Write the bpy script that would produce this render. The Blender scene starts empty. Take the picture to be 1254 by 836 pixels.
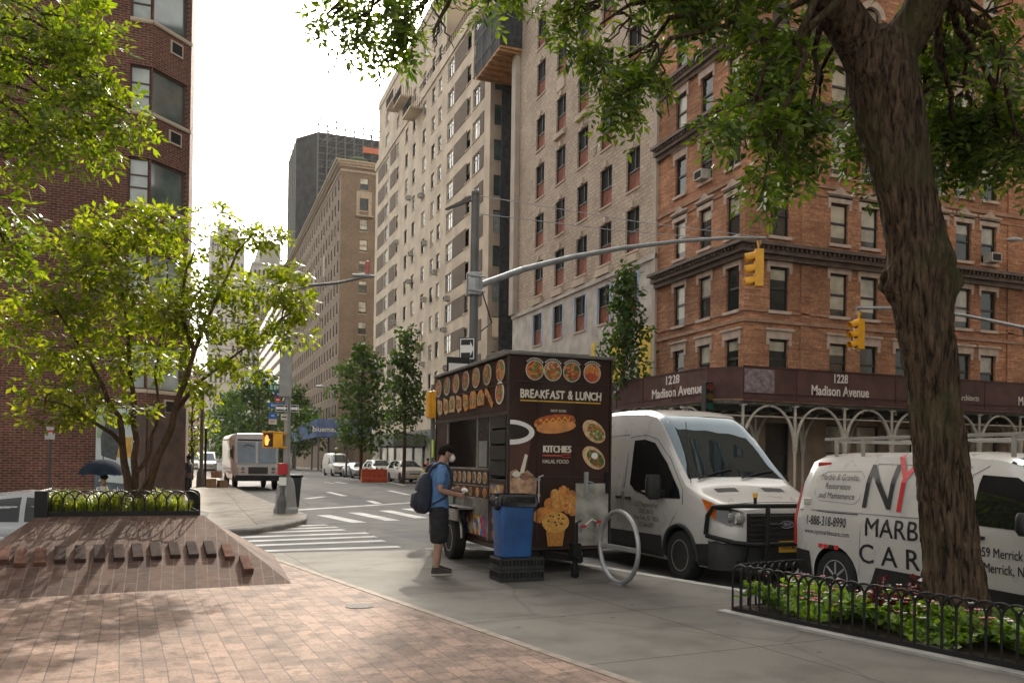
import bpy, bmesh, math, random
import numpy as np
from mathutils import Vector, Matrix, Euler, Quaternion
random.seed(7); RNG = np.random.default_rng(7)
R = math.radians
scene = bpy.context.scene
COL = scene.collection
# ------------------------------------------------------------------ camera geometry (metres; X east across the avenue, Y up the avenue)
FPX = 1034.0; PPX, PPY = 627.0, 555.0; CAMH = 1.52
YAW, PITCH, ROLL = R(20.8), R(0.6), R(0.8)
_F0 = Vector((math.sin(YAW), math.cos(YAW), 0)); _R0 = Vector((math.cos(YAW), -math.sin(YAW), 0)); _U0 = Vector((0, 0, 1))
CF = _F0*math.cos(PITCH) + _U0*math.sin(PITCH); _U1 = _U0*math.cos(PITCH) - _F0*math.sin(PITCH)
CR = _R0*math.cos(ROLL) + _U1*math.sin(ROLL); CU = _U1*math.cos(ROLL) - _R0*math.sin(ROLL)
CAM = Vector((0, 0, CAMH))
def at(u, v, X=None, Y=None, Z=None):
    """survey helper: the point of a real plane (X, Y or Z given) seen along a sight line"""
    d = CF + CR*((u-PPX)/FPX) - CU*((v-PPY)/FPX)
    t = (X/d.x) if X is not None else (Y/d.y) if Y is not None else ((Z-CAMH)/d.z)
    return CAM + d*t
# ------------------------------------------------------------------ materials
MATS = {}
def nodes_of(name):
    m = bpy.data.materials.new(name); m.use_nodes = True
    nt = m.node_tree; b = nt.nodes['Principled BSDF']
    MATS[name] = m
    return m, nt, b
def N(nt, t, **kw):
    n = nt.nodes.new(t)
    for k, v in kw.items():
        if hasattr(n, k) and not k.startswith('in_'): setattr(n, k, v)
        elif k.startswith('in_'): n.inputs[k[3:].replace('_', ' ')].default_value = v
    return n
def c4(c): return (c[0], c[1], c[2], 1)
def mul(c, k): return tuple(min(1, x*k) for x in c)
def noise_mix(nt, vec, ca, cb, scale, detail=4, lo=.35, hi=.65):
    n = N(nt, 'ShaderNodeTexNoise'); n.inputs['Scale'].default_value = scale; n.inputs['Detail'].default_value = detail
    if vec: nt.links.new(vec, n.inputs['Vector'])
    r = N(nt, 'ShaderNodeValToRGB'); r.color_ramp.elements[0].position = lo; r.color_ramp.elements[1].position = hi
    r.color_ramp.elements[0].color = c4(ca); r.color_ramp.elements[1].color = c4(cb)
    nt.links.new(n.outputs['Fac'], r.inputs['Fac'])
    return r.outputs['Color']
def mixc(nt, a, b, fac, mode='MIX'):
    m = N(nt, 'ShaderNodeMix'); m.data_type = 'RGBA'; m.blend_type = mode
    for s, x in ((m.inputs[6], a), (m.inputs[7], b), (m.inputs[0], fac)):
        if hasattr(x, 'is_output'): nt.links.new(x, s)
        else: s.default_value = x if not isinstance(x, tuple) else c4(x)
    return m.outputs[2]
def bump(nt, b, h, strength, dist=.01):
    n = N(nt, 'ShaderNodeBump'); n.inputs['Strength'].default_value = strength; n.inputs['Distance'].default_value = dist
    nt.links.new(h, n.inputs['Height']); nt.links.new(n.outputs['Normal'], b.inputs['Normal'])
def mat(name, col, rough=.6, metal=0., var=.15, scale=4., bmp=0., bscale=60., coat=0., spec=.5, fine=0., emit=0.):
    if name in MATS: return MATS[name]
    m, nt, b = nodes_of(name)
    b.inputs['Roughness'].default_value = rough; b.inputs['Metallic'].default_value = metal
    b.inputs['Specular IOR Level'].default_value = spec
    if coat: b.inputs['Coat Weight'].default_value = coat; b.inputs['Coat Roughness'].default_value = .06
    tc = N(nt, 'ShaderNodeTexCoord').outputs['Object']
    if var:
        c = noise_mix(nt, tc, mul(col, 1-var), mul(col, 1+var), scale)
        if fine:
            f = noise_mix(nt, tc, (1-fine,)*3, (1+fine,)*3, bscale*3, 2)
            c = mixc(nt, c, f, 1.0, 'MULTIPLY')
        nt.links.new(c, b.inputs['Base Color'])
        n = N(nt, 'ShaderNodeTexNoise'); n.inputs['Scale'].default_value = scale*3; nt.links.new(tc, n.inputs['Vector'])
        mr = N(nt, 'ShaderNodeMapRange'); mr.inputs['To Min'].default_value = max(0, rough-.1); mr.inputs['To Max'].default_value = min(1, rough+.1)
        nt.links.new(n.outputs['Fac'], mr.inputs['Value']); nt.links.new(mr.outputs[0], b.inputs['Roughness'])
    else: b.inputs['Base Color'].default_value = c4(col)
    if emit: b.inputs['Emission Color'].default_value = c4(col); b.inputs['Emission Strength'].default_value = emit
    if bmp:
        n = N(nt, 'ShaderNodeTexNoise'); n.inputs['Scale'].default_value = bscale; n.inputs['Detail'].default_value = 5; nt.links.new(tc, n.inputs['Vector'])
        bump(nt, b, n.outputs['Fac'], bmp)
    return m
def wallvec(nt):
    """running coordinate along any upright wall, height as second axis"""
    g = N(nt, 'ShaderNodeNewGeometry'); sp = N(nt, 'ShaderNodeSeparateXYZ'); sn = N(nt, 'ShaderNodeSeparateXYZ')
    nt.links.new(g.outputs['Position'], sp.inputs[0]); nt.links.new(g.outputs['True Normal'], sn.inputs[0])
    def M(op, a, b_=None):
        n = N(nt, 'ShaderNodeMath', operation=op)
        nt.links.new(a, n.inputs[0])
        if b_ is not None: nt.links.new(b_, n.inputs[1])
        return n.outputs[0]
    u = M('ADD', M('MULTIPLY', sp.outputs['X'], M('ABSOLUTE', sn.outputs['Y'])), M('MULTIPLY', sp.outputs['Y'], M('ABSOLUTE', sn.outputs['X'])))
    c = N(nt, 'ShaderNodeCombineXYZ'); nt.links.new(u, c.inputs['X']); nt.links.new(sp.outputs['Z'], c.inputs['Y'])
    return c.outputs[0], g.outputs['Position']
def brickmat(name, c1, c2, mortar, bw, bh, ms, bmp=.4, rough=.85, patch=.25, uv=False, offset=.5, stain=(1, 1, 1), pscale=.35):
    m, nt, b = nodes_of(name); b.inputs['Roughness'].default_value = rough; b.inputs['Specular IOR Level'].default_value = .3
    if uv:
        vec = N(nt, 'ShaderNodeUVMap').outputs[0]; pos = N(nt, 'ShaderNodeNewGeometry').outputs['Position']
    else: vec, pos = wallvec(nt)
    t = N(nt, 'ShaderNodeTexBrick'); nt.links.new(vec, t.inputs['Vector'])
    t.offset = offset
    for k, v in (('Color1', c4(c1)), ('Color2', c4(c2)), ('Mortar', c4(mortar)), ('Scale', 1.), ('Mortar Size', ms), ('Mortar Smooth', .15), ('Bias', 0.), ('Brick Width', bw), ('Row Height', bh)):
        t.inputs[k].default_value = v
    big = noise_mix(nt, pos, (1-patch,)*3, (1+patch,)*3, pscale, 6, .3, .7)
    fine = noise_mix(nt, pos, (.75,)*3, (1.2,)*3, 9., 3, .3, .7)
    mid = noise_mix(nt, pos, stain, (1, 1, 1), 1.7, 5, .35, .6)
    c = mixc(nt, mixc(nt, mixc(nt, t.outputs['Color'], big, 1., 'MULTIPLY'), fine, 1., 'MULTIPLY'), mid, 1., 'MULTIPLY')
    nt.links.new(c, b.inputs['Base Color'])
    inv = N(nt, 'ShaderNodeMath', operation='SUBTRACT'); inv.inputs[0].default_value = 1; nt.links.new(t.outputs['Fac'], inv.inputs[1])
    nz = N(nt, 'ShaderNodeTexNoise'); nz.inputs['Scale'].default_value = 40; nt.links.new(pos, nz.inputs['Vector'])
    ad = N(nt, 'ShaderNodeMath', operation='ADD'); nt.links.new(inv.outputs[0], ad.inputs[0])
    sc = N(nt, 'ShaderNodeMath', operation='MULTIPLY'); nt.links.new(nz.outputs['Fac'], sc.inputs[0]); sc.inputs[1].default_value = .35
    nt.links.new(sc.outputs[0], ad.inputs[1])
    bump(nt, b, ad.outputs[0], bmp, .012)
    return m
def glassmat(name, col, rough=.04, spec=.6, var=.3):
    m, nt, b = nodes_of(name); b.inputs['Roughness'].default_value = rough; b.inputs['Specular IOR Level'].default_value = spec
    g = N(nt, 'ShaderNodeNewGeometry')
    c = noise_mix(nt, g.outputs['Position'], mul(col, 1-var), mul(col, 1+var), 1.3, 3)
    nt.links.new(c, b.inputs['Base Color'])
    n = N(nt, 'ShaderNodeTexNoise'); n.inputs['Scale'].default_value = .9; nt.links.new(g.outputs['Position'], n.inputs['Vector'])
    bump(nt, b, n.outputs['Fac'], .05, .05)
    return m
def leafmat(name, ca, cb, cc, trans=.45):
    m = bpy.data.materials.new(name); m.use_nodes = True; MATS[name] = m
    nt = m.node_tree; nt.nodes.clear()
    out = N(nt, 'ShaderNodeOutputMaterial')
    g = N(nt, 'ShaderNodeNewGeometry')
    r = N(nt, 'ShaderNodeValToRGB'); e = r.color_ramp.elements
    e[0].position = 0; e[0].color = c4(ca); e[1].position = 1; e[1].color = c4(cc); x = e.new(.5); x.color = c4(cb)
    nt.links.new(g.outputs['Random Per Island'], r.inputs['Fac'])
    big = noise_mix(nt, g.outputs['Position'], (.7,)*3, (1.2,)*3, 1.1, 3, .3, .7)
    c = mixc(nt, r.outputs['Color'], big, 1., 'MULTIPLY')
    p = N(nt, 'ShaderNodeBsdfPrincipled'); p.inputs['Roughness'].default_value = .42; p.inputs['Specular IOR Level'].default_value = .4
    t = N(nt, 'ShaderNodeBsdfTranslucent')
    tl = mixc(nt, c, (1.0, 1.0, .3), 1., 'MULTIPLY')
    sc = mixc(nt, tl, (1.6, 1.7, 1.0), 1., 'MULTIPLY')
    nt.links.new(c, p.inputs['Base Color']); nt.links.new(sc, t.inputs['Color'])
    mx = N(nt, 'ShaderNodeMixShader'); mx.inputs[0].default_value = trans
    nt.links.new(p.outputs[0], mx.inputs[1]); nt.links.new(t.outputs[0], mx.inputs[2]); nt.links.new(mx.outputs[0], out.inputs['Surface'])
    return m
# ------------------------------------------------------------------ mesh builder
def frame(O, X, Y):
    X = Vector(X).normalized(); Y = Vector(Y).normalized(); Z = X.cross(Y)
    M = Matrix((X, Y, Z)).transposed().to_4x4(); M.translation = Vector(O); return M
class MB:
    def __init__(s): s.V = []; s.F = []; s.M = []; s.uv = None
    def add(s, vs, fs, mi=0, M=None):
        b = len(s.V)
        s.V += [tuple(M @ Vector(v)) if M is not None else tuple(v) for v in vs]
        s.F += [tuple(i+b for i in f) for f in fs]; s.M += [mi]*len(fs); return s
    def box(s, x0, x1, y0, y1, z0, z1, mi=0, M=None):
        vs = [(x, y, z) for x in (x0, x1) for y in (y0, y1) for z in (z0, z1)]
        return s.add(vs, [(0, 1, 3, 2), (4, 6, 7, 5), (0, 4, 5, 1), (2, 3, 7, 6), (0, 2, 6, 4), (1, 5, 7, 3)], mi, M)
    def cbox(s, c, d, mi=0, M=None):
        return s.box(c[0]-d[0]/2, c[0]+d[0]/2, c[1]-d[1]/2, c[1]+d[1]/2, c[2]-d[2]/2, c[2]+d[2]/2, mi, M)
    def extr(s, pts, vec, mi=0, M=None):
        n = len(pts); vec = Vector(vec)
        vs = [Vector(p) for p in pts] + [Vector(p)+vec for p in pts]
        fs = [tuple(range(n)), tuple(range(2*n-1, n-1, -1))] + [(i, (i+1) % n, (i+1) % n+n, i+n) for i in range(n)]
        return s.add(vs, fs, mi, M)
    def tube(s, pts, r, n=8, mi=0, closed=False, M=None, cap=True):
        P = [Vector(p) for p in pts]; k = len(P); rs = r if hasattr(r, '__len__') else [r]*k
        T = []
        for i in range(k):
            a = P[i-1] if (i > 0 or closed) else P[i]; b = P[(i+1) % k] if (i < k-1 or closed) else P[i]
            d = b-a; T.append(d.normalized() if d.length > 1e-9 else Vector((0, 0, 1)))
        u = T[0].orthogonal().normalized(); vs = []
        for i in range(k):
            u = (u - T[i]*u.dot(T[i])); u = u.normalized() if u.length > 1e-6 else T[i].orthogonal().normalized()
            w = T[i].cross(u)
            vs += [P[i] + (u*math.cos(2*math.pi*j/n) + w*math.sin(2*math.pi*j/n))*rs[i] for j in range(n)]
        fs = []
        for i in range(k if closed else k-1):
            a = i*n; b = ((i+1) % k)*n
            fs += [(a+j, a+(j+1) % n, b+(j+1) % n, b+j) for j in range(n)]
        if cap and not closed: fs += [tuple(range(n-1, -1, -1)), tuple(range((k-1)*n, k*n))]
        return s.add(vs, fs, mi, M)
    def cyl(s, a, b, r, n=12, mi=0, r2=None, M=None): return s.tube([a, b], [r, r if r2 is None else r2], n, mi, M=M)
    def lathe(s, prof, c=(0, 0, 0), n=16, mi=0, M=None):
        vs = []; k = len(prof)
        for r, z in prof: vs += [(c[0]+r*math.cos(2*math.pi*j/n), c[1]+r*math.sin(2*math.pi*j/n), c[2]+z) for j in range(n)]
        fs = [(i*n+j, i*n+(j+1) % n, (i+1)*n+(j+1) % n, (i+1)*n+j) for i in range(k-1) for j in range(n)]
        if prof[0][0] > 1e-5: fs.append(tuple(range(n-1, -1, -1)))
        if prof[-1][0] > 1e-5: fs.append(tuple(range((k-1)*n, k*n)))
        return s.add(vs, fs, mi, M)
    def ball(s, c, r, n=12, m=8, mi=0, M=None):
        if not hasattr(r, '__len__'): r = (r, r, r)
        vs = []
        for i in range(m+1):
            a = math.pi*i/m
            vs += [(c[0]+r[0]*math.sin(a)*math.cos(2*math.pi*j/n), c[1]+r[1]*math.sin(a)*math.sin(2*math.pi*j/n), c[2]-r[2]*math.cos(a)) for j in range(n)]
        return s.add(vs, [(i*n+j, i*n+(j+1) % n, (i+1)*n+(j+1) % n, (i+1)*n+j) for i in range(m) for j in range(n)], mi, M)
    def disc(s, O, X, Y, rx, ry, th=.003, n=28, mi=0):
        M = frame(O, X, Y)
        return s.extr([(rx*math.cos(2*math.pi*i/n), ry*math.sin(2*math.pi*i/n), 0) for i in range(n)], (0, 0, th), mi, M)
    def poly(s, O, X, Y, pts, th=.003, mi=0):
        return s.extr([(p[0], p[1], 0) for p in pts], (0, 0, th), mi, frame(O, X, Y))
    def text(s, t, size, M, mi=0, align='CENTER', ex=.002, off=0., shear=0., sx=1., sp=1.):
        c = bpy.data.curves.new('t', 'FONT'); c.body = t; c.size = size; c.align_x = align; c.extrude = ex; c.offset = off; c.shear = shear; c.space_character = sp
        c.resolution_u = 3
        o = bpy.data.objects.new('t', c); COL.objects.link(o); dg = bpy.context.evaluated_depsgraph_get(); dg.update()
        me = bpy.data.meshes.new_from_object(o.evaluated_get(dg)); S = Matrix.Diagonal((sx, 1, 1, 1))
        s.add([S @ v.co for v in me.vertices], [tuple(p.vertices) for p in me.polygons], mi, M)
        bpy.data.objects.remove(o); bpy.data.meshes.remove(me); bpy.data.curves.remove(c); return s
    def build(s, name, mats, parent=None, smooth=None, bev=0., seg=2, shift=None, weld=True, recalc=True, sub=0):
        me = bpy.data.meshes.new(name)
        V = s.V
        if shift is not None: V = [(v[0]-shift[0], v[1]-shift[1], v[2]-shift[2]) for v in V]
        me.from_pydata(V, [], s.F)
        for i, mi in enumerate(s.M):
            if mi: me.polygons[i].material_index = mi
        if not isinstance(mats, (list, tuple)): mats = [mats]
        for m in mats: me.materials.append(m)
        if recalc or bev or sub:
            bm = bmesh.new(); bm.from_mesh(me)
            if weld: bmesh.ops.remove_doubles(bm, verts=bm.verts, dist=1e-5)
            if recalc: bmesh.ops.recalc_face_normals(bm, faces=bm.faces)
            if bev:
                es = [e for e in bm.edges if len(e.link_faces) == 2 and e.calc_face_angle(0) > .6]
                bmesh.ops.bevel(bm, geom=es, offset=bev, segments=seg, profile=.6, affect='EDGES', clamp_overlap=True)
            bm.to_mesh(me); bm.free()
        if smooth is not None:
            me.shade_smooth(); me.set_sharp_from_angle(angle=R(smooth))
        o = bpy.data.objects.new(name, me); COL.objects.link(o)
        if parent is not None: o.parent = parent
        return o
def thing(name, label, cat, loc=(0, 0, 0), rz=0., group=None):
    o = bpy.data.objects.new(name, None); COL.objects.link(o); o.location = loc; o.rotation_euler = (0, 0, rz)
    o.empty_display_size = .1
    return tag(o, label, cat, group)
def tag(o, label, cat, group=None, kind=None):
    o['label'] = label; o['category'] = cat
    if group: o['group'] = group
    if kind: o['kind'] = kind
    return o
def struct(o, kind='structure'): o['kind'] = kind; return o
def dup(root, loc=None, rz=None, label=None):
    r = root.copy(); COL.objects.link(r)
    if loc is not None: r.location = loc
    if rz is not None: r.rotation_euler = (0, 0, rz)
    if label: r['label'] = label
    for ch in list(root.children):
        c = ch.copy(); COL.objects.link(c); c.parent = r
        for g in ch.children:
            d = g.copy(); COL.objects.link(d); d.parent = c
    return r
def link_part(me, name, parent, loc=(0, 0, 0), rz=0.):
    o = bpy.data.objects.new(name, me); COL.objects.link(o); o.parent = parent; o.location = loc; o.rotation_euler = (0, 0, rz); return o
def skin(name, verts, edges, mats, parent, sub=2, smooth=60):
    """a body grown over a jointed skeleton (x, y, z, radius[, radius2])"""
    me = bpy.data.meshes.new(name); me.from_pydata([v[:3] for v in verts], edges, [])
    o = bpy.data.objects.new(name, me); COL.objects.link(o)
    md = o.modifiers.new('s', 'SKIN'); md.use_smooth_shade = True
    sv = me.skin_vertices[0].data
    for i, v in enumerate(verts):
        sv[i].radius = (v[3], v[4] if len(v) > 4 else v[3]); sv[i].use_root = (i == 0)
    ms = o.modifiers.new('u', 'SUBSURF'); ms.levels = sub; ms.render_levels = sub
    dg = bpy.context.evaluated_depsgraph_get(); dg.update()
    m2 = bpy.data.meshes.new_from_object(o.evaluated_get(dg)); m2.name = name
    bpy.data.objects.remove(o); bpy.data.meshes.remove(me)
    m2.materials.clear()
    for m in (mats if isinstance(mats, (list, tuple)) else [mats]): m2.materials.append(m)
    m2.shade_smooth()
    q = bpy.data.objects.new(name, m2); COL.objects.link(q); q.parent = parent; return q
# ------------------------------------------------------------------ foliage
def mesh_np(name, V, F, mats, parent=None, mi=None):
    me = bpy.data.meshes.new(name); n = len(V); k = F.shape[1]; f = len(F)
    me.vertices.add(n); me.vertices.foreach_set('co', V.astype(np.float32).ravel())
    me.loops.add(f*k); me.loops.foreach_set('vertex_index', F.astype(np.int32).ravel())
    me.polygons.add(f); me.polygons.foreach_set('loop_start', np.arange(0, f*k, k, dtype=np.int32))
    if mi is not None: me.polygons.foreach_set('material_index', mi.astype(np.int32))
    me.update(calc_edges=True)
    for m in mats: me.materials.append(m)
    o = bpy.data.objects.new(name, me); COL.objects.link(o)
    if parent is not None: o.parent = parent
    return o
def unit(a): return a/np.maximum(1e-9, np.linalg.norm(a, axis=-1, keepdims=True))
def blob_points(blobs, rng, shell=.55):
    P, D = [], []
    for b in blobs:
        c = np.array(b[:3]); r = np.array(b[3:6]); n = int(b[6])
        d = unit(rng.normal(size=(n, 3))); rad = rng.random((n, 1))**(1/3)
        rad = shell + (1-shell)*rad if shell > 0 else rad
        rad = np.where(rng.random((n, 1)) < .3, rng.random((n, 1)), rad)
        P.append(c + d*rad*r); D.append(d)
    return np.concatenate(P), np.concatenate(D)
def leaf_quads(P, A, B, ln, wd):
    """pointed leaves: base P, axis A, width axis B"""
    n = len(P); V = np.empty((n, 4, 3)); nrm = unit(np.cross(A, B))
    V[:, 0] = P; V[:, 1] = P + A*ln*.5 + B*wd*.5 - nrm*ln*.06; V[:, 2] = P + A*ln + nrm*0; V[:, 3] = P + A*ln*.5 - B*wd*.5 - nrm*ln*.06
    return V.reshape(-1, 3), np.arange(n*4).reshape(-1, 4)
def pinnate(P, D, rng, pairs=5, L=.3, ll=.1, lw=.04, droop=.5):
    n = len(P); ax = unit(D + rng.normal(size=(n, 3))*.6 + np.array([0, 0, -droop]))
    up = unit(np.array([0, 0, 1.]) + rng.normal(size=(n, 3))*.5); sd = unit(np.cross(ax, up)); nn = unit(np.cross(sd, ax))
    Ls = L*rng.uniform(.7, 1.2, (n, 1)); VP, VA, VB, VL = [], [], [], []
    for i in range(pairs):
        t = (i+.6)/pairs
        for s in (-1, 1):
            VP.append(P + ax*Ls*t - np.array([0, 0, 1.])*Ls*.25*t*t)
            a = unit(ax*.55 + sd*s + rng.normal(size=(n, 3))*.18 - nn*.15); VA.append(a)
            VB.append(unit(np.cross(a, nn) + rng.normal(size=(n, 3))*.2)); VL.append(rng.uniform(.55, 1.2, (n, 1)))
    VP.append(P + ax*Ls - np.array([0, 0, 1.])*Ls*.25); VA.append(ax); VB.append(sd); VL.append(np.ones((n, 1)))
    VP, VA, VB, VL = map(np.concatenate, (VP, VA, VB, VL))
    return leaf_quads(VP, VA, VB, ll*VL, lw*VL)
def simple_leaves(P, D, rng, ll=.08, lw=.05, up=.5, droop=.2):
    n = len(P); a = unit(D*.7 + rng.normal(size=(n, 3))*.8 + np.array([0, 0, -droop])); nn = unit(np.array([0, 0, up*2]) + rng.normal(size=(n, 3)))
    b = unit(np.cross(a, nn)); k = rng.uniform(.6, 1.2, (n, 1))
    return leaf_quads(P, a, b, ll*k, lw*k)
def limb_pts(a, b, rng, k=6, wob=.06, sag=0.):
    a = Vector(a); b = Vector(b); L = (b-a).length; out = []
    for i in range(k+1):
        t = i/k; w = math.sin(math.pi*t)
        out.append(a.lerp(b, t) + Vector((rng.normal()*wob*L*w*.5, rng.normal()*wob*L*w*.5, rng.normal()*wob*L*w*.4 + sag*L*w)))
    return out
# ------------------------------------------------------------------ palette
STONE = mat('carved_stone', (.48, .38, .31), .8, var=.18, scale=2, bmp=.15)
LIME = mat('limestone', (.53, .44, .34), .85, var=.16, scale=.5, bmp=.1)
GREYSTONE = mat('grey_concrete', (.50, .47, .43), .85, var=.2, scale=1.2, bmp=.2)
DKFRAME = mat('dark_window_frame', (.018, .019, .018), .5, var=.1)
WHFRAME = mat('white_window_frame', (.62, .62, .60), .5, var=.06)
BLUEFR = mat('blue_window_wrap', (.25, .38, .62), .6, var=.15)
BRONZE = mat('dark_bronze_trim', (.12, .085, .066), .7, var=.25, scale=2)
GLASS = glassmat('window_glass', (.028, .034, .033), .05, .5)
GLASSG = glassmat('greenish_glass', (.11, .15, .14), .06, .8); GLASSG.node_tree.nodes['Principled BSDF'].inputs['IOR'].default_value = 1.9
GLASSP = glassmat('pale_shaded_glass', (.36, .40, .38), .07, .8); BLIND = glassmat('blind_behind_glass', (.42, .40, .32), .12, .6, .3)
RUST = mat('red_infill_board', (.24, .075, .04), .8, var=.3, scale=2)
YELLOW = mat('yellow_sheathing', (.72, .50, .03), .7, var=.15)
BLACK = mat('black_iron', (.009, .009, .0095), .5, spec=.3, var=.2, scale=8)
RUBBER = mat('black_rubber', (.015, .015, .016), .85, var=.2, scale=20)
GALV = mat('galvanised_steel', (.34, .35, .36), .45, .6, var=.12, scale=6)
GREYPAINT = mat('grey_painted_steel', (.115, .112, .108), .5, .1, var=.15, scale=3)
SIGNALY = mat('signal_yellow', (.75, .36, .015), .45, var=.12, scale=4)
WHITE = mat('white_plain', (.78, .78, .76), .5, var=.06)
CHROME = mat('polished_metal', (.6, .6, .6), .15, 1., var=.05)
DARKIN = mat('dark_interior', (.008, .008, .008), .9, var=.2)
SOIL = mat('planter_soil', (.05, .035, .022), .95, var=.4, scale=12, bmp=.6)
TB = brickmat('orange_roman_brick', (.56, .29, .16), (.32, .15, .085), (.31, .18, .115), .5, .085, .011, .6, patch=.34, stain=(.86, .8, .76))
SB = brickmat('pale_rusticated_brick', (.60, .505, .405), (.48, .40, .32), (.38, .315, .25), .42, .21, .022, .9, patch=.14, stain=(.9, .88, .86))
LB = brickmat('dark_red_brick', (.145, .048, .032), (.085, .029, .022), (.20, .135, .105), .235, .078, .013, .4, patch=.25)
NB = brickmat('tan_brown_brick', (.24, .17, .115), (.185, .13, .09), (.2, .155, .12), .25, .075, .012, .2, patch=.15)
DB = brickmat('brown_band_brick', (.17, .125, .092), (.13, .095, .07), (.13, .10, .08), .25, .075, .012, .2, patch=.15)
# ------------------------------------------------------------------ facades
def facade(mb, O, U, W, z0, z1, opens, depth=.22, mi=0, mr=None):
    O = Vector(O); U = Vector(U); Nn = U.cross(Vector((0, 0, 1))); mr = mi if mr is None else mr
    us = sorted({0., W} | {round(min(max(x, 0), W), 4) for o in opens for x in o[:2]}); zs = sorted({z0, z1} | {round(x, 4) for o in opens for x in o[2:4]})
    pt = lambda u, z, d=0.: tuple(O + U*u + Vector((0, 0, z)) - Nn*d)
    for i in range(len(us)-1):
        um = (us[i]+us[i+1])/2; run = None
        for j in range(len(zs)-1):
            zm = (zs[j]+zs[j+1])/2
            if any(o[0] < um < o[1] and o[2] < zm < o[3] for o in opens): continue
            mb.add([pt(us[i], zs[j]), pt(us[i+1], zs[j]), pt(us[i+1], zs[j+1]), pt(us[i], zs[j+1])], [(0, 1, 2, 3)], mi)
    for o in opens:
        a, b, c, d = o[:4]; q = [(a, c), (b, c), (b, d), (a, d)]
        for k in range(4):
            p1, p2 = q[k], q[(k+1) % 4]
            mb.add([pt(*p1), pt(*p2), pt(*p2, depth), pt(*p1, depth)], [(0, 1, 2, 3)], mr)
_WM = {}
def mesh_of(mb, mats, name, **k):
    o = mb.build(name, mats, **k); me = o.data; bpy.data.objects.remove(o); return me
def win_meshes(kind, w, h, var):
    key = (kind, round(w, 2), round(h, 2), var)
    if key in _WM: return _WM[key]
    f, p = MB(), MB(); t = .055
    fr = DKFRAME; pm = [DARKIN if kind == 'board' else GLASS, BLIND, RUST, GLASSG, GLASSP]; arch = kind == 'arch'
    bl = {0: .5, 1: .28, 2: .82, 3: .0}[var % 4]
    if kind in ('case', 'small'): fr = WHFRAME if (var % 3 or kind == 'case') else DKFRAME
    if kind == 'band': fr = BRONZE; bl = 0
    if kind in ('dh', 'arch'): t = .085
    y0, y1 = (.10, .16)
    for x0, x1, z0, z1 in ((0, t, 0, h), (w-t, w, 0, h), (t, w-t, 0, t), (t, w-t, h-t, h)): f.box(x0, x1, y0, y1, z0, z1)
    if kind in ('dh', 'arch', 'dhs'):
        f.box(t, w-t, y0-.02, y1-.01, h*.49, h*.49+t)
    if kind == 'case':
        f.box(w/2-.03, w/2+.03, y0, y1-.01, t, h-t); f.box(t, w-t, y0+.01, y1-.02, h*.7, h*.7+.05)
    if kind == 'small': f.box(t, w-t, y0+.005, y1-.01, h*.5, h*.5+.05)
    if kind == 'board':
        f.box(t, w-t, y0-.01, y1-.01, h*.46, h*.46+.06); f.box(w*.55, w*.55+.05, y0, y1-.01, h*.46, h-t)
    zs = h*(1-bl)
    if kind == 'board':
        p.add([(0, .14, 0), (w, .14, 0), (w, .14, h*.46), (0, .14, h*.46)], [(0, 1, 2, 3)], 2)
        p.add([(0, .15, h*.46), (w, .15, h*.46), (w, .15, h), (0, .15, h)], [(0, 1, 2, 3)], 0)
    elif kind == 'band':
        p.add([(0, .14, 0), (w, .14, 0), (w, .14, h), (0, .14, h)], [(0, 1, 2, 3)], 4 if (w < .8 or var % 3 == 1) else 3)
        if w < .8:
            for q_ in (.35, .62): f.box(t, w-t, y0, y1-.01, h*q_, h*q_+.04)
    else:
        if bl < 1: p.add([(0, .14, 0), (w, .14, 0), (w, .14, zs), (0, .14, zs)], [(0, 1, 2, 3)], 0)
        if bl: p.add([(0, .139, zs), (w, .139, zs), (w, .139, h), (0, .139, h)], [(0, 1, 2, 3)], 1)
    mats = [fr, STONE, LIME, BRONZE]
    if kind in ('dh', 'arch'):
        f.box(-.1, w+.1, -.1, .1, -.13, -.001, 1)
        if kind == 'dh':
            f.box(-.16, w+.16, -.05, .0, h+.001, h+.34, 1); f.box(-.24, w+.24, -.12, .0, h+.34, h+.43, 1)
            if var >= 4: f.extr([(w/2-.42, -.09, h+.43), (w/2+.42, -.09, h+.43), (w/2, -.09, h+.68)], (0, .08, 0), 1)
            for sx in (-.16, w+.02): f.box(sx, sx+.14, -.04, 0, h-.25, h+.001, 1)
        else:
            k = 14; ro, ri = w/2+.28, w/2
            for i in range(k):
                a, b = math.pi*i/k, math.pi*(i+1)/k
                q = [(w/2+r*math.cos(x), -.06, h-w/2+.0+r*math.sin(x)) for r, x in ((ri, a), (ro, a), (ro, b), (ri, b))]
                f.extr(q, (0, .12, 0), 1)
            for sg in (0, 1):
                pts = [(w*sg, .07, h)] + [(w/2+(w/2)*math.cos(math.pi*(.5*i/8 + (0 if sg else .5))), .07, h-w/2+(w/2)*math.sin(math.pi*(.5*i/8+(0 if sg else .5)))) for i in range(9)]
                f.extr(pts, (0, .02, 0), 1)
    if kind == 'board': f.box(-.04, w+.04, -.06, .1, -.1, -.001, 2)
    if kind in ('dhs', 'case', 'small'): f.box(-.05, w+.05, -.06, .1, -.09, -.001, 2)
    if kind == 'band': f.box(-.02, w+.02, -.06, .1, -.09, -.001, 2)
    sep = kind in ('dh', 'arch', 'board', 'band')
    if not sep:
        b = len(f.V); f.V += p.V; f.F += [tuple(i+b for i in q) for q in p.F]; f.M += [m+4 for m in p.M]; mats = mats+pm
    _WM[key] = (mesh_of(f, mats, 'window'), mesh_of(p, pm, 'pane', recalc=False) if sep else None)
    return _WM[key]
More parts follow.
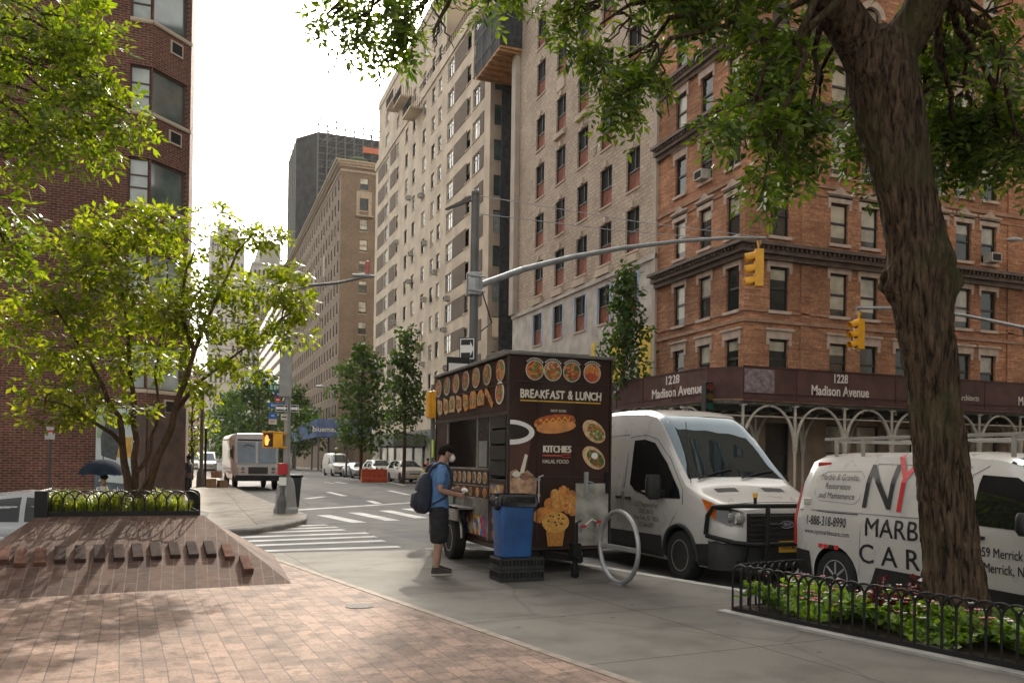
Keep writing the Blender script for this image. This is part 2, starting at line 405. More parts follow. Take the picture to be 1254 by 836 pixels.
def put_windows(root, O, U, opens, kinds, rng, stuff_after=None):
    """every opening gets a window part (> pane); past the cap the smallest go into one mesh"""
    O = Vector(O); U = Vector(U); a = math.atan2(U.y, U.x); base = Vector(root.location); rest = []
    for i, o in enumerate(opens):
        kind = o[4] if len(o) > 4 else kinds
        fm, pm = win_meshes(kind, o[1]-o[0], o[3]-o[2], int(rng.integers(0, 4)) + (4 if len(o) > 5 and o[5] else 0))
        loc = O + U*o[0] + Vector((0, 0, o[2])) - base
        if stuff_after is not None and i >= stuff_after: rest.append((fm, loc)); continue
        w = link_part(fm, 'window', root, loc, a)
        if pm: link_part(pm, 'pane', w)
    if rest:
        mb = MB(); mats = []
        for fm, loc in rest:
            M = Matrix.Translation(loc + base) @ Matrix.Rotation(a, 4, 'Z'); b = len(mb.V)
            mb.V += [tuple(M @ v.co) for v in fm.vertices]
            for p in fm.polygons:
                m = fm.materials[p.material_index]
                if m not in mats: mats.append(m)
                mb.F.append(tuple(x+b for x in p.vertices)); mb.M.append(mats.index(m))
        q = mb.build('window_rows', mats, root, shift=base, recalc=False, weld=False); q['kind'] = 'stuff'
XE = 21.0                                   # building line on the far side of the avenue
UE, UN = Vector((0, -1, 0)), Vector((1, 0, 0))
# ---- orange brick corner building
YC = 28.83; YT1 = 35.75
t = thing('brick_building', 'orange brick corner building with brown cornices, pedimented windows, above the maroon sidewalk shed', 'building', (XE, YC, 0))
rows = [(5.1, 6.78, 'dh'), (7.95, 9.78, 'dh'), (11.05, 12.8, 'dh'), (14.0, 15.75, 'dh'), (16.95, 18.7, 'dh'), (19.75, 21.6, 'arch'), (22.7, 24.4, 'dh')]
ul = [YT1 - at(u, 430, X=XE).y for u in (831, 862, 896)]
opl = [(u-.46, u+.46, a, b, k, r in (2, 3)) for u in ul for r, (a, b, k) in enumerate(rows)]
ur = [at(u, 280, Y=YC).x-XE for u in (955, 1028, 1065, 1108, 1149, 1180, 1211)] + [19.2, 21.2]
opr = [(u-.47, u+.47, a, b, k, r in (1, 2)) for u in ur for r, (a, b, k) in enumerate(rows)]
gl = [(u-.6, u+.6, .9, 3.3) for u in ul]; gr = [(u-.6, u+.6, .9, 3.3) for u in ur]
m = MB(); H1 = 26.
facade(m, (XE, YT1, 0), UE, YT1-YC, 4., H1, opl); facade(m, (XE, YC, 0), UN, 24., 4., H1, opr)
m.add([(XE, YC, H1), (XE+24, YC, H1), (XE+24, YT1, H1), (XE, YT1, H1)], [(0, 1, 2, 3)]); m.add([(XE+.02, YT1, 4), (XE+24, YT1, 4), (XE+24, YT1, H1), (XE+.02, YT1, H1)], [(0, 1, 2, 3)])
m.add([(XE+24, YC, 0), (XE+24, YT1, 0), (XE+24, YT1, H1), (XE+24, YC, H1)], [(0, 1, 2, 3)])
m.build('wall', [TB], t, shift=t.location, recalc=False)
m = MB(); facade(m, (XE-.06, YT1, 0), UE, YT1-YC+.06, -.5, 3.99, gl, .4); facade(m, (XE-.06, YC-.06, 0), UN, 24., -.5, 3.99, gr, .4)
m.build('stone_base', [mat('brownstone', (.30, .22, .16), .85, var=.2, scale=1.5, bmp=.2)], t, shift=t.location, recalc=False)
put_windows(t, (XE, YT1, 0), UE, opl, 'dh', RNG); put_windows(t, (XE, YC, 0), UN, opr, 'dh', RNG)
put_windows(t, (XE-.06, YT1, 0), UE, [(a, b, c, d, 'dhs') for a, b, c, d in gl], 'dhs', RNG); put_windows(t, (XE-.06, YC-.06, 0), UN, [(a, b, c, d, 'dhs') for a, b, c, d in gr], 'dhs', RNG)
def course(mb, z0, z1, out, mi=0, xe=24., ye=None, y0=YT1+.0):
    mb.box(XE-out, XE, YC-out, y0, z0, z1, mi); mb.box(XE, XE+xe, YC-out, YC, z0, z1, mi)
for z0, dp in ((10.0, .62), (16.15, .5), (19.05, .4), (25.3, .8)):
    m = MB(); course(m, z0, z0+.2, dp*.35); course(m, z0+.2, z0+.48, dp*.65); course(m, z0+.48, z0+.62, dp)
    n = int((YT1-YC)/.24)
    for i in range(n): m.box(XE-dp*.85, XE-dp*.65, YC+.1+i*.24, YC+.2+i*.24, z0+.36, z0+.48)
    for i in range(int(24/.24)): m.box(XE+i*.24, XE+i*.24+.1, YC-dp*.85, YC-dp*.65, z0+.36, z0+.48)
    m.build('cornice', [BRONZE], t, shift=t.location)
m = MB()
for z0, z1, o in ((7.42, 7.56, .07), (7.86, 7.93, .05), (13.35, 13.5, .08), (13.0, 13.08, .05)): course(m, z0, z1, o)
m.build('belt_course', [mat('brown_terracotta_course', (.34, .2, .13), .8, var=.2, scale=2)], t, shift=t.location)
for x in (at(984, 280, Y=YC).x, at(1236, 280, Y=YC).x):
    m = MB()
    for z0, z1 in ((4.0, 7.4), (7.58, 9.98), (10.65, 12.98), (13.52, 16.1), (16.8, 25.2)): m.box(x-.12, x+.32, YC-.05, YC, z0, z1)
    m.build('pilaster', [TB], t, shift=t.location)
acm = MB(); acm.box(0, .62, -.42, .05, 0, .42, 0); acm.box(.06, .56, -.425, -.42, .06, .36, 1); acm = mesh_of(acm, [mat('ac_casing', (.42, .40, .36), .6, var=.15), DARKIN], 'air_conditioner')
for i_, z_ in ((1, 14.0),): link_part(acm, 'air_conditioner', t, (-.02, YT1-ul[i_]+.3-YC, z_+.02), R(-90))
for i_, z_ in ((5, 5.1), (6, 11.05)): link_part(acm, 'air_conditioner', t, (ur[i_]-.31, -.02, z_+.02))
# ---- maroon sidewalk shed in front of it
MAROON = mat('maroon_debris_netting', (.085, .036, .030), .75, var=.3, scale=1.2, bmp=.1, bscale=80)
SHEDW = mat('cream_painted_steel', (.45, .41, .345), .55, var=.15, scale=4)
sx, sy, zb, zt = XE-3.1, YC-3.0, 3.98, 5.14
t = thing('sidewalk_shed', 'maroon sidewalk shed on cream arched steel posts around the orange brick building', 'scaffold', (sx, sy, 0))
m = MB(); c = .9
m.extr([(sx, 50., zb), (sx, sy+c, zb), (sx, sy+c, zt), (sx, 50., zt)], (.06, 0, 0))
m.extr([(sx, sy+c-.005, zb), (sx+c-.005, sy, zb), (sx+c-.005, sy, zt), (sx, sy+c-.005, zt)], (.045, .045, 0))
m.extr([(sx+c, sy, zb), (sx+27, sy, zb), (sx+27, sy, zt), (sx+c, sy, zt)], (0, .06, 0))
m.build('fascia', [MAROON], t, shift=t.location)
m = MB(); M_ = frame((sx+.12, sy+c-.25, 0), (1, -1, 0), (0, 0, 1))
m.box(sx+c+.06, at(948, 480, Y=sy).x, sy-.012, sy-.004, zb+.22, zb+1.1)
m.build('faded_panel', [mat('faded_mauve_panel', (.22, .17, .18), .7, var=.45, scale=5)], t, shift=t.location)
m = MB()
for z0, z1 in ((zt, zt+.05), (zb-.06, zb), (zb+.2, zb+.225)):
    m.box(sx-.03, sx-.005, sy+c, 50, z0, z1); m.box(sx+c, sx+27, sy-.03, sy-.005, z0, z1)
for i in range(9): m.box(sx-.02, sx-.003, sy+c+2.4*i, sy+c+.04+2.4*i, zb+.03, zt)
for i in range(11): m.box(sx+c+2.4*i, sx+c+.04+2.4*i, sy-.02, sy-.003, zb+.03, zt)
m.build('fascia_trim', [mat('maroon_edge_trim', (.07, .025, .022), .7, var=.2)], t, shift=t.location)
m = MB(); m.box(sx+.08, XE-.1, sy+.1, 50, zb-.2, zb-.07); m.box(XE-.1, sx+27, sy+.1, YC-.1, zb-.2, zb-.07)
for i in range(14): m.box(sx+.1, XE-.1, sy+1+i*1.6, sy+1.1+i*1.6, zb-.4, zb-.2)
for i in range(14): m.box(XE+i*1.7, XE+.1+i*1.7, sy+.1, YC-.1, zb-.4, zb-.2)
m.build('deck', [mat('shed_deck', (.10, .10, .085), .8, var=.3)], t, shift=t.location)
def shed_post(x, y, dx, dy, arms):
    p = MB(); p.cyl((x, y, 0), (x, y, zb-.2), .055, 10); p.box(x-.13, x+.13, y-.13, y+.13, 0, .02); p.box(x-.1, x+.1, y-.1, y+.1, zb-.25, zb-.2)
    p.cyl((x, y, 2.0), (x, y, 2.5), .075, 10)
    for s in arms:
        pts = [(x + s*dx*1.15*(1-math.cos(a)), y + s*dy*1.15*(1-math.cos(a)), 2.1+1.65*math.sin(a)) for a in [math.pi/2*i/8 for i in range(9)]]
        p.tube(pts, [.09, .085, .075, .065, .055, .05, .045, .045, .045], 8)
    p.build('post', [SHEDW], t, shift=t.location, smooth=40)
for i in range(11): shed_post(sx+c+.1+2.35*i, sy+.12, 1, 0, (-1, 1) if i else (1,))
for i in range(9): shed_post(sx+c+.1+2.35*i, YC-.5, 1, 0, (-1, 1))
for i in range(8): shed_post(sx+.12, sy+c+.3+2.35*i, 0, 1, (-1, 1) if i else (1,))
m = MB(); m.cyl((sx+.2, sy+.15, 3.35), (sx+26, sy+.15, 3.35), .03, 8); m.cyl((sx+.15, sy+.2, 3.35), (sx+.15, 49, 3.35), .03, 8)
m.build('tie_bar', [SHEDW], t, shift=t.location)
m = MB(); LT = mat('cream_lettering', (.72, .66, .60), .6, var=.05)
def sgn(txt, size, x, z, ax='y', sxx=.80, off=.011):
    if ax == 'y': M = frame((x, sy-.016, z), (1, 0, 0), (0, 0, 1))
    else: M = frame((sx-.012, x, z), (0, -1, 0), (0, 0, 1))
    m.text(txt, size, M, 0, off=off, sx=sxx, ex=.004)
cx = at(1029, 470, Y=sy).x; sgn('1228', .46, cx, 4.74); sgn('Madison Avenue', .52, cx, 4.24)
c2 = at(1186, 490, Y=sy).x; sgn('Architects', .34, c2, 4.32, off=.0)
c3 = at(1275, 490, Y=sy).x; sgn('Madison Avenue', .52, c3, 4.24)
cy = at(828, 485, X=sx).y; sgn('1228', .48, cy+.3, 4.74, 'x', 1.15); sgn('Madison Avenue', .52, cy, 4.24, 'x', 1.08)
m.build('lettering', [LT], t, shift=t.location, recalc=False)
# ---- pale brick building under renovation
YS1 = 55.4; zS = lambda v: at(660, v, X=XE).z
t = thing('stone_building', 'pale rusticated brick building with red boarded window openings, under renovation', 'building', (XE, YT1, 0))
us_ = [YS1 - at(u, 300, X=XE).y for u in (660, 685, 712, 741, 774)]
zr = [(zS(a), zS(b)) for a, b in ((422, 384), (361, 320), (302, 263), (243, 203), (184, 145), (119, 79), (61, 24), (2, -36), (-56, -94), (-112, -150))]
op = []
for i, u in enumerate(us_):
    for r, (a, b) in enumerate(zr): op.append((u-.72, u+.72, a, b, 'board'))
    op.append((u-.85, u+.85, 1.0, 4.2, 'board'))
HS = 46.; split = zr[1][0]-.75
m = MB(); hi = [o for o in op if o[2] > split]; lo = [o for o in op if o[2] <= split]
facade(m, (XE, YS1, 0), UE, YS1-YT1-.01, split, HS, hi, .3)
m.add([(XE, YS1, 0), (XE+22, YS1, 0), (XE+22, YS1, HS), (XE, YS1, HS)], [(0, 1, 2, 3)]); m.add([(XE, YT1+.01, H1), (XE+22, YT1+.01, H1), (XE+22, YT1+.01, HS), (XE, YT1+.01, HS)], [(0, 1, 2, 3)])
m.add([(XE, YT1, HS), (XE+22, YT1, HS), (XE+22, YS1, HS), (XE, YS1, HS)], [(0, 1, 2, 3)])
m.build('wall', [SB], t, shift=t.location, recalc=False)
m = MB(); facade(m, (XE-.05, YS1, 0), UE, YS1-YT1-.01, -.5, split-.01, lo, .3); m.box(XE-.16, XE, YT1+.02, YS1, split-.16, split+.06)
m.build('concrete_base', [GREYSTONE], t, shift=t.location, recalc=False)
put_windows(t, (XE, YS1, 0), UE, hi, 'board', RNG); put_windows(t, (XE-.05, YS1, 0), UE, lo, 'board', RNG)
for o in lo:
    if o[2] > 4.5:
        for a, b in ((o[0]-.12, o[0]), (o[1], o[1]+.12)): m = MB(); m.box(XE-.075, XE-.052, YS1-b, YS1-a, o[2]-.05, o[3]+.1); m.build('blue_flashing', [BLUEFR], t, shift=t.location)
m = None
def carve(*b): q_ = MB(); q_.box(*b); q_.build(nm_, [LIME], t, shift=t.location)
for u in us_[:]:
    for zc in (zr[5][0]-.55, zr[3][0]-.5):
        if u in us_[1:4] and zc > zr[4][0]: nm_ = 'carved_panel'; carve(XE-.08, XE, YS1-u-.55, YS1-u+.55, zc-.45, zc+.35); nm_ = 'stone_ledge'; carve(XE-.2, XE, YS1-u-.75, YS1-u+.75, zr[4][0]-.42, zr[4][0]-.12)
    nm_ = 'stone_ledge'; carve(XE-.22, XE, YS1-u-.8, YS1-u+.8, split+.12, split+.5); nm_ = 'keystone'
    for a, b in zr[1:]: carve(XE-.1, XE, YS1-u-.14, YS1-u+.14, b+.04, b+.36)
m = MB(); m.box(XE+4.5, XE+22, YS1+.01, 64.0, 0, HS); m.build('gap_shade_block', [SB], t, shift=t.location)  # unseen block added behind the gap to keep the near sidewalk in shade
m = MB(); m.box(XE-.35, XE, YS1-.75, YS1+.02, split+.1, HS); m.box(XE-.12, XE, YT1+.02, YT1+.3, 4., HS)
m.build('quoin_strip', [mat('pale_render', (.47, .41, .34), .85, var=.1, scale=1)], t, shift=t.location)
m = MB()
for u0, u1 in ((us_[3]-1.35, us_[3]-.9), (us_[3]+.9, us_[4]-.9), (us_[4]+.9, us_[4]+2.2)): m.box(XE-.09, XE-.055, YS1-u1, YS1-u0, 4.6, zr[0][0]-.9)
m.box(XE-.09, XE-.055, YS1-us_[3]-.9, YS1-us_[3]+.9, 4.6, 5.6)
m.build('yellow_board', [YELLOW], t, shift=t.location)
# hanging scaffold with netting at its upper corner
NET = mat('grey_netting', (.05, .055, .06), .9, var=.4, scale=3, bmp=.3)
y0, y1 = YS1-1.0, YS1+4.4; zf = at(618, 66, X=XE-1).z
t = thing('hanging_scaffold', 'suspended work platform with wooden underside and grey netting on the pale building corner', 'scaffold', (XE-1, y0, zf))
m = MB(); m.box(XE-1.6, XE+1.2, y0, y1, zf, zf+.16)
for i in range(7): m.box(XE-1.65, XE+1.2, y0+.15+i*.8, y0+.27+i*.8, zf-.16, zf)
m.build('platform', [mat('raw_plywood', (.42, .24, .11), .8, var=.2, scale=3)], t, shift=t.location)
m = MB(); m.box(XE-1.62, XE-1.58, y0, y1, zf+.17, zf+3.6); m.box(XE-1.57, XE+1.2, y0-.04, y0, zf+.17, zf+3.6); m.box(XE-1.57, XE+1.2, y1, y1+.04, zf+.17, zf+3.6); m.build('netting', [NET], t, shift=t.location)
m = MB()
for y in (y0, y0+1.8, y0+3.6, y1):
    for x in (XE-1.7, XE+1.1): m.cyl((x, y, zf), (x, y, zf+4.6), .04, 6)
for z in (zf+1, zf+2.6, zf+4.4): m.cyl((XE-1.7, y0, z), (XE-1.7, y1, z), .035, 6)
m.build('scaffold_tube', [GREYPAINT], t, shift=t.location)
# ---- banded apartment house
YB0, YB1 = 61.0, 104.5; HB = at(588, 14, X=XE).z; FH = 2.72
t = thing('apartment_building', 'tall beige apartment building with pale stone bands, corner windows and small balconies', 'building', (XE, YB0, 0))
zrow = [HB-1.95-FH*i for i in range(12)]
cu = [(473, .95, 'case'), (486, .62, 'small'), (497, .62, 'small'), (506, .62, 'small'), (518, .62, 'small'), (529, .58, 'small'), (537, .58, 'small'), (550, .95, 'case'), (572, .62, 'small'), (582, 1.0, 'case')]
op = []
for u, hw, k in reversed(cu):
    y = at(u, 250, X=XE).y
    for r, z in enumerate(zrow):
        if z > 4.5: op.append((YB1-y-hw, YB1-y+hw, z, z+(1.62 if k == 'case' else 1.45), k))
ops = [(x, x+2.0, z, z+1.62, 'band') for z in zrow if z > 4.5 for x in (.35, 3.6, 6.8)]
op.sort(key=lambda o: -o[0])
m = MB(); facade(m, (XE, YB1, 0), UE, YB1-YB0, 4.3, HB, op, .2); facade(m, (XE, YB0, 0), UN, 26, -.5, HB, ops, .2)
m.add([(XE, YB0, HB), (XE+26, YB0, HB), (XE+26, YB1, HB), (XE, YB1, HB)], [(0, 1, 2, 3)]); m.add([(XE+26, YB1, 0), (XE, YB1, 0), (XE, YB1, HB), (XE+26, YB1, HB)], [(0, 1, 2, 3)])
m.build('wall', [LIME], t, shift=t.location, recalc=False)
put_windows(t, (XE, YB1, 0), UE, op, 'small', RNG, stuff_after=72); put_windows(t, (XE, YB0, 0), UN, ops[:12] + ops[12:], 'band', RNG, stuff_after=27)
yy = [at(u, 250, X=XE).y for u in (463, 470.5, 477.5, 484, 543, 546.5, 555, 571.0, 586.5)]
for z in zrow:
    if z < 4.5: continue
    for a, b in ((yy[1], yy[0]), (yy[3], yy[2]), (yy[7], yy[6]), (yy[8]-.0, yy[8]-1.0)):
        y_a, y_b = min(a, b), max(a, b); m = MB(); m.box(XE-.04, XE, y_a, y_b, z-.06, z+1.62); m.build('brick_panel', [DB], t, shift=t.location)
    m = MB(); m.box(XE+2.45, XE+3.5, YB0-.04, YB0, z-.06, z+1.62); m.build('brick_panel', [DB], t, shift=t.location)
m = MB()
for u, v0 in ((491, 116), (501, 112), (513, 125), (513, 410)):
    q = at(u, v0, X=XE)
    y0_, y1_ = q.y-1.7, q.y+1.7; z0_ = q.z-1.2
    b = MB(); b.box(XE-1.3, XE-.005, y0_, y1_, z0_-.18, z0_, 0)
    if v0 < 100: b.box(XE-1.3, XE-1.2, y0_, y1_, z0_, z0_+.9, 0); b.box(XE-1.2, XE-.01, y0_, y0_+.1, z0_, z0_+.9, 0)
    else:
        for k in range(18): b.cyl((XE-1.25, y0_+k*(y1_-y0_)/17, z0_), (XE-1.25, y0_+k*(y1_-y0_)/17, z0_+.95), .02, 5, 1)
        for k in range(6): b.cyl((XE-1.25+k*.22, y0_, z0_), (XE-1.25+k*.22, y0_, z0_+.95), .02, 5, 1)
        b.box(XE-1.28, XE-1.22, y0_, y1_, z0_+.93, z0_+.98, 1)
    b.build('balcony', [LIME, BLACK], t, shift=t.location)
for u, v in ((487, 297), (505, 311), (521, 298), (534, 334), (502, 243), (549, 366), (521, 367), (484, 395), (502, 345), (517, 240), (545, 404), (519, 446)):
    q = at(u, v, X=XE); link_part(acm, 'air_conditioner', t, Vector((XE, q.y+.3, q.z-.2))-t.location, R(-90))
ya, yb2 = at(545, 200, X=XE).y, at(463.5, 200, X=XE).y; HU = at(500, 70, X=XE).z
opu = []
for u, hw, k in cu[:7]:
    y = at(u, 250, X=XE).y
    for r in range(5):
        z = HB+1.0+FH*r
        if z+1.6 < HU: opu.append((yb2-y-hw, yb2-y+hw, z, z+1.45, k))
m = MB(); facade(m, (XE, yb2, 0), UE, yb2-ya, HB+.95, HU, opu, .2); m.add([(XE, ya, HB), (XE+12, ya, HB), (XE+12, ya, HU), (XE, ya, HU)], [(0, 1, 2, 3)]); m.add([(XE, ya, HU), (XE+12, ya, HU), (XE+12, yb2, HU), (XE, yb2, HU)], [(0, 1, 2, 3)]); m.add([(XE+12, yb2, HB), (XE, yb2, HB), (XE, yb2, HU), (XE+12, yb2, HU)], [(0, 1, 2, 3)]); m.box(XE-.1, XE+.3, ya, yb2, HU, HU+.9)
m.build('upper_storeys', [LIME], t, shift=t.location, recalc=False); put_windows(t, (XE, yb2, 0), UE, opu, 'small', RNG, stuff_after=0)
m = MB(); m.box(XE+2.5, XE+20, YB0+6, YB1-2, HB, HB+5.4); m.box(XE-.12, XE+.3, YB0-.1, YB1, HB, HB+.9); m.box(XE+.3, XE+26, YB0-.1, YB0+.3, HB, HB+.9); m.box(XE+5, XE+14, YB0+14, YB0+24, HB+5.4, HB+9.5); m.box(XE+2.5, XE+16, YB0+2.5, YB0+10, HB-.01, 52.)  # last box: unseen tall block added to cast shade on the plaza
m.build('penthouse_and_shade_block', [LIME], t, shift=t.location)
m = MB()
for k in range(40): m.cyl((XE-.05, YB0+.2+k*.55, HB+.9), (XE-.05, YB0+.2+k*.55, HB+1.7), .025, 5)
m.cyl((XE-.05, YB0, HB+1.7), (XE-.05, YB0+22, HB+1.7), .03, 6); m.cyl((XE, YB0-.05, HB+1.7), (XE+10, YB0-.05, HB+1.7), .03, 6); m.build('railing', [BLACK], t, shift=t.location)
m = MB(); m.box(XE-.25, XE-.002, YB0+2, YB1-2, 3.35, 4.5, 0)
for k in range(10): m.box(XE-.12, XE-.002, YB0+2+k*4, YB0+2.5+k*4, 0, 3.35, 0); m.box(XE-.04, XE-.002, YB0+2.5+k*4, YB0+6+k*4, .5, 3.3, 1)
facade(m, (XE-.001, YB1, 0), UE, YB1-YB0, -.5, 4.29, [], .2, 2)
m.build('shop_front', [mat('dark_shop_fascia', (.05, .05, .055), .5, var=.2), mat('lit_shop_glass', (.30, .28, .22), .1, var=.5, scale=.6), LIME], t, shift=t.location, recalc=False)
m = MB(); yb_, yw = at(505, 545, X=XE-.6).y, 0
m.box(XE-3.2, XE-.02, yb_-3, yb_-2.7, 3.0, 4.1, 0); m.box(XE-3.2, XE-3.0, yb_-2.7, yb_+9, 3.0, 4.1, 0); m.box(XE-3.0, XE-.02, yb_-2.7, yb_+9, 2.9, 3.05, 0)
for yq in (yb_-2.6, yb_+3, yb_+8): m.cyl((XE-3.0, yq, 0), (XE-3.0, yq, 3), .06, 8, 1)
q = m.build('shed_canopy', [mat('grey_green_board', (.15, .16, .14), .8, var=.15), GREYPAINT], None, shift=(XE-3, yb_, 0)); q.name = 'scaffold_canopy'; q.location = (XE-3, yb_, 0)
tag(q, 'grey boarded scaffold canopy over the sidewalk by the beige apartment building shops', 'scaffold')
m = MB(); m.box(XE+.35, XE+2.2, YB0-1.6, YB0-1.55, 0, HB-3); o_ = m.build('scaffold_netting', [NET], None, shift=(XE+1, YB0-1.6, 0)); o_.location = (XE+1, YB0-1.6, 0)
for k in range(12): pass
tag(o_, 'dark netted scaffold strip hung down the gap beside the beige apartment building', 'scaffold')
# ---- tan brick building in the next block
YN0 = 131.5; HN = at(412, 213, X=XE).z; YN1 = 300.
t = thing('apartment_building', 'tan brick apartment building with stone cornice, behind the blue scaffold awning', 'building', (XE, YN0, 0))
FN = (HN-8)/12.2; zn = [HN-3.6-FN*i for i in range(12)]
opn = [(x-.62, x+.62, z, z+1.9, 'dhs') for z in zn for x in (3.6, 7.9, 12.5, 17)]
ope = [(u-.6, u+.6, z, z+1.9, 'dhs') for u in [YN1-YN0-2.2-3.1*k for k in range(24)] for z in zn]
ope2 = [(u-.6, u+.6, z, z+1.9) for u in [YN1-YN0-2.2-3.1*k for k in range(24, 53)] for z in zn]
m = MB(); facade(m, (XE, YN0, 0), UN, 30, -.5, HN, opn, .25); facade(m, (XE, YN1, 0), UE, YN1-YN0, -.5, HN, ope, .25)
m.add([(XE, YN0, HN), (XE+30, YN0, HN), (XE+30, YN1, HN), (XE, YN1, HN)], [(0, 1, 2, 3)]); m.build('wall', [NB], t, shift=t.location, recalc=False)
m = MB()
for a, b, c, d in ope2: m.box(XE-.02, XE-.005, YN1-b, YN1-a, c, d)
q = m.build('window_rows', [GLASS], t, shift=t.location); q['kind'] = 'stuff'
put_windows(t, (XE, YN0, 0), UN, opn, 'dhs', RNG); put_windows(t, (XE, YN1, 0), UE, ope, 'dhs', RNG, stuff_after=50)
m = MB()
for z0, z1, o in ((HN-1.0, HN-.7, .12), (HN-.3, HN, .35), (HN, HN+.35, .7), (HN+.35, HN+.6, .95), (7.2, 7.6, .2)):
    m.box(XE-o, XE, YN0-o, YN1, z0, z1); m.box(XE, XE+30, YN0-o, YN0, z0, z1)
for z in (zn[1],): m.box(XE+2.4, XE+4.8, YN0-.1, YN0-.001, z+1.95, z+3.0); m.box(XE+2.4, XE+2.9, YN0-.1, YN0-.001, z-.9, z+1.95); m.box(XE+4.3, XE+4.8, YN0-.1, YN0-.001, z-.9, z+1.95); m.box(XE+2.2, XE+5, YN0-.9, YN0-.101, z-1.1, z-.9)
for k in (5, 9, 14): m.box(XE-.1, XE-.001, YN0+k*3.1-.6+2.2-1.6, YN0+k*3.1+2.2-.3, zn[3]-.9, zn[2]-.5)
m.build('cornice', [mat('pale_cornice_stone', (.38, .31, .235), .85, var=.15)], t, shift=t.location)
m = MB()
for k in range(24): y = YN0+2+k*4.2; m.ball((XE+2+random.random()*3, y, HN+1+random.random()), (1.2+random.random(), 1.6, 1.0+random.random()), 7, 5)
m.build('roof_planting', [mat('roof_shrubs', (.06, .09, .04), .9, var=.5, scale=2)], t, shift=t.location)
# ---- blue awning scaffold
t = thing('sidewalk_shed', 'blue fabric scaffold awning on steel posts at the far street corner', 'scaffold', (16.7, 121, 0))
AB = mat('blue_awning_fabric', (.085, .13, .27), .7, var=.2, scale=.8)
zb2, zt2 = at(405, 535, Y=121).z, at(405, 513, Y=121).z; x0, x1 = at(388, 520, Y=121).x, at(462, 520, Y=121).x
m = MB(); m.box(x0, x1, 120.9, 121, zb2, zt2); m.extr([(x0-.005, 121, zb2), (x0-2.2, 128, zb2-.6), (x0-2.2, 128, zt2-1.2), (x0-.005, 121, zt2)], (.1, .05, 0)); m.box(x0-2.1, x0-2.0, 128.1, 175, zb2-.6, zt2-1.2); m.box(x0, x1, 121.05, 129, zb2+.1, zb2+.2)
m.build('awning', [AB], t, shift=t.location)
m = MB(); M = frame((at(406, 520, Y=121).x, 120.88, zb2+.75), (1, 0, 0), (0, 0, 1)); m.text('bluemercury', 1.05, M, 0, off=.01, ex=.01)
m.build('lettering', [LT], t, shift=t.location, recalc=False)
for k in range(4):
    for yy_ in (121.4, 128): p = MB(); p.box(x0+.2+k*2.4, x0+.45+k*2.4, yy_, yy_+.2, 0, zb2+.1); p.build('post', [GREYPAINT], t, shift=t.location)
for k in range(12): p = MB(); p.box(x0-2.05, x0-1.85, 129+k*4, 129.2+k*4, 0, zb2-.6); p.build('post', [GREYPAINT], t, shift=t.location)
rz_ = random.Random(4)
# ---- netted tower under construction behind it
xa, xb = at(366, 200, Y=235).x, at(476, 200, Y=235).x; ht = at(400, 163, Y=235).z
t = thing('netted_tower', 'tower under construction wrapped in dark netting behind the tan brick building', 'building', (xa, 235, 0))
m = MB(); m.extr([(xa+5, 235, 0), (xb, 235, 0), (xb, 262, 0), (xa, 262, 0), (xa, 242, 0)], (0, 0, ht)); m.build('netting', [mat('tower_netting', (.022, .024, .027), .95, var=.6, scale=.5, bmp=.3)], t, shift=t.location)
m = MB()
for k in range(26): z = ht-2-k*1.9; m.box(xa+5, xb, 234.8, 234.95, z, z+.14)
for k in range(9): x = xa+5+k*(xb-xa-5)/8; m.cyl((x, 234.7, 30), (x, 234.7, ht+1.5+rz_.random()*4), .2, 6); m.cyl((x+rz_.random()*3, 250, ht-1), (x, 250, ht+2+rz_.random()*6), .22, 6)
for k in range(5): m.cyl((xa+.2, 242+k*5, 30), (xa-.1, 242+k*5, ht+3), .12, 6)
for z in (ht+1.2, ht+2.8): m.cyl((xa+5, 234.7, z+.8), (xb, 234.7, z-.6), .2, 6); m.cyl((xa, 242, z-.8), (xa+5, 235, z+.8), .2, 6)
for k in range(60):
    x = xa+5.5+rz_.random()*(xb-xa-9); z = ht-22+rz_.random()*21; m.cyl((x, 234.6, z), (x+1.2+rz_.random()*3, 234.6, z+2.5*rz_.random()+.6), .09, 5)
m.build('scaffold_tube', [GREYPAINT], t, shift=t.location)
m = MB(); q = at(445, 182, Y=234); m.box(q.x, q.x+7, 234.2, 234.5, q.z-1, q.z+.6); m.build('orange_banner', [mat('orange_sheet', (.6, .16, .08), .7)], t, shift=t.location)
# ---- pale buildings far up the avenue
FARW = mat('far_masonry', (.40, .37, .33), .9, var=.15, scale=.1)
def far_block(name, lab, u0, u1, v, Y, depth, cols, rows_, m_, crown=0):
    a, b = at(u0, v, Y=Y).x, at(u1, v, Y=Y).x; h = at((u0+u1)/2, v, Y=Y).z
    t = thing(name, lab, 'building', ((a+b)/2, Y, 0)); m = MB(); m.box(a, b, Y, Y+depth, -1, h)
    if crown: m.box(a+(b-a)*.2, b-(b-a)*.2, Y+2, Y+depth-2, h, h+crown)
    m.box(a-.4, b+.4, Y-.4, Y+depth, h, h+.8)
    m.build('wall', [m_], t, shift=t.location)
    cw = (b-a)/cols; rh = h/rows_
    if cols*rows_ <= 90:
        pm = MB(); pm.box(0, cw*.45, 0, .1, 0, rh*.5); pm = mesh_of(pm, [GLASS], 'window')
        for i in range(cols):
            for j in range(1, rows_): link_part(pm, 'window', t, Vector((a+cw*(i+.28), Y-.12, rh*(j+.2)))-t.location)
    else:
        w = MB()
        for i in range(cols):
            for j in range(1, rows_): w.box(a+cw*(i+.28), a+cw*(i+.7), Y-.1, Y-.01, rh*(j+.2), rh*(j+.68))
        q = w.build('window_rows', [GLASS], t, shift=t.location); q['kind'] = 'stuff'
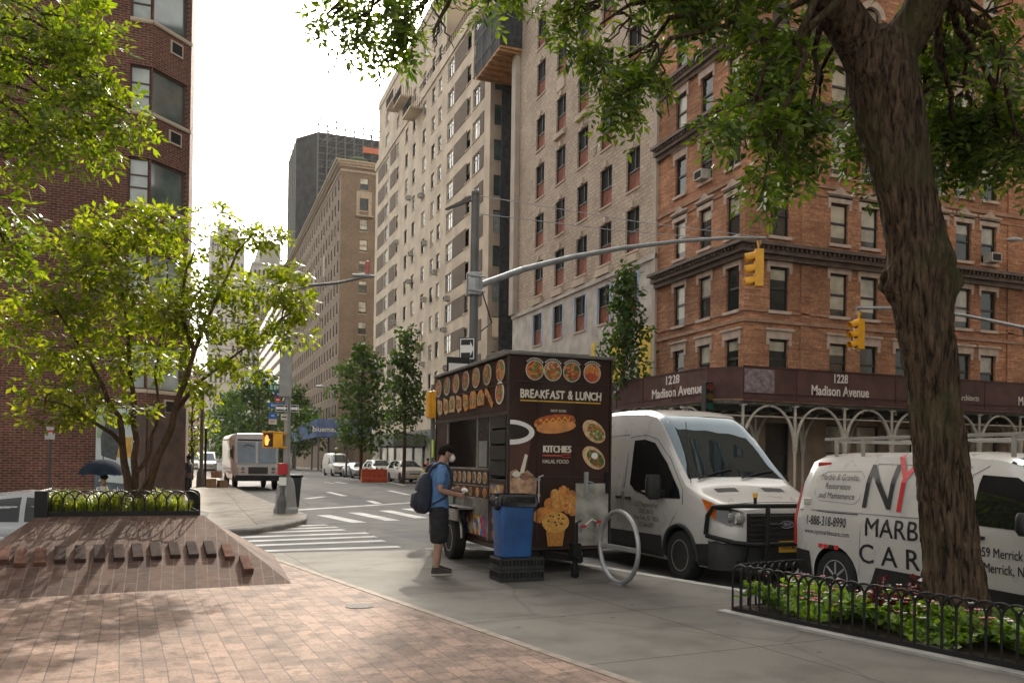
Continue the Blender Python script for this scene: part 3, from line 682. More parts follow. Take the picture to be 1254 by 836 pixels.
far_block('apartment_building', 'pale apartment building with green roof terrace just past the tan brick building', 310, 352, 325, 330, 60, 8, 11, FARW, 9)
far_block('apartment_building', 'distant pale stepped tower rising above the small street tree', 258, 300, 292, 520, 60, 7, 12, mat('far_pale_stone', (.46, .43, .39), .9, var=.1, scale=.1), 7)
far_block('apartment_building', 'lower distant beige building between the small tree and the tan brick building', 284, 318, 345, 430, 60, 6, 12, mat('far_beige', (.42, .36, .29), .9, var=.1, scale=.1))
far_block('apartment_building', 'farthest reddish building at the end of the avenue above the parked vans', 226, 262, 455, 600, 40, 7, 12, mat('far_reddish', (.34, .25, .20), .9, var=.1, scale=.1))
# ---- dark red brick apartment house on the left
YL = 29.5
bx = at(183, 300, Y=YL).x; cl = 1.15
t = thing('brick_building', 'dark red brick apartment building with chamfered corner windows on the left', 'building', (bx, YL, -.6))
FHL = 2.97; zl = [at(165, 135, Y=YL).z + FHL*k for k in range(-3, 6)]
W = 40.; opL = [(W-.66, W-.02, z, z+1.48, 'band') for z in zl if z > 3.2]; opC = [(.02, cl*1.414-.14, z, z+1.48, 'band') for z in zl if z > 3.2]
for xx in (4.2, 9.4, 15, 21, 27): opL += [(W-xx-1.6, W-xx, z, z+1.48, 'band') for z in zl if z > 3.2 and z < 9]
opL.append((W-.85, W-.03, -.2, 3.15, 'skip'))
HL = zl[-1]+4; m = MB()
facade(m, (bx-W, YL, 0), UN, W, -.9, HL, opL, .15); facade(m, (bx, YL, 0), Vector((.70711, .70711, 0)), cl*1.41421, -.9, HL, opC, .15)
facade(m, (bx+cl, YL+cl, 0), Vector((0, 1, 0)), 34, -.9, HL, [], .15); m.add([(bx-W, YL, HL), (bx, YL, HL), (bx+cl, YL+cl, HL), (bx+cl, YL+35, HL), (bx-W, YL+35, HL)], [(0, 1, 2, 3, 4)])
m.build('wall', [LB], t, shift=t.location, recalc=False)
put_windows(t, (bx-W, YL, 0), UN, [o for o in opL if o[4] != 'skip'], 'band', RNG); put_windows(t, (bx, YL, 0), Vector((.70711, .70711, 0)), opC, 'band', RNG)
for z in zl:
    if z > 3.2:
        m = MB(); m.box(bx-.68, bx-.02, YL-.045, YL-.002, z-.12, z-.0); M = frame((bx, YL, 0), (1, 1, 0), (0, 0, 1)); m.box(0, cl*1.414, z-.12, z, .002, .05, M=M); m.build('window_ledge', [LIME], t, shift=t.location)
acg = MB(); M = frame((bx, YL, 0), (1, 1, 0), (0, 0, 1))
for z in zl:
    if z > 3.2:
        a = MB(); a.box(.7, 1.22, z-.72, z-.28, .003, .05, 0, M); a.box(.75, 1.17, z-.67, z-.33, .05, .055, 1, M); a.build('air_vent', [LIME, DARKIN], t, shift=t.location)
m = MB(); m.box(bx-1.45, bx-.36, YL-.12, YL-.003, .2, 3.15); pm_ = m.build('shop_window', [mat('dark_poster_ground', (.10, .13, .15), .25, var=.3)], t, shift=t.location)
m = MB(); E_ = YL-.125
def pc(pts, mi, k=0): m.extr([(bx-1.45+x, E_-k*.004, .2+z) for x, z in pts], (0, -.004, 0), mi)
pc([(.02, 1.0), (1.07, 1.0), (1.07, 2.93), (.02, 2.93)], 0)
pc([(.6, 1.3), (1.05, 1.3), (1.05, 1.95), (.6, 1.95)], 1, 1); pc([(.05, 1.9), (.35, 1.9), (.3, 2.75), (.05, 2.75)], 3, 1)
pc([(.18, 1.35), (.6, 1.2), (.72, 1.9), (.6, 2.5), (.45, 2.65), (.3, 2.4), (.15, 1.95)], 2, 2); pc([(.38, 2.65), (.52, 2.65), (.54, 2.85), (.36, 2.85)], 4, 2)
pc([(.1, .55), (1.05, .45), (1.05, .98), (.4, .98)], 0, 1); pc([(.42, .75), (.62, .7), (.6, .93), (.44, .93)], 5, 2)
m.build('poster', [mat('poster_pale', (.50, .56, .56), .35, var=.1), mat('poster_ochre', (.55, .33, .06), .35, var=.2), mat('poster_dark_figure', (.05, .06, .065), .4, var=.3, scale=9), mat('poster_green', (.30, .38, .22), .4, var=.2), mat('poster_skin', (.35, .22, .16), .5), mat('poster_blue', (.07, .13, .4), .4)], pm_, shift=(0, 0, 0))
for o in pm_.children: o.location = -Vector(t.location)
m = MB(); m.text('EN  alysis', .26, frame((bx-.9, YL-.127, .38), (1, 0, 0), (0, 0, 1)), 0); q = m.build('lettering', [WHITE], pm_, recalc=False); q.location = -Vector(t.location)
m = MB(); m.box(bx-.32, bx+.0, YL-.05, YL-.003, -.3, 3.2); M = frame((bx, YL, 0), (1, 1, 0), (0, 0, 1)); m.box(0.02, cl*1.414, -.3, 3.2, .003, .05, M=M)
m.build('corner_pier', [mat('dark_brown_granite', (.075, .045, .035), .55, var=.3, scale=3)], t, shift=t.location)

# ---- corner building across the side street, outside the frame: it is what the windscreen and shop windows mirror
t = thing('brick_building', 'brown brick corner building to the right of the big tree, across the side street', 'building', (XE, -24, 0))
opx = [(u-.6, u+.6, z, z+1.7, 'dhs') for z in (5.2, 8.4, 11.6, 14.8, 18.0, 21.2, 24.4, 27.6) for u in [2+2.9*k for k in range(12)]]
m = MB(); facade(m, (XE, 12.6, 0), UE, 36.6, -.4, 33., opx, .2); m.box(XE+.3, XE+22, -24, 12.6, -.4, 33.); m.box(XE-.5, XE, -24, 12.6, 32.4, 33.3); m.build('wall', [NB], t, shift=t.location, recalc=False)
put_windows(t, (XE, 12.6, 0), UE, opx, 'dhs', RNG, stuff_after=0)
# ------------------------------------------------------------------ ground
def groundmat(name, base, speck, joints=None, rough=.85, big=.2, bmp=.3, crack=0., wet=0., rot=0.):
    m, nt, b = nodes_of(name); b.inputs['Roughness'].default_value = rough; b.inputs['Specular IOR Level'].default_value = .35
    pos = N(nt, 'ShaderNodeNewGeometry').outputs['Position']
    c = noise_mix(nt, pos, mul(base, 1-big), mul(base, 1+big), .45, 8, .3, .7)
    c = mixc(nt, c, noise_mix(nt, pos, (1-speck,)*3, (1+speck,)*3, 130, 3, .35, .65), 1., 'MULTIPLY')
    c = mixc(nt, c, noise_mix(nt, pos, (.66, .645, .63), (1, 1, 1), 1.7, 8, .33, .55), 1., 'MULTIPLY')
    if crack:
        v = N(nt, 'ShaderNodeTexVoronoi'); v.feature = 'DISTANCE_TO_EDGE'; v.inputs['Scale'].default_value = .22
        w = N(nt, 'ShaderNodeTexNoise'); w.inputs['Scale'].default_value = 1.2; nt.links.new(pos, w.inputs['Vector'])
        pv = mixc(nt, pos, w.outputs['Color'], .25, 'ADD'); nt.links.new(pv, v.inputs['Vector'])
        r = N(nt, 'ShaderNodeValToRGB'); r.color_ramp.elements[0].position = .0; r.color_ramp.elements[1].position = .006
        r.color_ramp.elements[0].color = c4((1-crack,)*3); nt.links.new(v.outputs['Distance'], r.inputs['Fac']); c = mixc(nt, c, r.outputs['Color'], 1., 'MULTIPLY')
        # gum and oil spots
        v2 = N(nt, 'ShaderNodeTexVoronoi'); v2.inputs['Scale'].default_value = 2.3; nt.links.new(pos, v2.inputs['Vector'])
        r2 = N(nt, 'ShaderNodeValToRGB'); r2.color_ramp.elements[0].position = .05; r2.color_ramp.elements[1].position = .075; r2.color_ramp.elements[0].color = (.42, .41, .40, 1)
        nt.links.new(v2.outputs['Distance'], r2.inputs['Fac']); c = mixc(nt, c, r2.outputs['Color'], 1., 'MULTIPLY')
    if joints:
        mp = N(nt, 'ShaderNodeMapping'); mp.inputs['Rotation'].default_value = (0, 0, rot); mp.inputs['Location'].default_value = joints[3] if len(joints) > 3 else (0, 0, 0); nt.links.new(pos, mp.inputs['Vector'])
        t = N(nt, 'ShaderNodeTexBrick'); t.offset = 0
        for k, v in (('Color1', (1, 1, 1, 1)), ('Color2', (.9, .9, .9, 1)), ('Mortar', (.28, .27, .26, 1)), ('Scale', 1.), ('Mortar Size', joints[2]), ('Mortar Smooth', .3), ('Brick Width', joints[0]), ('Row Height', joints[1])): t.inputs[k].default_value = v
        nt.links.new(mp.outputs[0], t.inputs['Vector']); c = mixc(nt, c, t.outputs['Color'], 1., 'MULTIPLY')
    nt.links.new(c, b.inputs['Base Color'])
    n = N(nt, 'ShaderNodeTexNoise'); n.inputs['Scale'].default_value = 170; n.inputs['Detail'].default_value = 3; nt.links.new(pos, n.inputs['Vector']); bump(nt, b, n.outputs['Fac'], bmp, .006)
    return m
ASPH = groundmat('asphalt', (.122, .120, .116), .35, None, .8, .22, .45, .45)
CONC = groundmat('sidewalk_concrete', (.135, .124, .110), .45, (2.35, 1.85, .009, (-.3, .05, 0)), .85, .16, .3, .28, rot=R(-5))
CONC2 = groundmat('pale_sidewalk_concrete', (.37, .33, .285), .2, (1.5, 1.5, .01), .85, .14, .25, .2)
KERB = mat('kerb_stone', (.30, .29, .27), .8, var=.2, scale=3, bmp=.2)
def paver():
    m, nt, b = nodes_of('brick_pavers'); b.inputs['Roughness'].default_value = .8; b.inputs['Specular IOR Level'].default_value = .35
    pos = N(nt, 'ShaderNodeNewGeometry').outputs['Position']
    mp = N(nt, 'ShaderNodeMapping'); mp.inputs['Rotation'].default_value = (0, 0, R(-94)); nt.links.new(pos, mp.inputs['Vector'])
    w = N(nt, 'ShaderNodeTexNoise'); w.inputs['Scale'].default_value = 3; nt.links.new(pos, w.inputs['Vector'])
    vec = mixc(nt, mp.outputs[0], w.outputs['Color'], .016, 'ADD')
    t = N(nt, 'ShaderNodeTexBrick'); nt.links.new(vec, t.inputs['Vector'])
    for k, v in (('Color1', (.262, .174, .134, 1)), ('Color2', (.158, .105, .083, 1)), ('Mortar', (.10, .076, .064, 1)), ('Scale', 1.), ('Mortar Size', .006), ('Mortar Smooth', .5), ('Brick Width', .31), ('Row Height', .155)): t.inputs[k].default_value = v
    c = mixc(nt, t.outputs['Color'], noise_mix(nt, pos, (.82, .80, .80), (1.2, 1.18, 1.16), .7, 8, .3, .7), 1., 'MULTIPLY')
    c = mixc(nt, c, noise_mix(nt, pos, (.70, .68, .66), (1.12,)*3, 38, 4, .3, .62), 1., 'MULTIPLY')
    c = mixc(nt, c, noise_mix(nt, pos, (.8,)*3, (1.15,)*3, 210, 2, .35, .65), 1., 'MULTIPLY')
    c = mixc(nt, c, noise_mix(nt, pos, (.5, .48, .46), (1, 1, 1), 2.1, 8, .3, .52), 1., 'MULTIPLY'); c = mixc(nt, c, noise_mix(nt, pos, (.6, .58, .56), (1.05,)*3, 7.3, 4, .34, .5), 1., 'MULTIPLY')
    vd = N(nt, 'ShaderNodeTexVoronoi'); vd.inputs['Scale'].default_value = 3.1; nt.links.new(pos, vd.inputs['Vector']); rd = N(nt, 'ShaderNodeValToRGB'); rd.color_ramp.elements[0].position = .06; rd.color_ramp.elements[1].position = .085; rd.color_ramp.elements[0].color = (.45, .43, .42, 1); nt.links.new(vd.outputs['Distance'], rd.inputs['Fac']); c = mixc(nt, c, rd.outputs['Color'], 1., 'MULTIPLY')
    nt.links.new(c, b.inputs['Base Color'])
    inv = N(nt, 'ShaderNodeMath', operation='MULTIPLY_ADD'); nt.links.new(t.outputs['Fac'], inv.inputs[0]); inv.inputs[1].default_value = -1
    n = N(nt, 'ShaderNodeTexNoise'); n.inputs['Scale'].default_value = 60; n.inputs['Detail'].default_value = 4; nt.links.new(pos, n.inputs['Vector']); nt.links.new(n.outputs['Fac'], inv.inputs[2]); bump(nt, b, inv.outputs[0], .35, .008)
    return m
PAVER = paver()
RZ = -.14
def dip(x): return max(-.5, .1*min(0., x-.3))
m = MB(); xs = [-2500, -40, -8, -4.7, -2, .3, 60, 2500]; ys = [-300, 12.5, 14.2, 40, 44, 3500]
vs = [(x, y, RZ + (dip(x) if 13 < y < 41 else 0)) for x in xs for y in ys]; ny = len(ys)
m.add(vs, [(i*ny+j, (i+1)*ny+j, (i+1)*ny+j+1, i*ny+j+1) for i in range(len(xs)-1) for j in range(ny-1)])
struct(m.build('road', [ASPH]))
curb = [(9.4, -6), (7.05, 5.2), (6.75, 6.3), (6.15, 8.9), (5.62, 11), (4.95, 13.2), (4.5, 13.9), (3.8, 14.15)]
m = MB(); bb = [(1.1, 13.75), (1.52, 11.7), (2.88, 5.22), (5.2, -6)]
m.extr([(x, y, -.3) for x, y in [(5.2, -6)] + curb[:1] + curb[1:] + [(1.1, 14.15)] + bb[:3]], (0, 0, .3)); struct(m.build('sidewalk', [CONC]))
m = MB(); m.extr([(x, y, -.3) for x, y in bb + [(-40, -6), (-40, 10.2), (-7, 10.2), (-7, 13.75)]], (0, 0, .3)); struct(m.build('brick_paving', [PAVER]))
m = MB()
for (x0, y0), (x1, y1) in zip(curb[:-1], curb[1:]):
    d = Vector((x1-x0, y1-y0, 0)).normalized(); n = Vector((d.y, -d.x, 0))*.16
    m.extr([(x0+n.x*.02, y0+n.y*.02, -.3), (x0+n.x, y0+n.y, -.3), (x1+n.x, y1+n.y, -.3), (x1+n.x*.02, y1+n.y*.02, -.3)], (0, 0, .304))
struct(m.build('kerb', [KERB]))
m = MB()
for i in range(len(bb)-1):
    (x0, y0), (x1, y1) = bb[i], bb[i+1]; m.extr([(x0-.03, y0, -.1), (x0+.06, y0, -.1), (x1+.06, y1, -.1), (x1-.03, y1, -.1)], (0, 0, .106))
struct(m.build('paving_edge', [mat('pale_edge_stone', (.21, .17, .14), .85, var=.25, scale=6)]))
# far left sidewalk with its rounded corner, then the strip beside the vans
arc = [(.2, 18.9), (1.3, 19.35), (2.1, 20.6), (2.75, 22.2), (3.0, 23.8), (2.95, 25.5), (2.6, 31), (2.3, 40), (2.0, 60), (1.6, 130)]
m = MB(); left = [-8, -4.7, -2, .2]
top = [(x, 18.7+.04*x, dip(x)) for x in left[:-1]] + [(x, y, 0) for x, y in arc]; back = [(-.6, 130, 0), (-.6, 31, 0), (-2, 30.2, dip(-2)), (-4.7, 30.2, dip(-4.7)), (-8, 30.2, dip(-8))]
ring = top+back; mid = [(x, 29, dip(x)) for x in left]
n0 = len(ring); m.add(ring, [tuple(range(n0))]); m.add([(a[0], a[1], a[2]) for a in ring] + [(a[0], a[1], -1.) for a in ring], [(i, (i+1) % n0, (i+1) % n0+n0, i+n0) for i in range(n0)])
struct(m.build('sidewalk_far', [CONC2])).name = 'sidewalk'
m = MB(); m.tube([(x, y, -.035) for x, y in arc], .045, 6); struct(m.build('kerb', [KERB]))
m = MB()
for y0, y1 in ((YC-3.4, 108.), (124, 700)):
    m.box(16.9, XE+.3, y0, y1, -.4, 0)
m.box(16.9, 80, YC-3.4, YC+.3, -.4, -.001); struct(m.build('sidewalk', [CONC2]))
m = MB(); m.box(16.75, 16.895, YC-3.4, 108, -.4, .004); struct(m.build('kerb', [KERB]))
# painted markings
PAINT = groundmat('road_paint', (.62, .62, .60), .2, None, .7, .18, .1)
m = MB(); zp = RZ+.004
def bar(p, q, w):
    d = (Vector(q)-Vector(p)); n = Vector((-d.y, d.x)).normalized()*w/2; p = Vector(p); q = Vector(q)
    m.add([(p.x+n.x, p.y+n.y, zp), (p.x-n.x, p.y-n.y, zp), (q.x-n.x, q.y-n.y, zp), (q.x+n.x, q.y+n.y, zp)], [(0, 1, 2, 3)])
for v0, v1, ur in ((672, 668.5, 489), (665.5, 660.5, 470), (660, 655.8, 460), (655, 652, 450), (650.5, 648.6, 421), (647, 645.5, 413), (644, 643, 400)):
    a = at(255, v0+3.5+(v0-640)*.03, Z=RZ); b = at(ur, (v0+v1)/2-1.2, Z=RZ); bar((a.x, a.y), (b.x, b.y), .30)
struct(m.build('crosswalk', [PAINT])); m = MB()
for a, b in (((396, 630.5), (440, 639.5)), ((434, 627.3), (481, 637)), ((471, 624.7), (516, 634)), ((498, 622.6), (540, 630))):
    p, q = at(*a, Z=RZ), at(*b, Z=RZ); bar((p.x, p.y), (q.x, q.y), .42)
p, q = at(362, 624.2, Z=RZ), at(512, 614.8, Z=RZ); q = p+(q-p)*2.2; bar((p.x, p.y), (q.x, q.y), .42)
struct(m.build('crosswalk', [PAINT])); m = MB()
for a, b in (((375, 610.4), (397, 607.8)), ((402, 602.2), (422, 607)), ((410, 589.8), (425, 591.8)), ((476, 600.3), (500, 605.5)), ((452, 612.8), (464, 616.5)), ((476, 590), (496, 594))):
    p, q = at(*a, Z=RZ), at(*b, Z=RZ); bar((p.x, p.y), (q.x, q.y), .3)
for X_ in (6.2, 9.4, 13.2):
    for k in range(8): bar((X_, 60+k*14), (X_-.1, 64+k*14), .14)
struct(m.build('lane_markings', [PAINT]))
m = MB(); zq = RZ+.002
for c in (((8, 24), (14, 24.5), (13.6, 27.2), (7.6, 26.4)), ((5.2, 31), (7.4, 31), (7.2, 46), (5.2, 46)), ((4.4, 17), (6.2, 17.3), (5.9, 20), (4.1, 19.6))): m.add([(x, y, zq) for x, y in c], [(0, 1, 2, 3)])
struct(m.build('road_patch', [groundmat('asphalt_patch', (.095, .095, .097), .3, None, .85, .15, .4)]))
p = at(440, 742, Z=0); m = MB(); m.lathe([(0, 0), (.14, 0), (.15, .006), (0, .007)], (0, 0, 0), 20); o = m.build('utility_cover', [mat('rusty_iron', (.05, .04, .035), .8, 0., var=.3, scale=20)]); o.location = (p.x, p.y, .001)
tag(o, 'small dark iron utility cover set in the pink brick paving', 'utility cover')
# ------------------------------------------------------------------ sloped brick planter at left
TOPZ, YP = .735, 12.3
pr = at(250, 632, Y=YP); SL = brickmat('planter_brick', (.125, .072, .055), (.078, .046, .037), (.17, .128, .105), .42, .128, .006, .5, patch=.22, uv=True, pscale=1.4)
fr_, br_ = at(357, 714, Z=0), (1.25, 13.75)
fl = Vector((-7, at(0, 733, Z=0).y + (at(0, 733, Z=0).y-fr_.y)/(at(0, 733, Z=0).x-fr_.x)*(-7-at(0, 733, Z=0).x), 0))
A, B, C_, D = at(-118, 739.5, Z=0), fr_, Vector((pr.x, YP, TOPZ)), Vector((at(44, 636, Y=YP).x, YP, TOPZ))
tp = thing('brick_planter', 'sloping brown brick planter wall with a row of protruding dark bricks', 'planter', (-1, 11.4, 0))
dlt = Vector((-7, at(0, 668, Y=11.4).y, at(0, 668, Y=11.4).z)); D0 = Vector((at(0, 656, Y=11.75).x, 11.75, at(0, 656, Y=11.75).z))
me = bpy.data.meshes.new('wall'); E2 = Vector((br_[0], br_[1], 0)); F2 = Vector((pr.x-.15, 13.75, TOPZ)); G2 = Vector((D.x, 13.75, TOPZ))
vv = [A, B, C_, D, Vector((A.x-.4, 13.75, -.1)), E2, F2, G2, Vector((A.x, A.y, -.1)), Vector((B.x, B.y, -.1)), Vector((-4.6, 12.0, .3))]
Al = A.lerp(B, .0)
ff = [(0, 1, 2, 3), (1, 5, 6, 2), (3, 2, 6, 7), (8, 9, 1, 0), (0, 3, 7, 4)]
me.from_pydata([tuple(v - Vector(tp.location)) for v in vv], [], ff); uvl = me.uv_layers.new(name='UVMap')
for p in me.polygons:
    for li in p.loop_indices:
        v = vv[me.loops[li].vertex_index]; s_ = math.hypot(v.y-10.4, v.z) if p.index == 0 else (v.y*.6+v.z)
        # courses fan out a little, bricks stand on end up the slope
        uvl.data[li].uv = (s_, (v.x*(1+.12*v.z)+.3) if p.index != 1 else v.y)
me.materials.append(SL); o = bpy.data.objects.new('wall', me); COL.objects.link(o); o.parent = tp
nrm = (B-A).cross(D-A).normalized(); nrm = nrm if nrm.z > 0 else -nrm
pb = mat('protruding_dark_brick', (.05, .034, .030), .9, spec=.08, var=.3, scale=9, bmp=.3); pb2 = mat('protruding_red_brick', (.12, .062, .047), .9, spec=.08, var=.3, scale=9, bmp=.3)
for k, (u, v) in enumerate([(4, 684), (25, 688), (49, 687), (73.5, 684), (98, 683), (121.5, 682), (145, 681.5), (168, 680.5), (190, 679.5), (213, 678), (235, 677.5), (256.5, 677), (278.5, 680), (301, 695)]):
    d = CF + CR*((u-PPX)/FPX) - CU*((v-PPY)/FPX); t_ = (A-CAM).dot(nrm)/d.dot(nrm); p = CAM + d*t_
    up = (Vector((0, 0, 1)) - nrm*nrm.z).normalized(); sx_ = up.cross(nrm)
    M = Matrix((sx_, up, nrm)).transposed().to_4x4(); M.translation = p - Vector(tp.location)
    b = MB(); b.box(-.06, .06, -.19, .19, -.02, .085, 0, M); b.build('protruding_brick', [pb if 2 < k < 12 else pb2], tp, bev=.008)
b = MB(); b.box(D.x+.05, pr.x-.15, YP+.06, 13.7, TOPZ-.2, TOPZ+.03); b.build('soil', [SOIL], tp, shift=tp.location)
# low hooped fence builder
def hoop_fence(name, label, pts, h, pitch, zb, span=2, r=.011, endpost=None):
    p0 = Vector(pts[0]); f = thing(name, label, 'fence', (p0.x, p0.y, zb))
    rail, bars = MB(), MB()
    for a, b in zip(pts[:-1], pts[1:]):
        a = Vector((a[0], a[1], zb)); b = Vector((b[0], b[1], zb)); L = (b-a).length; d = (b-a)/L; n = max(1, int(round(L/pitch))); pt = L/n
        M = Matrix((d, Vector((0, 0, 1)).cross(d), Vector((0, 0, 1)))).transposed().to_4x4(); M.translation = a
        rail.box(0, L, -.012, .012, .03, .065, 0, M); rail.box(0, L, -.009, .009, -.02, .031, 0, M)
        R_ = pt*span/2
        for i in range(n+1):
            x = i*pt; bars.cyl((x, 0, -.02), (x, 0, h-R_), r, 6, M=M)
            if i <= n-span:
                bars.tube([(x+R_-R_*math.cos(q), .0, h-R_+R_*math.sin(q)) for q in [math.pi*j/12 for j in range(13)]], r*.95, 6, M=M)
    rail.build('rail', [BLACK], f, shift=f.location); bars.build('hoops', [BLACK], f, shift=f.location, smooth=50)
    if endpost:
        b = MB(); b.box(*endpost); b.build('post', [BLACK], f, shift=f.location)
    return f
hoop_fence('hoop_fence', 'low black hoop fence on top of the sloping brick planter', [(D.x+.02, 13.5), (D.x+.02, YP+.05), (pr.x-.06, YP+.05), (pr.x-.2, 13.6)], .33, .142, TOPZ, 2, .0105, (D.x-.02, D.x+.13, YP-.02, YP+.14, TOPZ-.02, TOPZ+.33))
q0, q1 = at(897, 750, Z=0), at(1254, 825, Z=0); dq = (q1-q0).normalized()
nq = Vector((-dq.y, dq.x, 0)); nq = nq if nq.x > 0 else -nq
QA, QB = q0, q0+dq*4.6
hoop_fence('hoop_fence', 'low black hoop fence round the flower bed at the foot of the big tree', [tuple(QA+nq*1.15)[:2], tuple(QA)[:2], tuple(QB)[:2]], .5, .118, 0., 2, .0115)
# flower bed
m = MB(); m.extr([QA+nq*.05+Vector((0, 0, -.1)), QB+nq*.05+Vector((0, 0, -.1)), QB+nq*1.2+Vector((0, 0, -.1)), QA+nq*1.1+dq*.1+Vector((0, 0, -.1))], (0, 0, .16)); struct(m.build('soil_bed', [SOIL]))
m = MB(); m.extr([QA-nq*.13-dq*.1, QB-nq*.13, QB-nq*.0, QA-nq*.0-dq*.1], (0, 0, .025)); struct(m.build('bed_edging', [mat('bed_edge_concrete', (.30, .29, .27), .85, var=.2, scale=4)]))
BEDLEAF = leafmat('bed_leaf', (.07, .14, .028), (.16, .26, .045), (.27, .36, .08), .4)
PETALP = mat('pink_petal', (.62, .20, .22), .6, var=.25, scale=20); PETALW = mat('white_petal', (.72, .68, .66), .6, var=.05)
def bed(name, label, n, hmax, fn, leaf, flowers, ll, lw, rng, cat='plants'):
    t = rng.random((n, 1)); s_ = rng.random((n, 1)); base = fn(t, s_)
    hh = hmax*(.55+.45*np.sin(t*23+s_*9))*(.5+.5*rng.random((n, 1))) ; P = base + np.concatenate([rng.normal(size=(n, 2))*.03, hh], 1)
    D = unit(rng.normal(size=(n, 3))*np.array([1, 1, .3]) + np.array([0, 0, .35])); a = D; nn = unit(np.array([0, 0, 1.]) + rng.normal(size=(n, 3))*.6); b = unit(np.cross(a, nn)); k = rng.uniform(.6, 1.2, (n, 1))
    V, F = leaf_quads(P, a, b, ll*k, lw*k); mi = np.zeros(len(F), int); mats = [leaf]
    if flowers:
        nf = flowers; t = rng.random((nf, 1)); s_ = rng.random((nf, 1)); c = fn(t, s_) + np.concatenate([np.zeros((nf, 2)), hmax*(.55+.62*rng.random((nf, 1)))], 1)
        for q in range(5):
            an = 2*math.pi*q/5 + rng.random((nf, 1))*.4; a = unit(np.concatenate([np.cos(an), np.sin(an), .5+0*an], 1)); b = unit(np.cross(a, np.array([0, 0, 1.])))
            v2, f2 = leaf_quads(c, a, b, .042+0*an, .034+0*an); F = np.concatenate([F, f2+len(V)]); V = np.concatenate([V, v2]); mi = np.concatenate([mi, 1+(np.arange(nf) % 3 == 0)])
        mats += [PETALP, PETALW]
    o = mesh_np(name, V, F, mats, None, mi); tag(o, label, cat, None, 'stuff'); return o
qa, qd, qn = np.array(QA), np.array(dq), np.array(nq)
bed('flowering_groundcover', 'bright green bedding plants with pink and white flowers behind the low hoop fence', 11000, .27, lambda t, s: qa + qd*(t*4.5) + qn*(.1+s*.95) + np.array([0, 0, .05]), BEDLEAF, 260, .085, .062, RNG, 'flowers')
REDL = leafmat('red_coleus_leaf', (.035, .008, .010), (.07, .010, .012), (.11, .015, .018), .25)
for k, (u, v) in enumerate(((1078, 712), (1120, 716))):
    c = at(u, v, Y=6.0); cc = np.array([c.x, c.y, .1]); n = 90; d = unit(RNG.normal(size=(n, 3)) + np.array([0, 0, .6])); P = cc + d*RNG.random((n, 1))*np.array([.13, .13, .27]) + np.array([0, 0, .16])
    V, F = simple_leaves(P, d, RNG, .10, .07); o = mesh_np('red_leaf_plant', V - np.array([c.x, c.y, .06]), F, [REDL]); o.location = (c.x, c.y, .06)
    tag(o, ('dark red coleus at left in the flower bed, farther from the tree trunk', 'dark red coleus right beside the big tree trunk in the flower bed')[k], 'plant', 'red leaved plants in the flower bed')
GRASSL = leafmat('border_grass_blade', (.10, .13, .025), (.22, .25, .05), (.40, .40, .16), .4)
nb = 5200; t_ = RNG.random(nb); s_ = RNG.random(nb); P = np.stack([D.x+.1+t_*(pr.x-.2-D.x-.1), YP+.12+s_*1.25, np.full(nb, TOPZ+.02)], 1); an = RNG.random(nb)*6.28; ln = RNG.uniform(.12, .34, nb)*(.65+.5*np.sin(t_*31)*np.sin(t_*13+1)+.35*RNG.random(nb))+.06
A1 = unit(np.stack([np.cos(an)*.45, np.sin(an)*.45, np.ones(nb)], 1)); A2 = unit(np.stack([np.cos(an), np.sin(an), np.full(nb, .1)], 1)); Wd = np.stack([-np.sin(an), np.cos(an), np.zeros(nb)], 1)*.007
V = np.empty((nb, 6, 3)); V[:, 0] = P-Wd; V[:, 1] = P+Wd; M1 = P+A1*ln[:, None]*.65; V[:, 2] = M1+Wd; V[:, 3] = M1-Wd; T1 = M1+A2*ln[:, None]*.4; V[:, 4] = T1+Wd*.2; V[:, 5] = T1-Wd*.2
b0 = np.arange(nb)*6; F = np.concatenate([np.stack([b0, b0+1, b0+2, b0+3], 1), np.stack([b0+3, b0+2, b0+4, b0+5], 1)]); o = mesh_np('border_grass', V.reshape(-1, 3), F, [GRASSL]); tag(o, 'yellow green arching border grass filling the brick planter behind its low fence', 'grass', None, 'stuff')
# ------------------------------------------------------------------ trees
BARK = None
def barkmat(name, ca, cb, moss, sc=1.):
    m, nt, b = nodes_of(name); b.inputs['Roughness'].default_value = .92; b.inputs['Specular IOR Level'].default_value = .2
    tc = N(nt, 'ShaderNodeTexCoord').outputs['Object']; mp = N(nt, 'ShaderNodeMapping'); mp.inputs['Scale'].default_value = (17*sc, 17*sc, 2.6*sc); nt.links.new(tc, mp.inputs['Vector'])
    n = N(nt, 'ShaderNodeTexNoise'); n.inputs['Scale'].default_value = 1.6; n.inputs['Detail'].default_value = 8; n.inputs['Roughness'].default_value = .62; n.inputs['Distortion'].default_value = .6; nt.links.new(mp.outputs[0], n.inputs['Vector'])
    r = N(nt, 'ShaderNodeValToRGB'); r.color_ramp.elements[0].position = .36; r.color_ramp.elements[1].position = .66; r.color_ramp.elements[0].color = c4(ca); r.color_ramp.elements[1].color = c4(cb); nt.links.new(n.outputs['Fac'], r.inputs['Fac'])
    mo = N(nt, 'ShaderNodeTexNoise'); mo.inputs['Scale'].default_value = 1.1; mo.inputs['Detail'].default_value = 6; nt.links.new(tc, mo.inputs['Vector'])
    r2 = N(nt, 'ShaderNodeValToRGB'); r2.color_ramp.elements[0].position = .5; r2.color_ramp.elements[1].position = .68; nt.links.new(mo.outputs['Fac'], r2.inputs['Fac'])
    c = mixc(nt, r.outputs['Color'], moss, r2.outputs['Color']); nt.links.new(c, b.inputs['Base Color']); bump(nt, b, n.outputs['Fac'], 1., .06*(1/sc)); return m
BARK = barkmat('furrowed_bark', (.008, .006, .004), (.15, .10, .064), (.07, .068, .03))
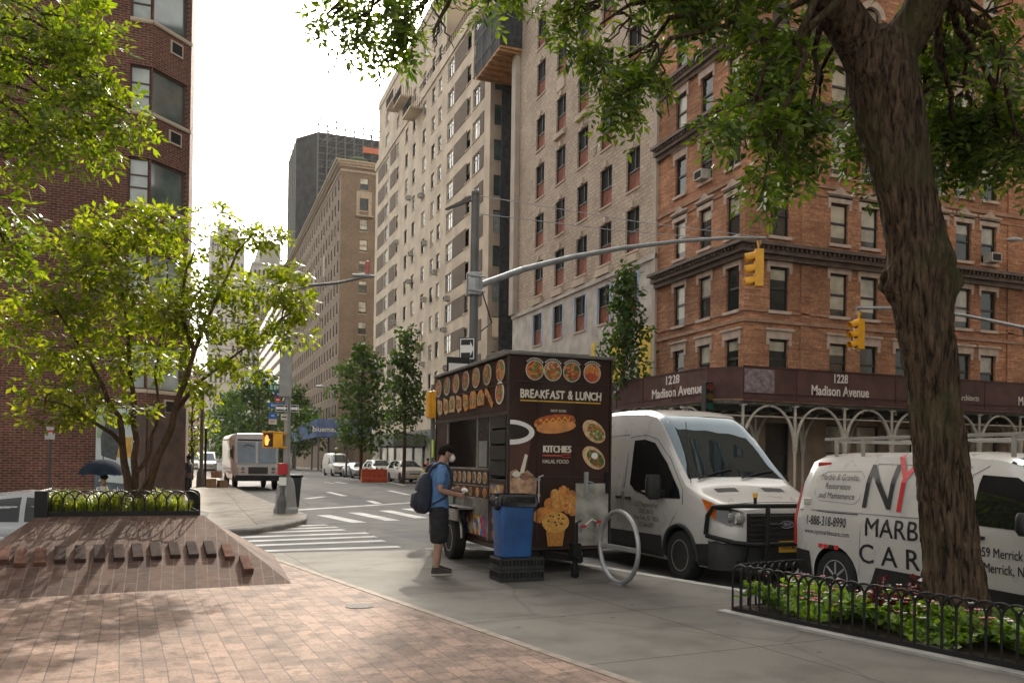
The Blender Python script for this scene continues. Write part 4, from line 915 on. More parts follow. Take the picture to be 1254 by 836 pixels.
BARK2 = barkmat('smooth_brown_bark', (.05, .03, .02), (.13, .08, .05), (.09, .06, .04), 2.)
L_BIG = leafmat('ash_leaf', (.028, .058, .010), (.07, .115, .017), (.16, .205, .032), .47)
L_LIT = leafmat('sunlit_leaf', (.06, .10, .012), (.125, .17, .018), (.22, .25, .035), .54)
L_YEL = leafmat('yellow_green_leaf', (.08, .115, .012), (.17, .205, .018), (.29, .29, .035), .55)
L_DK = leafmat('street_tree_leaf', (.03, .065, .018), (.06, .11, .028), (.095, .15, .04), .4)
def P3(u, v, d):
    r = CF + CR*((u-PPX)/FPX) - CU*((v-PPY)/FPX); return CAM + r*d
rng = np.random.default_rng(3)
# the big tree: trunk leaning left, burls, fork, canopy overhead
bx_, by_ = 6.5, 5.8
t = thing('big_tree', 'big street tree with leaning furrowed trunk growing from the flower bed', 'tree', (bx_, by_, 0))
dT = 7.72
tr = [(1176, 790, 58), (1171, 735, 41), (1166, 680, 35), (1158, 610, 33), (1150, 540, 32), (1142, 470, 31.5), (1135, 420, 33), (1130, 385, 34), (1127, 350, 35), (1125, 325, 34), (1120, 290, 35), (1112, 240, 34), (1102, 190, 36), (1096, 155, 40), (1092, 125, 41), (1088, 95, 40), (1084, 68, 40)]
from mathutils import noise as mnoise
tr = [(u-8*max(0, (300-v))/240 if v < 300 else u, v, r) for u, v, r in tr] + [(1075, 52, 34), (1074, 38, 20), (1074, 30, 4)]
nn_ = 110; K = 170; cent = [P3(u, v, dT) for u, v, r in tr]; cent[0].z = -.05; rad_ = [r*dT/FPX for u, v, r in tr]
bumps = [(P3(1092, 345, dT), math.pi, .13, .19), (P3(1160, 345, dT), .15, .14, .21), (P3(1137, 315, dT), -.9, .06, .14), (P3(1070, 100, dT), -2.2, .05, .2), (P3(1130, 430, dT), -1.5, .025, .25)]
fwd = Vector((CF.x, CF.y, 0)).normalized(); m = MB()
for i in range(K+1):
    f = i/K*(len(tr)-1); j = min(int(f), len(tr)-2); q = f-j; q2 = q*q*(3-2*q)*.5 + q*.5
    c = cent[j].lerp(cent[j+1], q); rr = (rad_[j]+(rad_[j+1]-rad_[j])*q2)*.94
    for k in range(nn_):
        a = 2*math.pi*k/nn_; d = CR*math.cos(a) + fwd*math.sin(a); w = 1 + .04*math.sin(2*a+i*.02) + .03*math.sin(5*a-i*.03)
        p = c + d*rr*w
        pv = Vector((p.x*13+.3*math.sin(p.z*3), p.y*13, p.z*1.7)); rg_ = 1-abs(mnoise.noise(pv)*2.1); rg_ += .45*(1-abs(mnoise.noise(Vector((p.x*27, p.y*27, p.z*5.5)))*2)) + .18*mnoise.noise(Vector((p.x*45, p.y*45, p.z*16)))
        dis = (rg_-.9)*.026*min(1, rr/.2)
        for bc, ba, bh, bs in bumps:
            da = (a-ba+math.pi) % (2*math.pi)-math.pi; e = math.exp(-((p.z-bc.z)/bs)**2*1.6 - (da/.62)**2); dis += bh*e*(1+.35*mnoise.noise(Vector((p.x*14, p.y*14, p.z*14)))) - bh*.75*math.exp(-((p.z-bc.z)/(bs*.28))**2-(da/.18)**2)*(1 if bh > .08 else 0)
        m.V.append(tuple(p + d*dis))
m.F = [(i*nn_+k, i*nn_+(k+1) % nn_, (i+1)*nn_+(k+1) % nn_, (i+1)*nn_+k) for i in range(K) for k in range(nn_)]; m.M = [0]*len(m.F)
m.build('trunk', [BARK], t, shift=t.location, smooth=70, weld=False)
m = MB(); fk = P3(1076, 75, dT)
limbs = [((1056, 58), (1030, 20), (1000, -28), (960, -120), (900, -220), [27, 25, 24, 20, 15]), ((1100, 58), (1126, 20), (1146, -22), (1180, -130), (1230, -260), [27, 25, 23, 18, 14])]
ends = []
for L_ in limbs:
    pts = [fk - Vector((0, 0, .18))] + [P3(u, v, dT - .12*i) for i, (u, v) in enumerate(L_[:-1])]; rs = [.22]+[r*dT/FPX for r in L_[-1]]; m.tube(pts, rs, 14, 0); ends.append(pts)
def branch(a, b, r0, r1, sag=.05): m.tube(limb_pts(a, b, rng, 7, .09, sag), [r0+(r1-r0)*i/7 for i in range(8)], 7)
hub = P3(1140, -30, dT); hub2 = P3(1030, -40, dT-.3)
bl = []
def B_(u, v, d, ru, rv, n): c = P3(u, v, d); s_ = d/FPX; bl.append((c.x, c.y, c.z, ru*s_, max(ru, rv)*s_*.9, rv*s_, n)); return c
spec = [(690, 15, 8.6, 42, 38, 90), (735, 30, 8.4, 45, 42, 120), (770, 70, 8.2, 48, 48, 120), (758, 118, 8.1, 24, 26, 34), (812, 12, 8.2, 40, 28, 70), (880, 0, 8.0, 46, 26, 70),
        (930, 55, 7.6, 45, 50, 110), (955, 110, 7.9, 46, 48, 110), (915, 148, 7.4, 42, 34, 72), (942, 195, 7.3, 42, 38, 80), (980, 165, 8.0, 36, 40, 70), (1004, 115, 8.3, 36, 50, 85), (992, 35, 8.4, 46, 45, 105), (1046, 150, 8.6, 28, 46, 56), (1062, 200, 8.6, 18, 26, 22),
        (1160, 60, 8.6, 60, 50, 130), (1135, 130, 8.8, 46, 50, 110), (1190, 130, 8.5, 52, 46, 120), (1238, 90, 8.3, 46, 56, 120), (1225, 170, 8.4, 46, 34, 90), (1165, 195, 8.7, 30, 36, 48), (1262, 190, 8.0, 30, 36, 46), (1215, 25, 8.2, 60, 34, 100),
        (1010, -75, 8.4, 110, 56, 120), (1160, -85, 8.4, 120, 66, 140), (880, -70, 7.6, 110, 60, 120), (1300, 10, 7.2, 60, 110, 100), (1090, -180, 6.8, 190, 90, 150), (750, -60, 8.2, 80, 40, 80)]
far_hub = P3(590, -75, 8.2); m.tube(limb_pts(ends[0][4], far_hub, rng, 9, .05, .05), [.10-.007*i for i in range(10)], 9)
spec += [(400, 18, 8.6, 18, 24, 14), (428, 28, 8.6, 22, 26, 22), (455, 8, 8.6, 26, 18, 22), (478, 42, 8.4, 26, 28, 28), (505, 20, 8.4, 26, 30, 26), (530, 40, 8.3, 22, 26, 22), (520, 4, 8.3, 30, 16, 24), (600, 2, 8.4, 22, 14, 14), (540, -60, 8.3, 60, 30, 40), (650, -50, 8.3, 60, 30, 50)]
for u, v, d, ru, rv, n in spec:
    c = B_(u, v, d, ru, rv, n)
    a = far_hub if u < 660 else (hub2 if u < 1075 else hub); br0 = a.lerp(c, .0); branch(a, c, .05, .012, .08)
    for k in range(7):
        q = c + Vector(rng.normal(size=3)*np.array(bl[-1][3:6])*.55); branch(c.lerp(a, .15), q, .012, .004, .02)
m.build('limb', [BARK], t, shift=t.location, smooth=60, weld=False)
bl = [(*b_[:3], b_[3]*.82, b_[4]*.82, b_[5]*.80, b_[6]*1.15) for b_ in bl]; Pp, Dd = blob_points(bl, rng, .3); kp = np.array([mnoise.noise(Vector(p_)*1.6)+.3*mnoise.noise(Vector(p_)*4.3) > -.08 for p_ in Pp]); Pp, Dd = Pp[kp], Dd[kp]; V, F = pinnate(Pp, Dd, rng, 5, .27, .115, .042, .6); mesh_np('crown', V - np.array(t.location), F, [L_BIG], t)
# the sunlit tree at upper left stands just out of the picture
def hanging_branch(label, root_pt, spec, leafm, pairs, L, ll, lw, r0, rg):
    global m, bl
    t = thing('street_tree', label, 'tree', (-4.9, 9.0, 0)); bl = []; m = MB()
    for u, v, d, ru, rv, n in spec:
        c = B_(u, v, d, ru, rv, n); branch(root_pt, c, r0, .008, .06)
        for k in range(6): branch(c.lerp(root_pt, .1), c + Vector(rg.normal(size=3)*np.array(bl[-1][3:6])*.6), .008, .003, .02)
    m.build('branch', [BARK], t, shift=t.location, smooth=60, weld=False)
    bl = [(*b_[:3], b_[3]*.9, b_[4]*.9, b_[5]*.85, b_[6]*.75) for b_ in bl]; Pp, Dd = blob_points(bl, rg, .3); V, F = pinnate(Pp, Dd, rg, pairs, L, ll*1.15, lw*1.1, .5); mesh_np('leaves', V - np.array(t.location), F, [leafm], t)
hanging_branch('sunlit street tree with leafy branches reaching in from the left edge over red brick', P3(-160, 20, 8.5), [(20, 25, 9., 50, 50, 85), (75, 20, 9., 50, 40, 85), (112, 55, 9.2, 34, 46, 70), (60, 85, 9, 50, 40, 85), (120, 95, 9.2, 26, 24, 32), (25, 130, 8.8, 52, 46, 90), (50, 172, 8.8, 28, 28, 42), (92, 135, 9.3, 36, 26, 52), (118, 168, 9.4, 34, 30, 52), (160, 140, 9.5, 28, 26, 44), (12, 200, 8.7, 26, 18, 24), (4, 262, 8.6, 30, 30, 46), (10, 305, 8.6, 24, 20, 28)], L_LIT, 4, .24, .10, .040, .03, np.random.default_rng(6))
# small multi-stemmed tree in the planter
t = thing('small_tree', 'small multi-stemmed yellow green tree growing in the brick planter', 'tree', (at(168, 612, Y=13.1).x, 13.1, TOPZ))
rng = np.random.default_rng(11); m = MB()
def S(u, v, dy=0): return at(u, v, Y=13.1+dy)
stems = [[(158, 622, 0), (156, 585, 0), (150, 545, -.1), (146, 510, -.1), (125, 470, -.3), (98, 425, -.4), (70, 380, -.5)], [(166, 622, .1), (166, 580, .1), (168, 540, .2), (165, 490, .3), (158, 430, .3), (150, 360, .2), (140, 300, 0)],
         [(172, 622, -.05), (188, 575, -.1), (205, 535, -.1), (213, 505, -.1), (226, 470, -.2), (238, 430, -.1), (248, 400, 0), (268, 360, .2), (290, 310, .3), (310, 285, .3)], [(213, 505, -.1), (240, 470, .2), (275, 445, .4), (310, 420, .5), (345, 390, .5)],
         [(150, 545, -.1), (120, 520, -.5), (90, 500, -.7), (55, 490, -.8)], [(166, 580, .1), (185, 550, .3), (192, 520, .5), (190, 460, .6), (198, 400, .7), (205, 340, .6)], [(188, 575, -.1), (172, 600, -.1), (166, 622, -.1)], [(238, 430, -.1), (222, 380, -.3), (228, 330, -.3), (240, 300, -.2)]]
for k, s_ in enumerate(stems):
    pts = [S(*q) for q in s_]; r0 = .062 if k < 3 else .034; pts2 = []
    for i in range(len(pts)-1): pts2 += [pts[i], pts[i].lerp(pts[i+1], .5) + Vector(rng.normal(size=3)*.02)]
    pts2.append(pts[-1]); m.tube(pts2, [max(.008, r0*(1-i/len(pts2)*.9)) for i in range(len(pts2))], 8)
tops = [S(*q) for s_ in stems for q in s_[3:]]
bl = []
for u, v, dy, ru, rv, n in [(40, 355, -.5, 46, 28, 150), (70, 385, -.4, 40, 26, 130), (25, 400, -.6, 34, 40, 130), (60, 425, -.6, 50, 18, 130), (100, 330, -.2, 40, 34, 150), (90, 290, 0, 48, 26, 150), (150, 275, .2, 52, 26, 170), (195, 270, .2, 36, 26, 120), (140, 330, .3, 46, 34, 160), (205, 320, .5, 40, 40, 150), (175, 380, .5, 44, 36, 150), (110, 395, -.3, 40, 26, 120), (130, 445, .1, 50, 24, 140), (70, 470, -.7, 40, 26, 120), (55, 505, -.8, 28, 16, 55), (100, 500, -.5, 34, 20, 70), (190, 440, .5, 50, 26, 140), (235, 395, -.1, 36, 34, 120), (245, 345, 0, 28, 30, 90), (262, 262, .3, 26, 14, 50), (300, 285, .3, 40, 18, 110), (325, 290, .3, 28, 14, 70), (275, 300, .2, 26, 16, 60), (300, 350, .4, 40, 24, 140), (345, 355, .5, 34, 26, 130), (370, 378, .6, 22, 24, 80), (300, 395, .5, 44, 26, 150), (350, 410, .5, 36, 20, 100), (270, 430, .3, 40, 26, 120), (300, 450, .4, 26, 14, 50), (230, 460, 0, 34, 22, 80), (150, 500, .2, 40, 20, 70), (250, 480, .2, 22, 14, 30), (355, 330, .5, 24, 12, 50), (215, 380, -.4, 40, 36, 110), (160, 350, -.5, 60, 50, 150)]:
    c = S(u, v, dy); s_ = 12.4/FPX; bl.append((c.x, c.y, c.z, ru*s_, ru*s_*.9, rv*.70*s_, n*1.45)); a = min(tops, key=lambda q: (q-c).length)
    m.tube(limb_pts(a, c, rng, 5, .1, .03), [.014, .012, .01, .008, .006, .004], 5)
    for k in range(5): m.tube(limb_pts(c.lerp(a, .1), c + Vector(rng.normal(size=3)*np.array(bl[-1][3:6])*.6), rng, 4, .1), [.006, .005, .004, .003, .002], 4)
m.build('trunk', [BARK2], t, shift=t.location, smooth=60, weld=False)
Pp, Dd = blob_points(bl, rng, .2); kp = np.array([mnoise.noise(Vector(p_)*Vector((2.6, 2.6, 4.2))) > -.16 for p_ in Pp]); Pp, Dd = Pp[kp], Dd[kp]; V, F = pinnate(Pp, Dd, rng, 1, .10, .115, .056, .35); mesh_np('crown', V - np.array(t.location), F, [L_YEL], t)
# street trees across and up the avenue
def street_tree(label, x, y, h, trunk_h, blobs, n, ll, seed, leaf=None, trunk_r=.14, group='street trees along the avenue', cone=False, wide=1.):
    rg = np.random.default_rng(seed); t = thing('street_tree', label, 'tree', (x, y, 0), 0, group); m_ = MB()
    m_.tube([(0, 0, -.1), (.05, 0, h*.3), (-.03, .03, h*.6), (0, 0, h*.93)], [trunk_r, trunk_r*.8, trunk_r*.5, .03], 9); bb_ = []
    for k in range(blobs):
        f = (k+.5)/blobs; z = trunk_h + (h-trunk_h)*f*.97; w = (1-f*.8) if cone else math.sin(math.pi*(.16+.8*f))
        rad = (h-trunk_h)*(.24 if cone else .36)*w; a = k*2.4+rg.random(); rr = rad*rg.uniform(.35, .95); rr *= wide; c = (rr*math.cos(a), rr*math.sin(a), z + rg.normal()*.45)
        s_ = (h-trunk_h)*rg.uniform(.06, .14)*(.7+.3*wide)*(1.15-.4*f); bb_.append((*c, s_*1.3, s_*1.3, s_*.75, n*.55/blobs)); m_.tube(limb_pts((0, 0, max(trunk_h*.7, z-rr*.5)), c, rg, 4, .08), [.05, .04, .03, .02, .012], 5)
    m_.build('trunk', [BARK2], t, smooth=60, weld=False); Pp, Dd = blob_points(bb_, rg, .2); V, F = simple_leaves(Pp, Dd, rg, ll*1.1, ll*.7, .6, .3); mesh_np('crown', V, F, [leaf or L_DK], t); return t
def stree(label, u, Y, vtop, vbot_crown, *a, **k):
    q = at(u, vtop, Y=Y); street_tree(label, q.x, Y, q.z, at(u, vbot_crown, Y=Y).z, *a, **k)
stree('dark green conical street tree in front of the pale brick building under renovation', 766, 33.6, 336, 478, 46, 4200, .24, 21, cone=True)
stree('conical street tree with bare lower trunk in front of the beige apartment shops', 497, 58, 410, 525, 44, 3600, .33, 22, cone=True)
stree('rounder dense street tree beside the blue awning, left of the conical one', 444, 70, 424, 545, 60, 5200, .40, 23)
stree('broad green street tree behind the white delivery truck', 318, 92, 462, 562, 70, 6500, .5, 24, trunk_r=.25, wide=1.75)
stree('green street tree between the corner signs and the blue awning', 362, 140, 478, 552, 60, 4600, .7, 25, trunk_r=.2, wide=1.5)
stree('far street tree left of the delivery truck roof, partly hidden by the small planter tree', 284, 125, 486, 562, 60, 4200, .6, 26, trunk_r=.2, wide=1.5)
stree('bright yellow green tree by the brick building corner beyond the lamp post', 236, 62, 488, 560, 26, 1500, .26, 27, L_YEL)
# ------------------------------------------------------------------ food cart (local: x across its front, y back along its side, origin at its near left corner)
CX, CY, CW, CLn = 4.02, 10.72, 1.55, 3.72
BROWN = mat('dark_brown_vinyl', (.032, .0115, .0075), .42, spec=.3, var=.3, scale=1.6, coat=.14, bmp=.08, bscale=2.5)
BROWN2 = mat('dark_brown_trim', (.03, .018, .015), .4, var=.15)
STEEL = mat('brushed_stainless', (.50, .50, .49), .28, .95, var=.15, scale=4)
DULLST = mat('worn_aluminium_sheet', (.30, .29, .27), .45, .6, var=.35, scale=3)
CREAM = mat('cream_print', (.70, .65, .55), .45, var=.08); GOLD = mat('gold_print', (.62, .36, .04), .45, var=.1); REDP = mat('red_print', (.45, .07, .05), .45, var=.1)
def foodmat(name, cols, scale, var=1.):
    m, nt, b = nodes_of(name); b.inputs['Roughness'].default_value = .4
    tc = N(nt, 'ShaderNodeTexCoord').outputs['Object']; v = N(nt, 'ShaderNodeTexVoronoi'); v.inputs['Scale'].default_value = scale; v.inputs['Randomness'].default_value = 1
    w = N(nt, 'ShaderNodeTexNoise'); w.inputs['Scale'].default_value = scale*.6; nt.links.new(tc, w.inputs['Vector']); nt.links.new(mixc(nt, tc, w.outputs['Color'], .08, 'ADD'), v.inputs['Vector'])
    sp = N(nt, 'ShaderNodeSeparateColor'); nt.links.new(v.outputs['Color'], sp.inputs[0]); r = N(nt, 'ShaderNodeValToRGB'); r.color_ramp.interpolation = 'CONSTANT'
    e = r.color_ramp.elements; e[0].position = 0; e[0].color = c4(cols[0]); e[1].position = (len(cols)-1)/len(cols); e[1].color = c4(cols[-1])
    for i, c in enumerate(cols[1:-1]): x = e.new((i+1)/len(cols)); x.color = c4(c)
    nt.links.new(sp.outputs[0], r.inputs['Fac']); c = mixc(nt, r.outputs['Color'], noise_mix(nt, tc, (.55,)*3, (1.25,)*3, scale*1.7, 4, .3, .7), 1., 'MULTIPLY'); nt.links.new(c, b.inputs['Base Color']); return m
OR_, RD_, GN_, BR_, CRM_, DKG = (.62, .22, .05), (.42, .07, .03), (.12, .24, .04), (.22, .09, .03), (.62, .50, .32), (.05, .11, .03)
FOOD = [foodmat('rice_platter', [OR_, RD_, OR_, BR_, GN_], 26), foodmat('chicken_platter', [BR_, OR_, RD_, CRM_, GN_, BR_], 34), foodmat('salad_platter', [GN_, DKG, RD_, BR_, OR_], 22), foodmat('shrimp_platter', [OR_, (.65, .28, .1), OR_, GN_, RD_], 18), foodmat('wrap_filling', [RD_, GN_, CRM_, OR_, DKG], 38), foodmat('pastry', [(.60, .27, .07), (.45, .17, .04), (.66, .33, .09)], 13), foodmat('snack_boxes', [(.5, .08, .06), (.10, .16, .42), (.62, .55, .4), (.5, .3, .06), (.3, .1, .2)], 11)]
BUN = mat('bun_print', (.60, .25, .075), .45, var=.2, scale=9); SAUS = mat('sausage_print', (.42, .085, .03), .4, var=.25, scale=12); MUST = mat('mustard_print', (.75, .42, .03), .4); COFF = mat('coffee_print', (.014, .007, .004), .35, var=.2); MILK = mat('iced_coffee_print', (.42, .25, .15), .4, var=.45, scale=10); PLATE = mat('plate_print', (.55, .52, .45), .4, var=.1); TORT = mat('tortilla_print', (.60, .42, .24), .5, var=.25, scale=14)
cart = thing('food_cart', 'dark brown breakfast and lunch food cart with menu pictures, parked at the kerb', 'food cart', (CX, CY, 0))
m = MB()
m.box(.012, CW-.012, .012, .05, .34, 2.98); m.box(CW-.05, CW-.012, .05, CLn, .34, 2.98); m.box(.012, CW-.012, CLn-.04, CLn, .34, 2.98)
m.box(.012, CW-.05, .05, CLn-.04, .34, .42); m.box(.012, CW-.05, .05, CLn-.04, 2.90, 2.96)
m.box(.012, .06, .05, CLn-.04, 2.22, 2.90); m.box(.012, .05, .05, .13, .42, 2.22); m.box(.012, .05, 3.02, CLn-.04, .42, 2.22); m.box(.012, .05, .13, .83, .42, 1.28)
m.build('body', [BROWN], cart, bev=.006, seg=1)
m = MB(); m.box(-.03, CW+.02, -.03, CLn+.03, 2.985, 3.03); m.box(.1, CW-.1, .5, 1.3, 3.03, 3.12); m.build('roof', [mat('cart_roof_edge', (.16, .15, .14), .5, .3, var=.2)], cart, bev=.01)
m = MB(); m.box(-.015, .011, -.004, CLn, 2.17, 2.22); m.box(-.012, .011, 0, .05, .34, 2.98); m.box(-.008, CW, -.006, .011, .32, .36); m.box(-.012, .011, .05, CLn, .30, .36); m.box(-.006, .011, .05, 3.7, 2.60, 2.615); m.box(CW-.011, CW+.01, -.01, .04, .34, 2.98)
for x in (.43, .975): m.box(x-.004, x+.004, .002, .011, .36, 2.6)
m.box(.05, CW-.011, .003, .011, 2.628, 2.64); m.box(.05, CW-.011, .003, .011, 1.32, 1.332)
for i in range(22):
    for x in (.03, .418, .442, .963, .987, CW-.03): m.ball((x, .011, .42+i*.115), (.006, .005, .006), 6, 4)
for i in range(30):
    for z in (2.63, 2.94, 2.24): m.ball((.012, .1+i*.118, z), (.005, .006, .006), 6, 4)
m.build('trim', [BROWN2], cart)
# serving side: interior, shelves, glass, lower cases
m = MB(); m.box(1.2, 1.22, .13, 3.0, .45, 2.2, 0); m.box(.07, 1.2, 3.0, 3.01, 1.3, 2.2, 0); m.box(.055, 1.2, .83, 3.0, 1.26, 1.30, 1); m.box(.7, 1.19, .95, 1.9, 1.3, 1.75, 1); m.box(.75, 1.15, 2.0, 2.9, 1.31, 1.62, 1)
m.box(.9, 1.15, 1.1, 2.8, 1.85, 1.88, 1); m.cyl((.95, 2.2, 1.3), (.95, 2.2, 2.2), .09, 12, 1); m.build('kitchen', [mat('kitchen_steel_wall', (.28, .28, .27), .35, .7, var=.25, scale=1.5), STEEL], cart)
m = MB(); m.box(.03, .036, 1.45, 3.0, 1.42, 2.17); gl_ = bpy.data.materials.new('clear_acrylic'); gl_.use_nodes = True; nt = gl_.node_tree; nt.nodes.clear(); o_ = N(nt, 'ShaderNodeOutputMaterial'); g1 = N(nt, 'ShaderNodeBsdfGlossy'); g1.inputs['Roughness'].default_value = .08; g2 = N(nt, 'ShaderNodeBsdfTransparent'); fx = N(nt, 'ShaderNodeMixShader'); lw_ = N(nt, 'ShaderNodeLayerWeight'); lw_.inputs['Blend'].default_value = .25; nt.links.new(lw_.outputs['Fresnel'], fx.inputs[0]); nt.links.new(g2.outputs[0], fx.inputs[1]); nt.links.new(g1.outputs[0], fx.inputs[2]); nt.links.new(fx.outputs[0], o_.inputs[0]); g2.inputs['Color'].default_value = (.8, .82, .82, 1)
for y0, y1 in ((1.45, 2.2),): pass
m.build('serving_window', [gl_], cart)
m = MB(); m.box(.02, .06, .80, .86, 1.28, 2.18); m.box(.015, .03, 1.36, 1.42, 1.42, 2.17); m.box(.015, .03, 2.96, 3.02, 1.3, 2.17); m.box(-.005, .03, .83, 3.02, 1.405, 1.435); m.build('window_frame', [DULLST], cart)
m = MB(); m.box(.018, .028, .86, 1.36, 1.42, 2.17, 0); m.box(.008, .017, .93, 1.30, 1.45, 1.83, 1); m.build('dark_pane', [mat('black_window_panel', (.008, .008, .008), .25), mat('grey_notice', (.20, .21, .20), .5, var=.15)], cart)
m = MB()
for k in range(4): m.box(.005, .018, .14, .79, 1.34+k*.22, 1.53+k*.22)
m.build('shelf_panel', [mat('smoked_panel', (.022, .024, .022), .2, var=.3)], cart)
m = MB(); m.box(.006, .018, .83, 3.0, 1.17, 1.40, 0); m.box(.006, .018, .83, 3.0, .99, 1.155, 0); m.box(-.0, .02, .80, 3.02, 1.155, 1.17, 1); m.box(-.02, .05, .80, 3.02, .965, .985, 1); m.build('menu_strip', [BROWN, DULLST], cart)
m = MB(); m.box(.02, .03, .86, 2.0, .74, .96, 0); m.box(.02, .03, .86, 2.0, .40, .74, 1); m.box(.005, .03, .83, .87, .38, .97, 0); m.box(.005, .03, 1.98, 2.02, .38, .97, 0); m.box(.005, .028, .87, 1.98, .735, .755, 0); m.box(.02, .03, 2.05, 3.0, .4, .96, 0); m.build('drinks_case', [DULLST, FOOD[6]], cart)
# printed pictures
m = MB(); XL, ZU = (1, 0, 0), (0, 0, 1)
yf = -.001
def F_(x, z): return (x, yf, z)
for i, (x, k) in enumerate(((.37, 0), (.64, 1), (.93, 2), (1.245, 3))):
    b = MB(); b.disc((x, .004, 2.79), XL, ZU, .135, .14, .005, 28, 0); b.disc((x, -.0015, 2.79), XL, ZU, .122, .127, .003, 28, 1)
    M = frame((x, -.0, 2.79), XL, ZU)
    for j in range(9):
        a0 = math.pi*(.22+.56*j/9); a1 = a0+math.pi*.045
        b.extr([(r*math.cos(a), r*1.03*math.sin(a), 0) for r, a in ((.148, a0), (.168, a0), (.168, a1), (.148, a1))], (0, 0, .003), 0, M)
    b.build('plate_picture', [PLATE, FOOD[k]], cart)
SL_ = (0, -1, 0)
for i in range(7):
    y = .38+i*.52 + (.05 if i else 0); b = MB(); b.disc((.012, y, 2.80 - .002*i), SL_, ZU, .175, .155, .010, 24, 0); b.disc((.001, y, 2.80), SL_, ZU, .155, .138, .004, 24, 1); b.build('plate_picture', [PLATE, FOOD[(i*2) % 4]], cart)
shapes = [[(-.15, -.13), (.15, -.13), (.17, .05), (.1, .15), (-.1, .15), (-.17, .05)], [(-.2, .12), (-.12, .16), (.2, -.1), (.14, -.17)], [(-.16, -.1), (.16, -.1), (.17, .06), (.05, .14), (-.05, .14), (-.17, .06)], [(-.14, .15), (.12, .1), (.16, -.12), (-.02, -.16), (-.14, -.04)]]
b = MB(); b.disc((.012, .40, 2.49), SL_, ZU, .17, .16, .010, 24, 0); b.disc((.001, .40, 2.49), SL_, ZU, .14, .135, .004, 24, 1); b.build('plate_picture', [WHITE, FOOD[0]], cart)
for i in range(8):
    y = .86+i*.37; b = MB(); q = shapes[(1, 2, 0, 3, 3, 0, 3, 3)[i]]; b.poly((.012, y, 2.46), SL_, ZU, [(a*.95, c*.95) for a, c in q], .010, 0); b.poly((.001, y, 2.455), SL_, ZU, [(a*.8, c*.55) for a, c in q], .004, 1); b.build('snack_picture', [BUN if i < 4 else TORT, FOOD[4] if i % 2 else FOOD[1]], cart)
for r_, (z, n) in enumerate(((1.285, 8), (1.07, 6))):
    for i in range(n):
        y = .98 + i*(2.0/n); b = MB(); b.disc((.006, y, z), SL_, ZU, .085, .085 if not r_ else .07, .006, 18, 0); b.disc((0, y, z), SL_, ZU, .07, .07 if not r_ else .055, .004, 18, 1); b.build('menu_picture', [PLATE if not r_ else BUN, FOOD[i % 5]], cart)
b = MB(); b.box(.004, .011, .15, .78, 1.02, 1.22, 0); b.box(.0, .004, .18, .75, 1.04, 1.20, 1); b.build('menu_picture', [mat('menu_board', (.06, .05, .06), .4), FOOD[6]], cart)
for k in range(3): b = MB(); b.disc((.004, .47, .90-k*.2), SL_, ZU, .16, .085, .006, 18, 0); b.build('snack_picture', [FOOD[(0, 3, 1)[k]]], cart)
# front pictures
def pbox(name, parts, mats_):
    b = MB()
    for k, (pts, mi) in enumerate(parts): b.extr([(x, .010-.0035*k, z) for x, z in pts], (0, -.0035, 0), mi)
    return b.build(name, mats_, cart)
def ell(x, z, rx, rz, rot=0, n=26, a0=0, a1=2*math.pi, full=True):
    c, s = math.cos(rot), math.sin(rot); out = []
    for i in range(n if full else n+1):
        a = a0+(a1-a0)*i/n; X, Z = rx*math.cos(a), rz*math.sin(a); out.append((x+X*c-Z*s, z+X*s+Z*c))
    return out
hx, hz, hr = .685, 2.06, R(7)
wav = [(hx+math.cos(hr)*a-math.sin(hr)*b_, hz+math.sin(hr)*a+math.cos(hr)*b_) for a, b_ in [(-.24+.48*i/24, .055+.028*math.sin(i*1.35)+.009) for i in range(25)] + [(.24-.48*i/24, .055+.028*math.sin((24-i)*1.35)-.011) for i in range(25)]]
pbox('hot_dog_picture', [(ell(hx+.0, hz+.02, .315, .105, hr), 0), (ell(hx, hz+.055, .305, .075, hr), 1), (ell(hx+.02, hz-.045, .30, .085, hr), 0), (wav, 2)], [BUN, SAUS, MUST])
for zz, k in ((1.97, 4), (1.60, 2)):
    pbox('wrap_picture', [(ell(1.29, zz, .20, .135, R(-38)), 0), (ell(1.315, zz-.01, .155, .095, R(-38)), 1)] + ([(ell(1.30, zz+.03, .05, .045), 2)] if k == 2 else []), [TORT, FOOD[k], WHITE])
pbox('coffee_picture', [([(.02, 1.42), (.02, 1.95), (.35, 1.95), (.27, 1.42)], 2), ([(.02, 1.80), (.02, 2.10)] + [(.02+.36*math.cos(a), 1.93+.17*math.sin(a)) for a in [math.pi/2-math.pi*i/16 for i in range(17)]], 0), ([(.02, 1.85), (.02, 2.03)] + [(.02+.28*math.cos(a), 1.935+.105*math.sin(a)) for a in [math.pi/2-math.pi*i/16 for i in range(17)]], 1)], [WHITE, COFF, mat('brown_cup_print', (.085, .032, .02), .45, var=.2)])
pbox('iced_coffee_picture', [([(.03, .9), (.40, .9), (.43, 1.28), (.36, 1.36), (.28, 1.42), (.20, 1.36), (.12, 1.43), (.03, 1.40)], 0), ([(.15, 1.3), (.21, 1.28), (.285, 1.62), (.245, 1.64)], 1), (ell(.24, 1.33, .075, .05), 2), (ell(.12, 1.36, .06, .04), 1)], [MILK, CREAM, mat('cocoa_cream_print', (.25, .12, .08), .5, var=.3, scale=20)])
